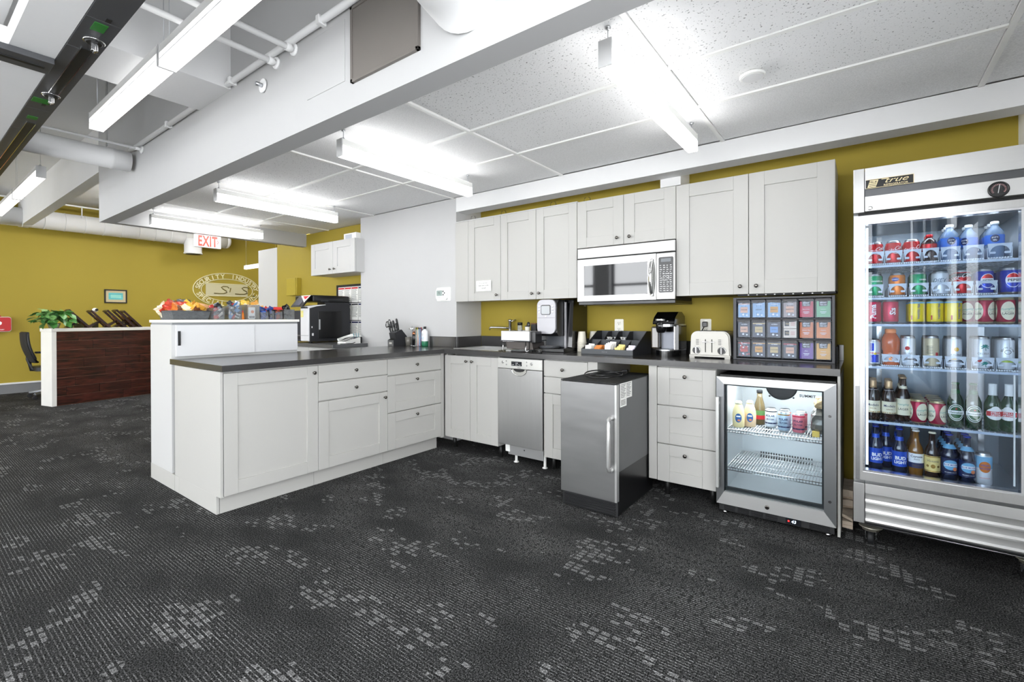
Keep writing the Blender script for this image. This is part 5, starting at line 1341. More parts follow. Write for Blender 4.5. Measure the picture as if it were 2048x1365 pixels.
def bottle_mesh(t, gl, capm, lab, art, neck=None, h=.228, r=.0302, labz=(.045, .105), neckz=(.150, .170), foil=None, squat=False):
    x, y, z = LOC[t]
    bz = .118
    prof = [(r*.8, 0), (r, .004), (r, bz), (r*.97, bz+.012), (r*.80, bz+.030), (.0155, bz+.05), (.0135, bz+.065), (.0122, h-.012), (.0140, h-.010), (.0140, h-.004), (.0125, h-.002)]
    MB().lathe((x, y, z), prof, 24).ob('glass', gl, t)
    MB().lathe((x, y, z+h-.008), [(.0150, 0), (.0155, .002), (.0140, .007), (.011, .0085)], 14).ob('cap', capm, t)
    l = MB().lathe((x, y, z+labz[0]), [(r+.0004, 0), (r+.0004, labz[1]-labz[0])], 28, cap=False).ob('label', lab[0], t)
    if neck:
        rn = lambda hh: .0165 if hh > bz+.045 else .022
        MB().lathe((x, y, z+neckz[0]), [(.0178 if neckz[0]-bz > .042 else .0258, 0), (.0150 if neckz[1]-bz > .048 else .02, neckz[1]-neckz[0])], 20, cap=False).ob('neck_label', neck, t)
    if foil: MB().lathe((x, y, z+foil[0]), [(.0168, 0), (.0150, .02), (.0150, h-foil[0]-.004), (.0155, h-foil[0]), (.010, h-foil[0]+.001)], 18).ob('foil', foil[1], t)
    mb = MB(); W = lambda rr=r+.0008, zz=0., a0=-PI/2: (lambda u, v: (x+rr*math.cos(a0+u/rr), y+rr*math.sin(a0+u/rr), z+zz+v))
    art(mb, W); mb.ob('print', lab[1:], l)
brown = mat('bottle_brown_glass', '2a1408', .08, coat=.5, spec=.8, var=.3); amber = mat('bottle_amber', '8a5a1c', .08, coat=.5, spec=.8, var=.2); greeng = mat('bottle_green_glass', '0f3a20', .08, coat=.5, spec=.8, var=.2)
bluegl = mat('bottle_blue_label_glass', '141c38', .08, coat=.5, spec=.8, var=.2); goldfoil = mat('gold_foil', 'd8b48a', .35, .6); whitefoil = mat('white_foil', 'eceef0', .45)
def b_modelo(t): bottle_mesh(t, brown, goldfoil, [creamc, navy, goldc], lambda mb, W: (mb.text('Modelo', W(zz=.078), .0175, 0, bold=.01), mb.text('ESPECIAL', W(zz=.060), .007, 1, bold=.02), band(mb, W(.0308, 0), -.095, .095, .040, .044, 1, 20)), neck=whitei, labz=(.038, .10), neckz=(.140, .158), foil=(.160, goldfoil), h=.205)
def b_lager(t): bottle_mesh(t, brown, goldfoil, [creamc, teal, blackc], lambda mb, W: (mb.text('Yuengling', W(zz=.088), .0135, 0, shear=.5), mb.text('LAGER', W(zz=.065), .0155, 1, bold=.01)), neck=creamc, neckz=(.168, .182), labz=(.034, .118), h=.228)
def b_hein(t): bottle_mesh(t, greeng, mat('cap_green', '2f6a42', .4, .3), [greeng, whitei, mat('label_green', '1b5a30', .4), redi], lambda mb, W: (oval(mb, W(zz=.074), .032, .040, 0), oval(mb, W(.0313, .074), .029, .037, 1), oval(mb, W(.0316, .074), .026, .032, 0), oval(mb, W(.0319, .074), .023, .029, 1), band(mb, W(.0324, 0), -.034, .034, .066, .083, 0, 10), mb.text('Heineken', W(.0329, .0745), .0135, 1, bold=.02), oval(mb, W(.0325, .092), .004, .004, 2, 5)), neck=mat('label_green'), neckz=(.165, .185), labz=(.05, .052), h=.218)
def b_stella(t): bottle_mesh(t, greeng, whitefoil, [greeng, whitei, redi, whitefoil], lambda mb, W: (oval(mb, W(zz=.082), .036, .028, 0), oval(mb, W(.0313, .098), .018, .020, 0), band(mb, W(.0317, 0), -.034, .034, .072, .094, 1, 10), mb.text('STELLA', W(.0321, .088), .0105, 0, bold=.03), mb.text('ARTOIS', W(.0321, .0775), .0105, 0, bold=.03)), labz=(.05, .052), foil=(.158, whitefoil), h=.222)
def b_bud(t): bottle_mesh(t, bluegl, bluec, [mat('label_blue', '1f4fc0', .35, .2), whitei], lambda mb, W: (mb.text('BUD', W(zz=.078), .0235, 0, bold=.04), mb.text('LIGHT', W(zz=.057), .0195, 0, bold=.04)), neck=mat('label_blue'), neckz=(.165, .185), labz=(.035, .112))
def b_corona(t): bottle_mesh(t, amber, whitei, [whitei, navy, goldc], lambda mb, W: (mb.text('Corona', W(zz=.098), .0165, 0, bold=.02, shear=.1), mb.text('Extra', W(zz=.084), .0105, 0, shear=.2), band(mb, W(.0310, 0), -.097, .097, .040, .066, 0, 20), mb.text('CERVEZA', W(.0314, .052), .008, 1)), labz=(.040, .112))
def b_vic(t): bottle_mesh(t, brown, creamc, [mat('label_straw', 'e6cf86', .45), navy, goldc], lambda mb, W: (mb.text('Victoria', W(zz=.088), .0155, 0, shear=.3), oval(mb, W(zz=.062), .009, .010, 1), oval(mb, W(zz=.062, a0=-PI/2-.7), .006, .006, 1), oval(mb, W(zz=.062, a0=-PI/2+.7), .006, .006, 1), band(mb, W(.0310, 0), -.097, .097, .106, .110, 1, 20), band(mb, W(.0310, 0), -.097, .097, .036, .04, 1, 20)), labz=(.034, .112))
def b_moon(t): bottle_mesh(t, bluegl, bluec, [navy, skyb, whitei, peach], lambda mb, W: (oval(mb, W(zz=.080), .030, .024, 0), band(mb, W(.0313, 0), -.026, .026, .074, .088, 1, 8), mb.text('BLUE MOON', W(.0317, .081), .0095, 2 if False else 3, bold=.02), oval(mb, W(.0318, .062, -PI/2+.5), .009, .009, 2), mb.text('BELGIAN WHITE', W(.0312, .044), .0065, 1)), neck=skyb, neckz=(.158, .178), labz=(.034, .112))
b_moon.__defaults__ = None
def b_moon(t): bottle_mesh(t, bluegl, bluec, [navy, skyb, whitei, peach, bluei], lambda mb, W: (oval(mb, W(zz=.080), .030, .024, 0), band(mb, W(.0313, 0), -.026, .026, .074, .088, 1, 8), mb.text('BLUE MOON', W(.0317, .081), .0095, 3, bold=.02), oval(mb, W(.0318, .062, -PI/2+.5), .009, .009, 2), mb.text('BELGIAN WHITE', W(.0312, .044), .0065, 1)), neck=skyb, neckz=(.158, .178), labz=(.034, .112))
for k_, f_ in (('modelo', b_modelo), ('lagerb', b_lager), ('hein', b_hein), ('stella', b_stella), ('bud', b_bud), ('corona', b_corona), ('vic', b_vic), ('moon', b_moon)): KINDS[k_] = f_
waterm = glass('water_bottle', 'bcd6f2', .8, .05, .72); waterl = mat('water_label_blue', '2a66c4', .4)
def b_water(t):
    x, y, z = LOC[t]
    MB().lathe((x, y, z), [(.030, 0), (.034, .004), (.034, .06), (.032, .064), (.034, .07), (.034, .115), (.030, .135), (.016, .155), (.013, .16), (.013, .168)], 22).ob('bottle', waterm, t)
    MB().lathe((x, y, z+.166), [(.0155, 0), (.0155, .013), (.013, .015)], 14).ob('cap', whitep, t)
    l = MB().lathe((x, y, z+.07), [(.0345, 0), (.0345, .045)], 24, cap=False).ob('label', waterl, t)
    mb = MB(); W = lambda rr, zz: (lambda u, v: (x+rr*math.cos(-PI/2+u/rr), y+rr*math.sin(-PI/2+u/rr), z+zz+v))
    oval(mb, W(.0349, .097), .016, .018, 0); mb.text('pure', W(.0353, .101), .012, 1); mb.text('life', W(.0353, .090), .012, 1); mb.ob('print', [navy, whitei], l)
def b_redcap(t):
    x, y, z = LOC[t]
    MB().lathe((x, y, z), [(.027, 0), (.030, .004), (.030, .05), (.027, .07), (.030, .09), (.026, .11), (.014, .122), (.012, .126)], 20).ob('bottle', mat('cola_dark', '2a0d08', .1, coat=.4, spec=.8), t)
    MB().lathe((x, y, z+.124), [(.0145, 0), (.0145, .015), (.012, .017)], 14).ob('cap', redc, t)
    MB().lathe((x, y, z+.062), [(.0305, 0), (.0305, .03)], 20, cap=False).ob('label', redc, t)
def b_sport(t):
    x, y, z = LOC[t]; om = mat('sport_orange', 'c4561a', .12, coat=.4, var=.15)
    MB().lathe((x, y, z), [(.034, 0), (.037, .004), (.037, .05), (.034, .056), (.034, .075), (.037, .082), (.0385, .12), (.037, .14), (.024, .165), (.021, .170)], 24).ob('bottle', om, t)
    MB().lathe((x, y, z+.169), [(.0215, 0), (.0225, .002), (.0225, .018), (.02, .021)], 18).ob('cap', mat('cap_orange', 'f08a4a', .4), t)
    l = MB().lathe((x, y, z+.022), [(.0376, 0), (.0376, .034)], 24, cap=False).ob('label', mat('label_grey', 'c9ccd6', .4), t)
    mb = MB(); f = lambda u, v: (x+.0380*math.cos(-PI/2+u/.038), y+.038*math.sin(-PI/2+u/.038), z+.039+v)
    mb.prism([(-.008, -.010), (.006, -.010), (-.002, .0), (.010, .0), (-.004, .012), (.0, .002), (-.010, .002)], lambda p, q, u: (f(p, q)[0], f(p, q)[1]-u, f(p, q)[2]), .0, .0004); mb.ob('print', orangec, l)
KINDS.update(water=b_water, redcap=b_redcap, sport=b_sport)
SH = [1.4665, 1.2995, 1.1615, .9415, .6555, .3925]
SN = ('top shelf', 'second shelf', 'third shelf', 'fourth shelf', 'fifth shelf', 'fridge bottom')
ITEMS = [  # shelf, kind, x, front y, rows behind, look, name, rz
 (0, 'coke', 3.151, .045, 3, 'red soda can with white script, leftmost', 'soda_can', -.25), (0, 'coke', 3.224, .045, 3, 'red soda can with white script, second from left', 'soda_can', -.1), (0, 'coke', 3.297, .045, 3, 'red soda can with white script, third from left', 'soda_can', .25),
 (0, 'redcap', 3.365, .05, 2, 'small dark cola bottle with a red cap', 'cola_bottle', 0), (0, 'water', 3.440, .05, 3, 'clear blue-labelled water bottle, left of three', 'water_bottle', .1), (0, 'water', 3.516, .11, 2, 'clear blue-labelled water bottle, middle of three', 'water_bottle', -.6), (0, 'water', 3.600, .07, 3, 'clear blue-labelled water bottle, right of three', 'water_bottle', -.1),
 (1, 'green', 3.149, .045, 3, 'green soda can, leftmost', 'soda_can', .4), (1, 'orange', 3.240, .045, 3, 'orange soda can', 'soda_can', -.3), (1, 'green', 3.322, .045, 3, 'bright green soda can next to the orange one', 'soda_can', .9), (1, 'dr', 3.405, .045, 3, 'silver white soda can', 'soda_can', -.1), (1, 'zero', 3.484, .045, 3, 'red soda can with a black top band', 'soda_can', -.35), (1, 'pepsi', 3.562, .045, 3, 'blue soda can with round logo, left one', 'soda_can', .25), (1, 'pepsi', 3.645, .045, 3, 'blue soda can with round logo, right one', 'soda_can', .25),
 (2, 'sis2', 3.143, .04, 3, 'cherry red tall-lettered can, leftmost', 'soda_can', -.1), (2, 'sis1', 3.213, .04, 3, 'cherry red can lettered Sis', 'soda_can', .2), (2, 'twist', 3.315, .04, 3, 'yellow can, left of three', 'tea_can', .1), (2, 'twist', 3.385, .04, 3, 'yellow can, middle of three', 'tea_can', .3), (2, 'twist', 3.452, .04, 3, 'yellow can, right of three', 'tea_can', .5), (2, 'lager', 3.512, .11, 2, 'red cream-ovalled beer can, left of three', 'beer_can', -.2), (2, 'lager', 3.562, .04, 3, 'red beer can showing its red stripe, middle of three', 'beer_can', 1.0), (2, 'lager', 3.632, .04, 3, 'red cream-ovalled beer can, right of three', 'beer_can', .15),
 (3, 'bull', 3.146, .04, 3, 'slim pale can with blue patches, leftmost', 'energy_can', .1), (3, 'sport', 3.214, .05, 2, 'orange sports drink bottle', 'sports_bottle', 0), (3, 'cel_o', 3.284, .04, 3, 'slim white can with a red mark', 'energy_can', -.2), (3, 'tan', 3.373, .04, 3, 'slim tan can', 'energy_can', .1), (3, 'cel_y', 3.455, .04, 3, 'slim white can with an amber band', 'energy_can', .2), (3, 'palm', 3.552, .04, 3, 'slim white can with green palm leaves', 'energy_can', .1), (3, 'claw', 3.632, .04, 3, 'slim white can with a lime band, rightmost', 'seltzer_can', .1),
 (4, 'modelo', 3.141, .04, 3, 'brown beer bottle with gold foil, leftmost', 'beer_bottle', 0), (4, 'modelo', 3.206, .04, 3, 'brown beer bottle with gold foil, second from left', 'beer_bottle', .1), (4, 'lagerb', 3.264, .06, 3, 'dark beer bottle with a tall cream label', 'beer_bottle', 0), (4, 'lager', 3.324, .05, 4, 'red beer can with a cream oval', 'beer_can', .5), (4, 'lager', 3.394, .04, 4, 'red beer can turned to its red stripe', 'beer_can', 1.0), (4, 'hein', 3.460, .04, 1, 'green round-labelled bottle, left of two', 'beer_bottle', 0), (4, 'hein', 3.523, .04, 1, 'green round-labelled bottle, right of two', 'beer_bottle', .05), (4, 'stella', 3.589, .04, 1, 'green bottle with white foil neck, left of two', 'beer_bottle', .2), (4, 'stella', 3.645, .05, 1, 'green bottle with white foil neck, right of two', 'beer_bottle', -.3),
 (5, 'bud', 3.152, .05, 3, 'blue labelled bottle, leftmost of three', 'beer_bottle', .2), (5, 'bud', 3.196, .115, 3, 'blue labelled bottle, set back middle of three', 'beer_bottle', .1), (5, 'bud', 3.249, .04, 3, 'blue labelled bottle, rightmost of three', 'beer_bottle', .1), (5, 'corona', 3.313, .04, 3, 'amber bottle with a white and navy label', 'beer_bottle', .05), (5, 'vic', 3.375, .03, 1, 'brown bottle with a straw yellow label', 'beer_bottle', 0), (5, 'moon', 3.437, .03, 4, 'navy labelled bottle with pale blue moon, left of two', 'beer_bottle', .1), (5, 'moon', 3.499, .02, 4, 'navy labelled bottle with pale blue moon, right of two', 'beer_bottle', .1), (5, 'seltzer', 3.557, .03, 1, 'slim white can with an orange sun, rightmost', 'seltzer_can', .05)]
protos = {}
for sh, kd, x, y, rows, look, nm, rz in ITEMS:
    step = .0685 if kd not in ('bull',) else .058
    if kd in ('sport',): step = .08
    if nm in ('energy_can', 'seltzer_can') and kd != 'bull': step = .0625
    if nm == 'beer_bottle': step = .064
    for r_ in range(rows):
        lab = '%s, %s' % (look, SN[sh]) if r_ == 0 else '%s, %s, %s' % (look, SN[sh], ('', 'second row', 'third row', 'fourth row')[r_])
        gp = '%s on the %s' % (nm.replace('_', ' ')+'s', SN[sh])
        loc = (x, y+step*r_, SH[sh])
        if kd not in protos:
            t = thing(nm, lab, nm.split('_')[1], loc, gp); KINDS[kd](t); protos[kd] = t; t.rotation_euler = (0, 0, rz)
        else:
            t = dup(protos[kd], loc, lab, rz, gp); t['category'] = nm.split('_')[1]
# ---- clear plastic can pushers at the shelf fronts
orgp = glass('pusher_plastic', 'e4eefb', .7, .15, .30)
def pusher(t, x0, x1, z, h, y):
    n = 12; w = x1-x0; xc = (x0+x1)/2; b = .007
    ay = lambda a: (xc+(w/2-b)*math.cos(a), z+.012+(h-.022)*max(0, math.sin(a))**.7)
    mb = MB()
    A = [ay(PI-PI*i/n) for i in range(n+1)]
    O = []
    for p, q in A:
        O.append((x0 if p < xc-w*.28 else x1 if p > xc+w*.28 else p, z+h if abs(p-xc) < w*.45 else (q if q > z+.013 else z)))
    for i in range(n): mb.prism([O[i], O[i+1], A[i+1], A[i]], lambda p, q, u: (p, u, q), y, y+.003)
    for (a, c) in ((x0+b-.001, x0+w*.33), (x1-w*.33, x1-b+.001)): mb.prism(rrect(a, c, z+.022, z+.032, .004, 3), lambda p, q, u: (p, u, q), y-.001, y+.002)
    mb.ob('front', orgp, t)
    mb = MB().box(x0, x0+.002, y+.003, y+.42, z, z+h*.75).box(x1-.002, x1, y+.003, y+.42, z, z+h*.75)
    mb.ob('side', mat('pusher_side', 'cfdcee', .4) if False else orgp, t)
    mb = MB(); k = 9
    for i in range(k): mb.cyl((x0+w*(i+.5)/k, y+.002, z+.0035), .0035, .02, 'y', 6)
    mb.ob('roller', wirem, t)
PS = [(0, [(3.112, 3.186), (3.188, 3.260), (3.262, 3.333), (3.335, 3.398), (3.402, 3.475), (3.482, 3.555), (3.566, 3.648)], .07, ('first', 'second', 'third', 'fourth', 'fifth', 'sixth', 'seventh')),
      (1, [(3.114, 3.184), (3.203, 3.276), (3.284, 3.360), (3.367, 3.443), (3.447, 3.519), (3.526, 3.600)], .066, ('first', 'second', 'third', 'fourth', 'fifth', 'sixth')),
      (3, [(3.175, 3.252), (3.253, 3.326), (3.336, 3.409), (3.417, 3.495), (3.512, 3.590), (3.594, 3.668)], .062, ('first', 'second', 'third', 'fourth', 'fifth', 'sixth'))]
for sh, L_, h, on in PS:
    for i, (a, b) in enumerate(L_):
        t = thing('can_pusher', 'clear plastic arched can pusher, %s from the left on the %s' % (on[i], SN[sh]), 'pusher', ((a+b)/2, .0, SH[sh]-.0015), 'can pushers on the %s' % SN[sh])
        pusher(t, a, b, SH[sh]-.0012, h, .001)

# ================================================================== FOOD IN THE UNDER-COUNTER COOLER
CS = .512
def mayo(t, col, lab):
    x, y, z = LOC[t]
    MB().lathe((x, y, z), [(.030, 0), (.034, .006), (.035, .08), (.030, .11), (.022, .135), (.018, .142)], 22).ob('jar', col, t)
    MB().lathe((x, y, z+.141), [(.020, 0), (.020, .012), (.014, .02)], 14).ob('cap', mat('cap_pale', 'e8dfc0', .5), t)
    mb = MB(); f = lambda rr: (lambda u, v: (x+rr*math.cos(-PI/2+.15+u/rr), y+rr*math.sin(-PI/2+.15+u/rr), z+.06+v))
    oval(mb, f(.0356), .019, .028, 0); oval(mb, lambda u, v: f(.0360)(u+.003, v-.014), .009, .006, 1); band(mb, f(.0360), -.012, .012, .006, .014, 2, 4)
    mb.ob('label', [lab, peach, whitei], t)
t = thing('mayonnaise_bottle', 'cream squeeze bottle with a blue label, nearest the cooler door handle', 'bottle', (2.475, .10, CS)); mayo(t, mat('cream_sauce', 'ecd9a4', .35, coat=.2), mat('mayo_blue', '2f5f9c', .4))
t = thing('sauce_bottle', 'peach tinted squeeze bottle with a blue label, behind the cream one', 'bottle', (2.530, .155, CS)); mayo(t, mat('peach_sauce', 'e8c7a0', .35, coat=.2), mat('mayo_blue'))
t = thing('juice_bottle', 'dark capped glass juice bottle at the back left of the cooler', 'bottle', (2.568, .26, CS))
MB().lathe((2.568, .26, CS), [(.030, 0), (.033, .005), (.033, .10), (.028, .13), (.016, .17), (.014, .20)], 20).ob('bottle', mat('juice_amber', '6a5a38', .12, coat=.4, var=.2), t)
MB().lathe((2.568, .26, CS+.199), [(.0175, 0), (.0175, .018), (.014, .02)], 14).ob('cap', blackm, t)
mb = MB().lathe((2.568, .26, CS+.035), [(.0335, 0, 0), (.0335, .025, 0), (.0335, .055, 1)], 20, cap=False); mb.ob('label', [redi, mat('label_leaf', '5f8a4a', .5)], t)
def craft(t, body, top, ink_):
    can_mesh(t, [body, ink_, top], lambda mb, W: (mb.text('POLAR', W(zz=.075), .017, 0, bold=.03), mb.text('SELTZER', W(zz=.054), .0125, 0, bold=.02), band(mb, W(.0325+.0003, 0), -.102, .102, .0985, .105, 1, 24), band(mb, W(.0328, 0), -.10, .10, .026, .034, 0, 20)))
for nm_, x, y, b_, tp_, lb in (('seltzer_can', 2.640, .20, silverc, blackc, 'white seltzer can with black print in the cooler'), ('seltzer_can', 2.718, .13, mat('can_dusty_blue', '9fb4c8', .35, .3), goldc, 'gold topped seltzer can in the cooler'), ('seltzer_can', 2.715, .21, mat('can_dusty_blue'), peach, 'seltzer can standing behind the gold topped one'), ('seltzer_can', 2.795, .12, mat('can_dusty_pink', 'c26a78', .35, .3), cherry, 'pink topped seltzer can in the cooler, front'), ('seltzer_can', 2.800, .20, mat('can_dusty_pink'), cherry, 'pink topped seltzer can standing behind the front one')):
    t = thing(nm_, lb, 'can', (x, y, CS), 'cans in the under-counter cooler'); craft(t, b_, tp_, navy)
def crumple(mb, cx, cy, cz, rx, ry, rz, n=14, m=9, amp=.16, mi=0, seed=1):
    rr = random.Random(seed); b = len(mb.v)
    for i in range(m+1):
        th = PI*i/m
        for j in range(n):
            ph = 2*PI*j/n; k = 1+rr.uniform(-amp, amp)
            sx_ = math.copysign(abs(math.cos(ph))**.6, math.cos(ph)); sy_ = math.copysign(abs(math.sin(ph))**.6, math.sin(ph))
            mb.v.append((cx+rx*k*math.sin(th)**.6*sx_, cy+ry*k*math.sin(th)**.6*sy_, cz-rz*math.cos(th)*(1+rr.uniform(-amp, amp)*.3)))
    for i in range(m):
        for j in range(n):
            j2 = (j+1) % n; mb.f.append([b+i*n+j, b+i*n+j2, b+(i+1)*n+j2, b+(i+1)*n+j]); mb.m.append(mi); mb.s.append(False)
    return mb
t = thing('food_bag', 'crumpled clear and brown food bag at the right of the cooler shelf', 'bag', (2.89, .2, CS))
crumple(MB(), 2.895, .17, CS+.082, .042, .09, .080, amp=.14, seed=5).ob('bag', mat('smoke_bag', '6b6864', .18, coat=.5, var=.4, vs=25), t)
crumple(MB(), 2.902, .13, CS+.19, .030, .05, .035, 10, 6, .2, seed=8).ob('bag_top', mat('kraft_top', 'b59b74', .5, var=.2), t)
B(2.865, 2.90, .075, .10, CS, CS+.03).ob('label', mat('tag_yellow', 'd6b85a', .5), t)

# ================================================================== PRINTER CORNER
t = thing('side_worktop', 'grey worktop on a white cabinet carrying the printer, left of the white pier', 'worktop', (-2.0, .1, .9))
B(-2.50, -1.47, -.20, .249, .876, .914).ob('slab', mat('grey_laminate', '5b5c5e', .3, var=.05), t, .003)
B(-2.50, -1.61, .249, .449, .876, .914).ob('slab_rear', mat('grey_laminate'), t)
B(-2.46, -1.50, -.16, .245, .09, .874).ob('cabinet', cabw2, t, .001)
shaker(FY(-.161), -2.46, -1.98, .10, .87, t, m=cabw2); shaker(FY(-.161), -1.98, -1.50, .10, .87, t, m=cabw2)
B(-2.44, -1.52, -.12, .24, 0, .09).ob('plinth', dark, t)
t = thing('printer', 'black and white office printer with a tilted control panel and scanner lid', 'printer', (-2.23, .1, .9145))
pd = mat('printer_dark', '26272b', .4, var=.1); pn = mat('printer_navy', '2b303c', .4, var=.1)
B(-2.44, -2.215, -.145, .24, .93, 1.295).ob('left_tower', pn, t, .008)
B(-2.44, -2.215, -.146, .24, 1.0, 1.004).ob('tower_seam', alum, t)
B(-2.34, -2.22, -.149, -.14, .955, .985).ob('tray_grip', dark, t)
B(-2.435, -2.405, -.1475, -.145, 1.17, 1.215).ob('sticker', mat('sticker_pale', 'cfe0f2', .5), t)
MB().text('bizhub', wtext(-2.34, -.1475, 1.025), .02, bold=.02).ob('lettering', whitei, t)
B(-2.213, -2.035, -.15, .24, .935, 1.345).ob('white_column', mat('printer_white', 'dfdfe2', .4), t, .012)
B(-2.213, -2.035, -.152, -.149, 1.0, 1.003).ob('column_seam', greyp, t)
B(-2.213, -2.034, .0, .40, .935, 1.33).ob('body_rear', pd, t, .004)
PX = FX(-2.034)
MB().prism([(-.138, .93), (.385, .93), (.385, 1.395), (.06, 1.385), (.06, 1.36), (-.05, 1.345), (-.138, 1.318)], lambda p, q, u: (u, p, q), -2.034, -2.022).ob('side_panel', pd, t, .003)
MB().prism([(-.15, 1.318), (-.05, 1.345), (.06, 1.36), (.06, 1.366), (-.055, 1.358), (-.15, 1.345)], lambda p, q, u: (u, p, q), -2.20, -2.021).ob('white_ledge', mat('printer_white'), t)
B(-2.20, -2.036, .06, .385, 1.33, 1.395).ob('bridge', pd, t, .004)
B(-2.42, -2.03, -.10, .39, 1.395, 1.475).ob('scanner_lid', blackp, t, .014)
MB().fbox(FX(-2.03), -.06, .30, 0, .002, 1.425, 1.432).fbox(FX(-2.03), .0, .10, 0, .003, 1.402, 1.415).ob('lid_trim', greyp, t)
B(-2.42, -2.215, .24, .39, .93, 1.295).ob('tower_rear', pn, t, .004)
d_ = MB().fbox(FX(-2.022), -.04, .27, 0, .006, .965, 1.285).ob('side_door', blackp, t, .004)
MB().fbox(FX(-2.016), .05, .15, 0, .002, 1.255, 1.272).ob('latch_pocket', dark, d_)
MB().fbox(FX(-2.016), -.032, -.015, 0, .008, 1.07, 1.19).ob('grip', alum, d_, .002)
MB().fbox(FX(-2.022), -.115, -.095, 0, .003, 1.0, 1.03).ob('side_label', whitei, t)
MB().fbox(FX(-2.022), -.12, -.11, 0, .003, 1.09, 1.11).ob('side_label', whitei, t)
cpn = MB().prism([(-2.325, 1.335), (-2.075, 1.335), (-1.98, 1.468), (-2.24, 1.468)], lambda p, q, u: (p, u+(q-1.375)*.5, q), -.190, -.170).ob('control_panel', blackp, t, .004)
MB().prism([(-2.27, 1.355), (-2.13, 1.355), (-2.09, 1.44), (-2.21, 1.44)], lambda p, q, u: (p, u+(q-1.375)*.5, q), -.193, -.189).ob('touch_screen', mat('screen_dim', '4a4c58', .25, var=.3, vs=40), cpn)
MB().prism([(-2.19, 1.468), (-1.985, 1.468), (-2.06, 1.385)], lambda p, q, u: (p, u+(q-1.375)*.5, q), -.195, -.1935).ob('card', paper, cpn)
MB().prism([(-2.14, 1.46), (-2.01, 1.46), (-2.065, 1.42)], lambda p, q, u: (p, u+(q-1.375)*.5, q), -.1965, -.1952).ob('card_mark', redi, cpn)
for z in (1.235, 1.275): B(-2.20, -2.145, -.1525, -.150, z-.02, z+.018).ob('sticky_note', mat('note_yellow', 'e6dc8a', .7), t)
for x in (-2.40, -2.08):
    for y in (-.1, .35): MB().cyl((x, y, .9143), .02, .017, n=10).ob('foot', dark, t)
t = thing('notice_board', 'black framed board of printed labour notices on the yellow wall behind the printer', 'notice board', (-2.0, .44, 1.25))
F = FY(.449)
mb = MB()
for a in ((-2.372, -2.352, .93, 1.63), (-1.63, -1.612, .93, 1.63), (-2.352, -1.63, 1.61, 1.63), (-2.352, -1.63, .93, .945)): mb.fbox(F, a[0], a[1], 0, .02, a[2], a[3])
mb.ob('frame', dark, t)
MB().fbox(F, -2.352, -1.63, 0, .008, .945, 1.61).ob('backing', greyp, t)
k = 0
for zi, (z0, z1) in enumerate(((1.405, 1.60), (1.18, 1.395), (.955, 1.17))):
    for xi in range(5):
        x0 = -2.345+xi*.143; x1 = x0+.136
        q = MB().fbox(F, x0, x1, .008, .010, z0, z1).ob('notice_sheet', paper, t)
        mb = MB()
        hd = R.choice((0, 1, 2, 2))
        mb.fbox(F, x0+.004, x1-.004, .010, .0104, z1-.028, z1-.008, 1 if zi == 0 and xi < 3 else hd)
        for r_ in range(12): mb.fbox(F, x0+.008, x1-.008-R.uniform(0, .04), .010, .0103, z1-.042-r_*.012, z1-.038-r_*.012, 0)
        mb.ob('print', [greyp, redi, navy], q)
t = thing('desk_phone', 'white desk phone at the edge of the side worktop, by the pier', 'phone', (-1.56, .05, .9145))
MB().prism([(-.02, .9147), (.17, .9147), (.17, .985), (-.02, .935)], lambda p, q, u: (u, p, q), -1.66, -1.50).ob('base', whitep, t, .006)
MB().tube([(-1.645, -.02, .957), (-1.645, .06, .985), (-1.645, .165, 1.005)], [.018, .012, .018], 10).ob('handset', whitep, t)
MB().prism([(.10, .968), (.15, .982), (.15, .986), (.10, .972)], lambda p, q, u: (u, p, q), -1.61, -1.52).ob('screen', mat('screen_dim'), t)
mb = MB()
for i in range(4):
    for j in range(3): mb.box(-1.605+j*.026, -1.588+j*.026, .0+i*.024, .014+i*.024, .9415+i*.0066, .9455+i*.0066)
mb.ob('keys', greyp, t)
MB().tube([(-1.50, .10, .93), (-1.485, .06, .92), (-1.482, .0, .92), (-1.48, -.10, .921)], .004, 6).ob('cord', blackp, t)
t = thing('pen_tray', 'small black tray of pens behind the desk phone', 'pen tray', (-1.62, .2, .9145))
B(-1.72, -1.56, .19, .235, .9147, .985).ob('tray', blackm, t, .003)
for i in range(7): MB().tube([(-1.70+i*.022, .21, .95), (-1.70+i*.022+R.uniform(-.006, .006), .205, 1.02+R.uniform(0, .02))], .0035, 6).ob('pen', mat('pen_teal', '5fb0bd', .4) if i % 2 else whitei, t)
t = thing('yellow_wall_box', 'wall box painted yellow like the wall, left of the printer', 'alarm box', (-3.3, .42, 1.6))
B(-3.53, -3.285, .375, .449, 1.53, 1.775).ob('box', yellowg, t, .004)
B(-3.284, -3.262, .385, .449, 1.53, 1.775).ob('lid_edge', yellowg, t, .002)
MB().cyl((-3.27, .384, 1.66), .012, .012, 'y', 12).ob('lock', yellowg, t)

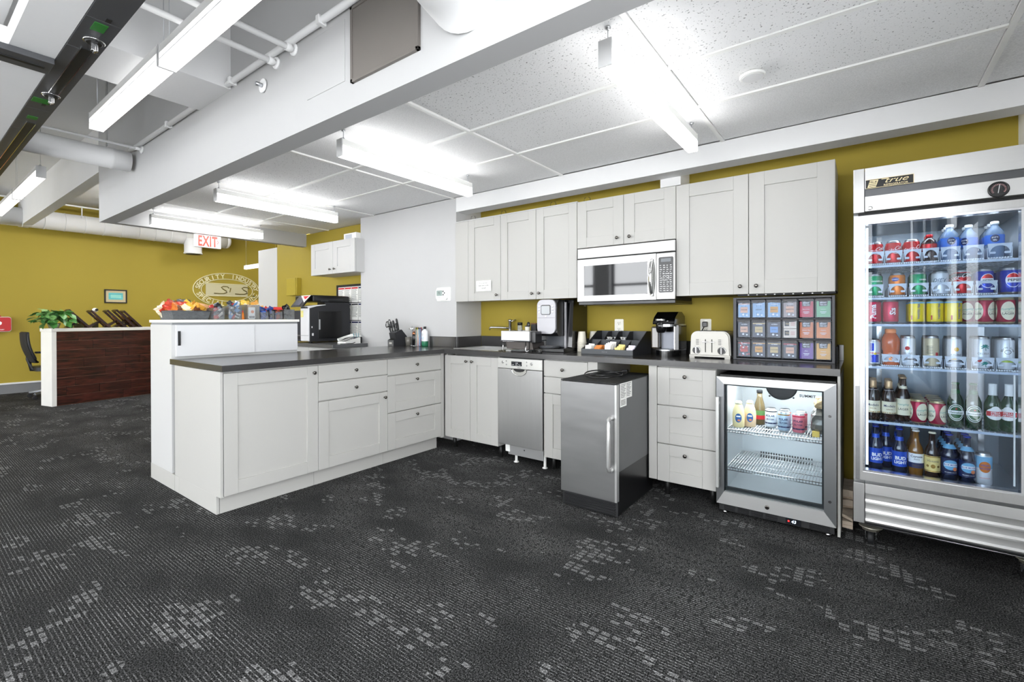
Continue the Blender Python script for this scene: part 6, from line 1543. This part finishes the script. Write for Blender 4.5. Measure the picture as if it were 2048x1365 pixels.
# ================================================================== SNACKS ON THE TALL CABINET
TZ = 1.1905
t = thing('snack_basket', 'long dark woven basket heaped with snack bags on the tall cabinet', 'basket', (-.98, -1.74, TZ))
wv = mat('dark_weave', '55585a', .7, var=.55, vs=38, stretch=(1, 1, 1.6), bump=.9, bs=45)
bx0, bx1, by0, by1, bz = -1.12, -.84, -1.865, -1.615, .062
def wall4(mb, x0, x1, y0, y1, X0, X1, Y0, Y1, z0, z1, th=.006):
    o = [(x0, y0), (x1, y0), (x1, y1), (x0, y1)]; T = [(X0, Y0), (X1, Y0), (X1, Y1), (X0, Y1)]
    cx, cy = (x0+x1)/2, (y0+y1)/2
    sh = lambda p, c=th: (p[0]-math.copysign(c, p[0]-cx), p[1]-math.copysign(c, p[1]-cy))
    for k in range(4):
        k2 = (k+1) % 4
        a, b, c, d = o[k], o[k2], T[k2], T[k]
        vs = [(*a, z0), (*b, z0), (*c, z1), (*d, z1), (*sh(a), z0), (*sh(b), z0), (*sh(c), z1), (*sh(d), z1)]
        mb.add(vs, [(0, 1, 2, 3), (5, 4, 7, 6), (3, 2, 6, 7), (0, 4, 5, 1)])
    return mb
mb = wall4(MB(), bx0+.012, bx1-.012, by0+.015, by1-.015, bx0, bx1, by0, by1, TZ, TZ+bz); mb.box(bx0+.014, bx1-.014, by0+.017, by1-.017, TZ, TZ+.004)
mb.ob('body', wv, t)
mb = MB(); mb.tube([(bx0, by0, TZ+bz), (bx1, by0, TZ+bz), (bx1, by1, TZ+bz), (bx0, by1, TZ+bz)], .005, 6, closed=True); mb.ob('rim', wv, t)
# woven strips stand proud on the two faces one sees
for j in range(5):
    for k in range(14):
        if (j+k) % 2: continue
        y0 = by0+.012+k*.0163; z0 = TZ+.004+j*.0115
        f_ = (z0-TZ)/bz
        x_ = bx1-.012+.012*f_
        B(x_-.001, x_+.002, y0, y0+.0155, z0, z0+.010).ob('weave_strip', wv, t)
def bag(t, cx, cy, cz, w, h, d, rot, m1, m2, tilt=0., seed=0, roll=0.):
    cr_, sr_ = math.cos(roll), math.sin(roll)
    rr = random.Random(seed); n, m = 7, 7; V = []; F_ = []
    ca, sa = math.cos(rot), math.sin(rot)
    for s_ in (1, -1):
        for i in range(m+1):
            for j in range(n+1):
                u, v = j/n*2-1, i/m*2-1
                b = max(0, (1-u*u)*(1-abs(v)**3))**.6*d/2*(1+rr.uniform(-.25, .25))
                x, y, z = u*w/2, s_*b, v*h/2
                x += rr.uniform(-.05, .05)*w; z += rr.uniform(-.05, .05)*h; y += rr.uniform(-.12, .12)*d
                x, z = x*cr_-z*sr_, x*sr_+z*cr_
                y += z*tilt
                V.append((cx+x*ca-y*sa, cy+x*sa+y*ca, cz+z))
    N = (n+1)*(m+1)
    for i in range(m):
        for j in range(n):
            a = i*(n+1)+j; F_.append((a, a+1, a+n+2, a+n+1)); F_.append((N+a+1, N+a, N+a+n+1, N+a+n+2))
    mb = MB().add(V, F_, 0)
    mb.m = [1 if 2 <= (i//2)//n <= 4 and 1 <= (i//2) % n <= 5 else 0 for i in range(len(F_))]
    return mb.ob('wrapper', [m1, m2], t)
bc = [('orange', 'dd7c33'), ('yellow', 'ecc23f'), ('red', 'c6432e'), ('cream', 'efe3c4'), ('lime', 'b7c24a'), ('grey', '6a6c6e'), ('golden', 'e0a23a'), ('peach', 'e8b27c'), ('brown', '7a4a2e'), ('pale blue', '93aebf')]
bm = [(n_, mat('bag_'+h_, h_, .3, coat=.3)) for n_, h_ in bc]
sp = [(-1.06, -1.85, .085, 3), (-.93, -1.835, .105, 2), (-1.02, -1.815, .095, 0), (-.90, -1.80, .085, 0), (-1.06, -1.79, .11, 5), (-.94, -1.775, .095, 2), (-1.05, -1.755, .11, 8), (-.91, -1.75, .10, 1), (-1.0, -1.735, .115, 5), (-.95, -1.715, .09, 6), (-1.05, -1.70, .085, 1), (-.90, -1.69, .08, 6), (-1.0, -1.672, .095, 4), (-.92, -1.655, .085, 7), (-1.04, -1.65, .085, 0), (-.97, -1.632, .085, 7)]
for i, (x, y, dz, c_) in enumerate(sp):
    t = thing('snack_bag', '%s snack bag in the basket, %s' % (bm[c_][0], ('first', 'second', 'third', 'fourth', 'fifth', 'sixth', 'seventh', 'eighth', 'ninth', 'tenth', 'eleventh', 'twelfth', 'thirteenth', 'fourteenth', 'fifteenth', 'sixteenth')[i]+' from the left'), 'snack bag', (x, y, TZ+dz), 'snack bags in the basket')
    bag(t, x, y, TZ+dz-.012, .085, .095, .030, PI/2+R.uniform(-.5, .5), bm[c_][1], bm[R.choice((2, 3, 1, 8))][1], R.uniform(-.9, .9), i, R.uniform(-1.2, 1.2))
def clear_jar(label, y0, y1, h, x0=-.95, x1=-.80):
    t = thing('snack_jar', label, 'container', ((x0+x1)/2, (y0+y1)/2, TZ))
    mb = wall4(MB(), x0, x1, y0, y1, x0, x1, y0, y1, TZ, TZ+h, .002); mb.ob('wall', clearp2, t)
    B(x0, x1, y0, y1, TZ, TZ+.003).ob('base', clearp2, t)
    return t
clearp2 = glass('clear_acrylic', 'f2f4f6', .8, .03, .9)
sets = [('first', -1.612, -1.535, .088, ['2a2c30', '8a8f98', 'b83a34', '3a3e44', 'd9d4cc'], 22), ('second', -1.508, -1.412, .105, ['1f2124', 'b8322c', '5f8fc4', '6a6f78', 'e2ddd6', '30343c'], 30), ('fourth', -1.268, -1.205, .06, ['2c56a8', '3f74c8', '1c2f6a', 'c9d3e4'], 22), ('fifth', -1.195, -1.158, .07, ['2a3f86', 'c23b34', '1b1c22', '4b78be'], 14), ('sixth', -1.152, -1.088, .062, ['23346e', 'c8342c', '8f3b2a', '20242e'], 16), ('seventh', -1.078, -.985, .085, ['141518', '24262a', '3a3d40', '6b6e66', '0f1012'], 22)]
for nm_, y0, y1, h, cs, n in sets:
    clear_jar('clear acrylic box of small wrapped snacks, %s of the row after the basket' % nm_, y0, y1, h)
    for i in range(n):
        c_ = cs[i % len(cs)]
        lay = i/n
        x = R.uniform(-.925, -.825) if i % 2 else -.818-R.uniform(0, .02); y = R.uniform(y0+.018, y1-.018); z = TZ+.016+lay*(h+.012)
        hx = R.uniform(.03, .042)
        t = thing('snack_packet', 'small wrapped snack packet, %s, in the %s clear box' % ({'2a2c30': 'charcoal', '8a8f98': 'silver', 'b83a34': 'red', '3a3e44': 'dark grey', 'd9d4cc': 'pale', '1f2124': 'black', 'b8322c': 'red', '5f8fc4': 'light blue', '6a6f78': 'grey', 'e2ddd6': 'pale', '30343c': 'slate', '2c56a8': 'blue', '3f74c8': 'mid blue', '1c2f6a': 'navy', 'c9d3e4': 'pale', '2a3f86': 'blue', 'c23b34': 'red', '1b1c22': 'black', '4b78be': 'light blue', '23346e': 'navy', 'c8342c': 'red', '8f3b2a': 'brown', '20242e': 'slate', '141518': 'black', '24262a': 'charcoal', '3a3d40': 'grey', '6b6e66': 'khaki', '0f1012': 'jet black'}[c_], nm_), 'snack', (x, y, z), 'snack packets in the %s clear box' % nm_)
        bag(t, x, y, z, .034, hx, .013, PI/2+R.uniform(-.9, .9), mat('wrap_'+c_, c_, .25, coat=.4, var=.5, vs=60), mat('wrap_hi_'+c_, c_, .35, var=.2), R.uniform(-1, 1), i, R.uniform(-1.2, 1.2))
# clear cup with white contents, little orange tube, red lid, golden bags at the back
t = clear_jar('tall clear acrylic cup holding a white printed pouch, third after the basket', -1.372, -1.275, .118)
t = thing('white_pouch', 'white pouch with an orange spot inside the tall clear cup', 'pouch', (-.83, -1.33, TZ))
B(-.835, -.822, -1.35, -1.30, TZ+.004, TZ+.098).ob('pouch', paper, t, .004)
MB().cyl((-.8222, -1.322, TZ+.062), .012, .001, 'x', 16).ob('spot', peach, t)
for k in range(3): B(-.8222, -.8212, -1.345+k*.014, -1.335+k*.014, TZ+.012, TZ+.028).ob('code_block', dark, t)
t = thing('orange_tube', 'small orange sauce tube standing between the second and third clear boxes', 'tube', (-.83, -1.392, TZ))
MB().lathe((-.83, -1.392, TZ), [(.011, 0), (.0125, .004), (.009, .045), (.003, .062)], 14).ob('tube', orangec, t)
MB().lathe((-.83, -1.392, TZ+.058), [(.005, 0), (.005, .012)], 10).ob('tip', redi, t)
t = thing('red_lid', 'red lid lying on top of the sixth clear box', 'lid', (-.87, -1.12, TZ+.075))
B(-.92, -.815, -1.155, -1.085, TZ+.084, TZ+.104).ob('lid', mat('lid_red', 'd43a34', .4), t, .004)
B(-.925, -.81, -1.158, -1.082, TZ+.081, TZ+.085).ob('lid_rim', mat('lid_red'), t)
for i, (x, y, dz) in enumerate(((-1.02, -1.32, .06), (-1.0, -1.26, .065), (-1.03, -1.22, .055), (-1.0, -1.17, .06), (-1.04, -1.28, .11), (-1.02, -1.20, .105))):
    t = thing('snack_bag', 'golden yellow snack bag standing behind the clear boxes, ' + ('first', 'third', 'fourth', 'fifth', 'second', 'topmost')[i]+' of six', 'snack bag', (x, y, TZ+dz), 'golden bags behind the clear boxes')
    bag(t, x, y, TZ+dz, .075, .10, .035, PI/2+R.uniform(-.4, .4), bm[6][1] if i % 2 else bm[1][1], bm[3][1], R.uniform(-.4, .4), 40+i, R.uniform(-.6, .6))

# ================================================================== FAR WALL
wlx = -7.998
gl = mat('logo_cream', 'e6e0b8', .5)
t = thing('wall_logo', 'cream oval company emblem with letters around it on the far yellow wall', 'sign', (-8, 1.40, 1.83))
LY, LZ = 1.42, 1.83
F = FX(-8)
for a, c in ((.665, .365), (.515, .240)): MB().tube([(-7.992, LY+a*math.cos(2*PI*i/72), LZ+c*math.sin(2*PI*i/72)) for i in range(72)], .0085, 5, closed=True).ob('oval_ring', gl, t)
def ring_text(s_, a0, a1, flip):
    n = len(s_)
    for k, ch in enumerate(s_):
        if ch == ' ': continue
        a = a0+(a1-a0)*k/(n-1)
        y, z = LY+.588*math.cos(a), LZ+.300*math.sin(a)
        tx, tz = -.588*math.sin(a), .300*math.cos(a)
        l = math.hypot(tx, tz); tx /= l; tz /= l
        if not flip: tx, tz = -tx, -tz
        nx, nz = -tz, tx
        MB().text(ch, lambda u, v: (-7.985, y+u*tx+v*nx, z+u*tz+v*nz), .125, bold=.03).ob('letter', gl, t)
ring_text('SECURITY INDUSTRY', PI*.955, PI*.045, False)
ring_text('SPECIALISTS INC', PI*1.10, PI*1.90, True)
MB().fbox(F, LY-.43, LY+.41, 0, .012, LZ-.125, LZ+.125).ob('plate', mat('logo_plate', 'c9c2a0', .5), t)
mb = MB()
for z in (-.135, .13): mb.fbox(F, LY-.44, LY+.42, 0, .02, LZ+z, LZ+z+.012)
mb.ob('plate_edge', gl, t)
def S_(y0, w): return [(-7.984, y0+w*p, LZ+q) for p, q in ((1.0, .045), (.86, .075), (.5, .08), (.3, .055), (.45, .02), (.75, -.02), (.8, -.05), (.55, -.075), (.1, -.08), (-.35, -.075))]
mb = MB().tube(S_(LY-.20, .22), .011, 6).tube(S_(LY+.22, .22), .011, 6).tube([(-7.984, LY+.055, LZ+.05), (-7.984, LY+.035, LZ-.04)], .010, 6)
mb.ob('script', mat('script_olive', '6b5f1e', .5), t)
t = thing('framed_picture', 'small black framed picture with a turquoise print on the far wall', 'picture', (-8, -.50, 1.63))
mb = MB()
for a in ((-.665, -.645, 1.50, 1.752), (-.355, -.335, 1.50, 1.752), (-.645, -.355, 1.732, 1.752), (-.645, -.355, 1.50, 1.52)): mb.fbox(F, a[0], a[1], 0, .022, a[2], a[3])
mb.ob('frame', dark, t)
MB().fbox(F, -.645, -.355, 0, .010, 1.52, 1.732).ob('mount', mat('mount_beige', 'c8b892', .7), t)
MB().fbox(F, -.605, -.395, .010, .012, 1.565, 1.69).ob('print', mat('print_turquoise', '5fb8ba', .6, var=.35, vs=14, stretch=(1, .3, 3)), t)
MB().fbox(F, -.575, -.42, .012, .0125, 1.595, 1.655).ob('print_field', mat('print_pale', '8fd0c4', .6, var=.2, vs=20, stretch=(1, .3, 3)), t)
t = thing('first_aid_case', 'red defibrillator case with a white heart hung on the yellow wall at the left edge', 'medical case', (-7.93, -2.0, 1.12))
red_ = mat('case_red', 'b81f24', .4, coat=.2)
MB().prism(rrect(-2.19, -1.85, 1.015, 1.235, .03), lambda p, q, u: (u, p, q), -7.99, -7.88).ob('case', red_, t, .008)
MB().prism(rrect(-2.20, -1.84, 1.005, 1.245, .035), lambda p, q, u: (u, p, q), -7.935, -7.925).ob('seam', mat('seam_white', 'dedad6', .5), t)
MB().prism([(-2.03, 1.07), (-1.955, 1.125), (-1.95, 1.155), (-1.975, 1.175), (-2.005, 1.168), (-2.03, 1.145), (-2.055, 1.168), (-2.085, 1.175), (-2.11, 1.155), (-2.105, 1.125)], lambda p, q, u: (u, p, q), -7.88, -7.878).ob('heart', whitei, t)
MB().prism([(-2.02, 1.14), (-2.05, 1.11), (-2.03, 1.112), (-2.04, 1.085), (-2.005, 1.12), (-2.025, 1.118)], lambda p, q, u: (u, p, q), -7.878, -7.877).ob('bolt', redi, t)
MB().text('AED', lambda u, v: (-7.8785, -2.03+u, 1.205+v), .035, bold=.03).text('HEARTSTART', lambda u, v: (-7.8785, -1.99+u, 1.04+v), .022, bold=.02).ob('lettering', whitei, t)
MB().tube([(-7.90, -2.08, 1.245), (-7.90, -2.06, 1.27), (-7.90, -1.98, 1.27), (-7.90, -1.96, 1.245)], .008, 8).ob('handle', red_, t)

# ================================================================== RECEPTION DESK (turned a little)
dk = thing('reception_desk', 'white framed reception desk clad in dark wood planks at far left', 'desk', (-5.80, -1.706, 0))
D = Vector((-5.80, -1.706, 0))
HT = 1.075
dw = mat('desk_white', 'e9e8e4', .35)
def db(*a): return MB().box(D.x+a[0], D.x+a[1], D.y+a[2], D.y+a[3], a[4], a[5])
db(-.29, 0, 0, .052, 0, HT-.047).ob('end_panel', dw, dk, .002)
db(-.31, .005, -.003, 1.95, HT-.045, HT).ob('top', dw, dk, .002)
db(-.29, 0, 1.88, 1.93, 0, HT-.047).ob('end_panel', dw, dk, .002)
db(-.06, -.0225, .054, 1.878, .0, HT-.047).ob('backing', mat('joint_glint_tan', '8a6450', .6), dk)  # tan backing paints in the light reflected along the plank edges
db(-.88, -.30, .75, 1.9, .70, .73).ob('work_surface', dw, dk)
rows = 8; PH = (HT-.05)/rows
cutsr = [[.30, .85], [.47, 1.35], [.62, .92, 1.5], [.36, 1.08, 1.6], [.62, .88, 1.4], [.26, .76, 1.45], [.16, .55, .95, 1.5], [.85, 1.4]]
for r_ in range(rows):
    z1 = HT-.05-PH*r_; z0 = z1-PH+.005
    c = [.056]+cutsr[r_]+[1.876]
    for k in range(len(c)-1):
        q = db(-.033, -.014+R.uniform(0, .004), c[k]+.002, c[k+1]-.002, max(z0, .004), z1).ob('plank', plank, dk, .001)
dk.rotation_euler = (0, 0, math.atan2(.26, 1.13))
def dpt(dx, dy):
    a = math.atan2(.26, 1.13); return D.x+dx*math.cos(a)-dy*math.sin(a), D.y+dx*math.sin(a)+dy*math.cos(a)
# slanted frames standing on the desk (screens on wooden struts, seen from behind)
for i, (dy, L, rz) in enumerate(((.28, .34, .0), (.53, .33, .0), (.74, .34, .05), (.865, .35, .10), (.945, .33, .12))):
    x, y = dpt(-.15, dy+.20)
    t = thing('slanted_stand', 'dark wooden slanted stand on the reception desk, %s from the plant' % ('first', 'second', 'third', 'fourth', 'fifth')[i], 'stand', (x, y, HT+.002), 'slanted stands on the desk')
    z0 = HT+.002
    a = .72
    ca, sa = math.cos(a), math.sin(a)
    # a hollow frame leaning back towards the plant, top further left (-Y)
    def fr_(p, q, u): return (x+u, y-(q*sa), z0+.012+q*ca+0*p)
    for (u0, u1, q0, q1) in ((-.12, -.10, 0, L), (.10, .12, 0, L), (-.10, .10, 0, .022), (-.10, .10, L-.022, L)):
        pts = [(u0, q0), (u1, q0), (u1, q1), (u0, q1)]
        vs = [(x+u, y-q*sa, z0+.012+q*ca) for u, q in pts]+[(x+u, y-q*sa-.028*ca, z0+.012+q*ca-.028*sa) for u, q in pts]
        MB().add(vs, [(0, 1, 2, 3), (7, 6, 5, 4)]+[(k, 4+k, 4+(k+1) % 4, (k+1) % 4) for k in range(4)]).ob('frame_bar', standw, t)
    vs = [(x+u, y-q*sa-.010*ca, z0+.012+q*ca-.010*sa) for u, q in ((-.10, .022), (.10, .022), (.10, L*.62), (-.10, L*.62))]
    vs2 = [(p[0], p[1]-.006*ca, p[2]-.006*sa) for p in vs]
    MB().add(vs+vs2, [(0, 1, 2, 3), (7, 6, 5, 4)]+[(k, 4+k, 4+(k+1) % 4, (k+1) % 4) for k in range(4)]).ob('panel', mat('stand_panel', '8a5a34', .5, var=.2), t)
    vs = [(x+u, y-L*.42*sa-.02, z0+.012+L*.42*ca-.012) for u in (-.04, .04)]+[(x+u, y-L*.42*sa+.0, z0+.012+L*.42*ca-.03) for u in (.04, -.04)]
    b0 = y-.25
    vs2 = [(x-.05, b0-.012, z0+.012), (x+.05, b0-.012, z0+.012), (x+.05, b0+.03, z0), (x-.05, b0+.03, z0)]
    MB().add(vs+vs2, [(0, 1, 2, 3), (7, 6, 5, 4)]+[(k, 4+k, 4+(k+1) % 4, (k+1) % 4) for k in range(4)]).ob('strut', standw, t)
    MB().box(x-.12, x+.12, y-.02, y+.006, z0, z0+.012).ob('foot', standw, t)
# plant
px, py = dpt(-.16, .09)
t = thing('potted_plant', 'bushy green leafy plant at the left end of the reception desk', 'plant', (px, py, HT))
MB().lathe((px, py, HT+.001), [(.05, 0), (.065, .05), (.07, .07), (.062, .07), (.055, .06)], 18).ob('pot', mat('pot_glass', 'c4c2a4', .25), t)
MB().lathe((px, py, HT+.05), [(.055, 0), (.055, .008)], 16).ob('soil', mat('soil', '3a2a1c', .9, bump=.5), t)
leafm = [mat('leaf_'+h_, h_, .4, var=.25, vs=14) for h_ in ('3f7a34', '5c9a4a', '2f5f2c', '79aa62', '8fb070')]
LV = [(0, 0, 0), (.35, .30, .04), (.38, .62, .02), (0, 1.0, -.12), (-.38, .62, .02), (-.35, .30, .04), (0, .45, -.03)]
leafmesh = []
for m_ in leafm:
    me = bpy.data.meshes.new('leaf'); me.from_pydata(LV, [], [(0, 1, 6), (1, 2, 6), (2, 3, 6), (3, 4, 6), (4, 5, 6), (5, 0, 6)]); me.materials.append(m_); leafmesh.append(me)
mbs = MB()
for i in range(96):
    a = R.uniform(0, 2*PI); el = R.uniform(-.25, 1.2); rr = R.uniform(.06, .19)
    pos = Vector((rr*math.cos(a)*math.cos(el*.6)*1.05, rr*math.sin(a)*math.cos(el*.6)*1.05, .115+.14*math.sin(el)+R.uniform(-.02, .02)))
    o = bpy.data.objects.new('leaf', R.choice(leafmesh)); COL.objects.link(o); o.parent = t
    s_ = R.uniform(.085, .13); o.location = pos; o.scale = (s_, s_, s_); o.rotation_euler = (R.uniform(-1.1, .5), R.uniform(-.5, .5), a-PI/2)
    if i % 2: mbs.tube([(px, py, HT+.06), (px+pos.x*.5, py+pos.y*.5, HT+.10+pos.z*.4), (px+pos.x, py+pos.y, HT+pos.z)], .0022, 5)
for (dy, dz) in ((.16, .20), (.21, .10), (.15, .06)):
    p0 = Vector((0, dy, dz)); mbs.tube([(px, py, HT+.08), (px, py+dy*.6, HT+dz+.05), (px, py+dy, HT+dz)], .0022, 5)
    for k in range(3):
        o = bpy.data.objects.new('leaf', leafmesh[2]); COL.objects.link(o); o.parent = t
        o.location = p0+Vector((R.uniform(-.02, .02), R.uniform(-.03, .03), R.uniform(-.02, .03))); o.scale = (.065,)*3; o.rotation_euler = (-1.0, 0, R.uniform(-1, 1))
mbs.ob('stems', mat('stem_green', '4a6b34', .6), t)
# little camera and olive box behind the stands
x, y = dpt(-.28, .62)
t = thing('desk_camera', 'small white ball camera with a dark lens on a thin stand on the desk', 'camera', (x, y, HT))
MB().sphere((x, y, HT+.265), .036, .036, .032).ob('ball', whitep, t)
MB().cyl((x+.030, y+.012, HT+.268), .020, .010, 'x', 16).ob('lens', blackp, t)
for d_ in (-.02, .02): MB().tube([(x, y+d_, HT+.24), (x, y+d_*1.3, HT+.12), (x, y+d_*.8, HT+.065)], .0022, 6).ob('stem', mat('stem_cream', 'd8cf8a', .5), t)
B(x-.02, x+.02, y-.035, y+.035, HT, HT+.07).ob('base', mat('olive_box', '5d5a2c', .6), t, .003)
x, y = dpt(-.29, .40)
t = thing('olive_box', 'low olive box on the desk behind the second slanted stand', 'box', (x, y, HT))
B(x-.02, x+.02, y-.03, y+.10, HT+.001, HT+.055).ob('box', mat('olive_box'), t, .003)
B(x-.021, x+.021, y-.031, y+.101, HT+.055, HT+.062).ob('lid', mat('olive_box'), t)
t = thing('paper_bin', 'tan paper bin on the carpet behind the end of the reception desk', 'bin', (-6.36, -1.42, 0))
mb = wall4(MB(), -6.44, -6.26, -1.57, -1.39, -6.46, -6.24, -1.59, -1.37, 0, .32, .006); mb.box(-6.44, -6.26, -1.57, -1.39, 0, .006); mb.ob('bin', mat('kraft_tan', 'b58a5a', .7), t)
MB().tube([(-6.46, -1.59, .32), (-6.24, -1.59, .32), (-6.24, -1.37, .32), (-6.46, -1.37, .32)], .006, 6, closed=True).ob('rim', mat('kraft_tan'), t)

# ---- office chair behind the desk
cxx, cyy = -7.02, -1.50
t = thing('office_chair', 'black mesh office chair with grey arms half behind the reception desk', 'chair', (cxx, cyy, 0))
ch = mat('chair_black', '15171c', .5); cg = mat('chair_grey', 'a9adb4', .35, .4)
for k in range(5):
    a = 2*PI*k/5+.35
    ex_, ey_ = cxx+.29*math.cos(a), cyy+.29*math.sin(a)
    MB().tube([(cxx, cyy, .12), (ex_, ey_, .075)], [.028, .017], 8).ob('spoke', cg, t)
    c_ = MB().cyl((ex_, ey_, .045), .008, .035, n=8).ob('caster', blackm, t)
    MB().lathe((ex_-.018, ey_, .028), [(.022, 0), (.028, .004), (.028, .014), (.02, .017), (.02, .019), (.028, .022), (.028, .032), (.022, .036)], 16, axis='x').ob('wheel', blackm, c_)
MB().lathe((cxx, cyy, .11), [(.035, 0), (.032, .10), (.022, .11), (.022, .30)], 14).ob('column', blackm, t)
MB().prism(rrect(cxx-.24, cxx+.24, cyy-.22, cyy+.24, .08), lambda p, q, u: (p, q, u), .42, .48).ob('seat', ch, t, .02)
V = []; 
for i in range(9):
    f = i/8; z = .56+.44*f; yb = cyy-.20-.10*f-.03*math.sin(PI*f)
    for j in range(7):
        u = (j/6-.5)*(.44-.06*abs(f-.4)); V.append((cxx+u, yb-.04*(1-(2*j/6-1)**2), z))
n_ = len(V); V2 = [(p[0], p[1]-.02, p[2]) for p in V]
Fc = [(i*7+j, i*7+j+1, i*7+j+8, i*7+j+7) for i in range(8) for j in range(6)]
Fc2 = [tuple(n_+k for k in f[::-1]) for f in Fc]
MB().add(V+V2, Fc+Fc2, 0, True).ob('backrest_mesh', mat('mesh_black', '1b1e26', .6, bump=.5, bs=300), t)
rim = [V[i*7] for i in range(9)]+[V[8*7+j] for j in range(1, 7)]+[V[i*7+6] for i in range(7, -1, -1)]+[V[j] for j in range(5, 0, -1)]
MB().tube(rim, .016, 8, closed=True).ob('backrest_frame', ch, t)
MB().tube([(cxx, cyy-.02, .42), (cxx, cyy-.24, .44), (cxx, cyy-.27, .60), (cxx, cyy-.27, .75)], [.03, .028, .03, .02], 8).ob('spine', ch, t)
for sd in (-1, 1):
    MB().tube([(cxx+sd*.22, cyy+.02, .43), (cxx+sd*.30, cyy+.0, .50), (cxx+sd*.30, cyy-.02, .66)], [.02, .022, .02], 8).ob('arm_post', cg, t)
    MB().prism(rrect(cyy-.16, cyy+.12, .665, .695, .012), lambda p, q, u: (u, p, q), cxx+sd*.30-.04, cxx+sd*.30+.04).ob('arm_pad', ch, t, .006)

# ---- folded paper stuff squeezed between the end panel and the refrigerator
kb_ = mat('pale_kraft', 'd2c3b0', .8, var=.12, vs=20, bump=.4, bs=40)
for i, (z0, z1, y0, y1, tl) in enumerate(((.14, .185, .24, .50, .0), (.095, .138, .22, .50, .0), (.055, .070, .12, .40, -.28), (.004, .040, .14, .36, -.05))):
    t = thing('folded_paper_bag', 'pale folded paper bag squeezed beside the tall fridge, %s of the pile' % ('topmost', 'second', 'slanting third', 'lowest')[i], 'paper bag', (3.028, .3, z0), 'folded bags beside the fridge')
    n = 8; V = []; rr = random.Random(i)
    for k in range(n+1):
        f = k/n; y = y0+(y1-y0)*f
        for x in (3.004, 3.028, 3.052):
            V.append((x, y, z0+rr.uniform(0, .003)+(f-.3)*tl*.0+max(0, (.5-f))*tl*-.0))
    N = len(V); V += [(p[0], p[1], p[2]+(z1-z0)*(1 if z1-z0 > .02 else 1)+rr.uniform(-.003, .006)) for p in V]
    if tl: V = [(p[0], p[1], p[2]+(3.052-p[0])*abs(tl)*1.2) for p in V]
    Fc = []
    for k in range(n):
        for c in range(2):
            a = k*3+c; Fc += [(a, a+3, a+4, a+1), (N+a, N+a+1, N+a+4, N+a+3)]
    Fc += [(0, 1, N+1, N), (1, 2, N+2, N+1), (3*n, N+3*n, N+3*n+1, 3*n+1), (3*n+1, N+3*n+1, N+3*n+2, 3*n+2)]
    for k in range(n): Fc += [(3*k, N+3*k, N+3*k+3, 3*k+3), (3*k+2, 3*k+5, N+3*k+5, N+3*k+2)]
    MB().add(V, Fc).ob('bag', kb_, t)
    MB().box(3.006, 3.05, y0-.002, y0+.0, z0+(.004 if not tl else .02), z0+.012+(0 if not tl else .01)).ob('folded_edge', mat('kraft_fold', 'b9a48c', .8), t)
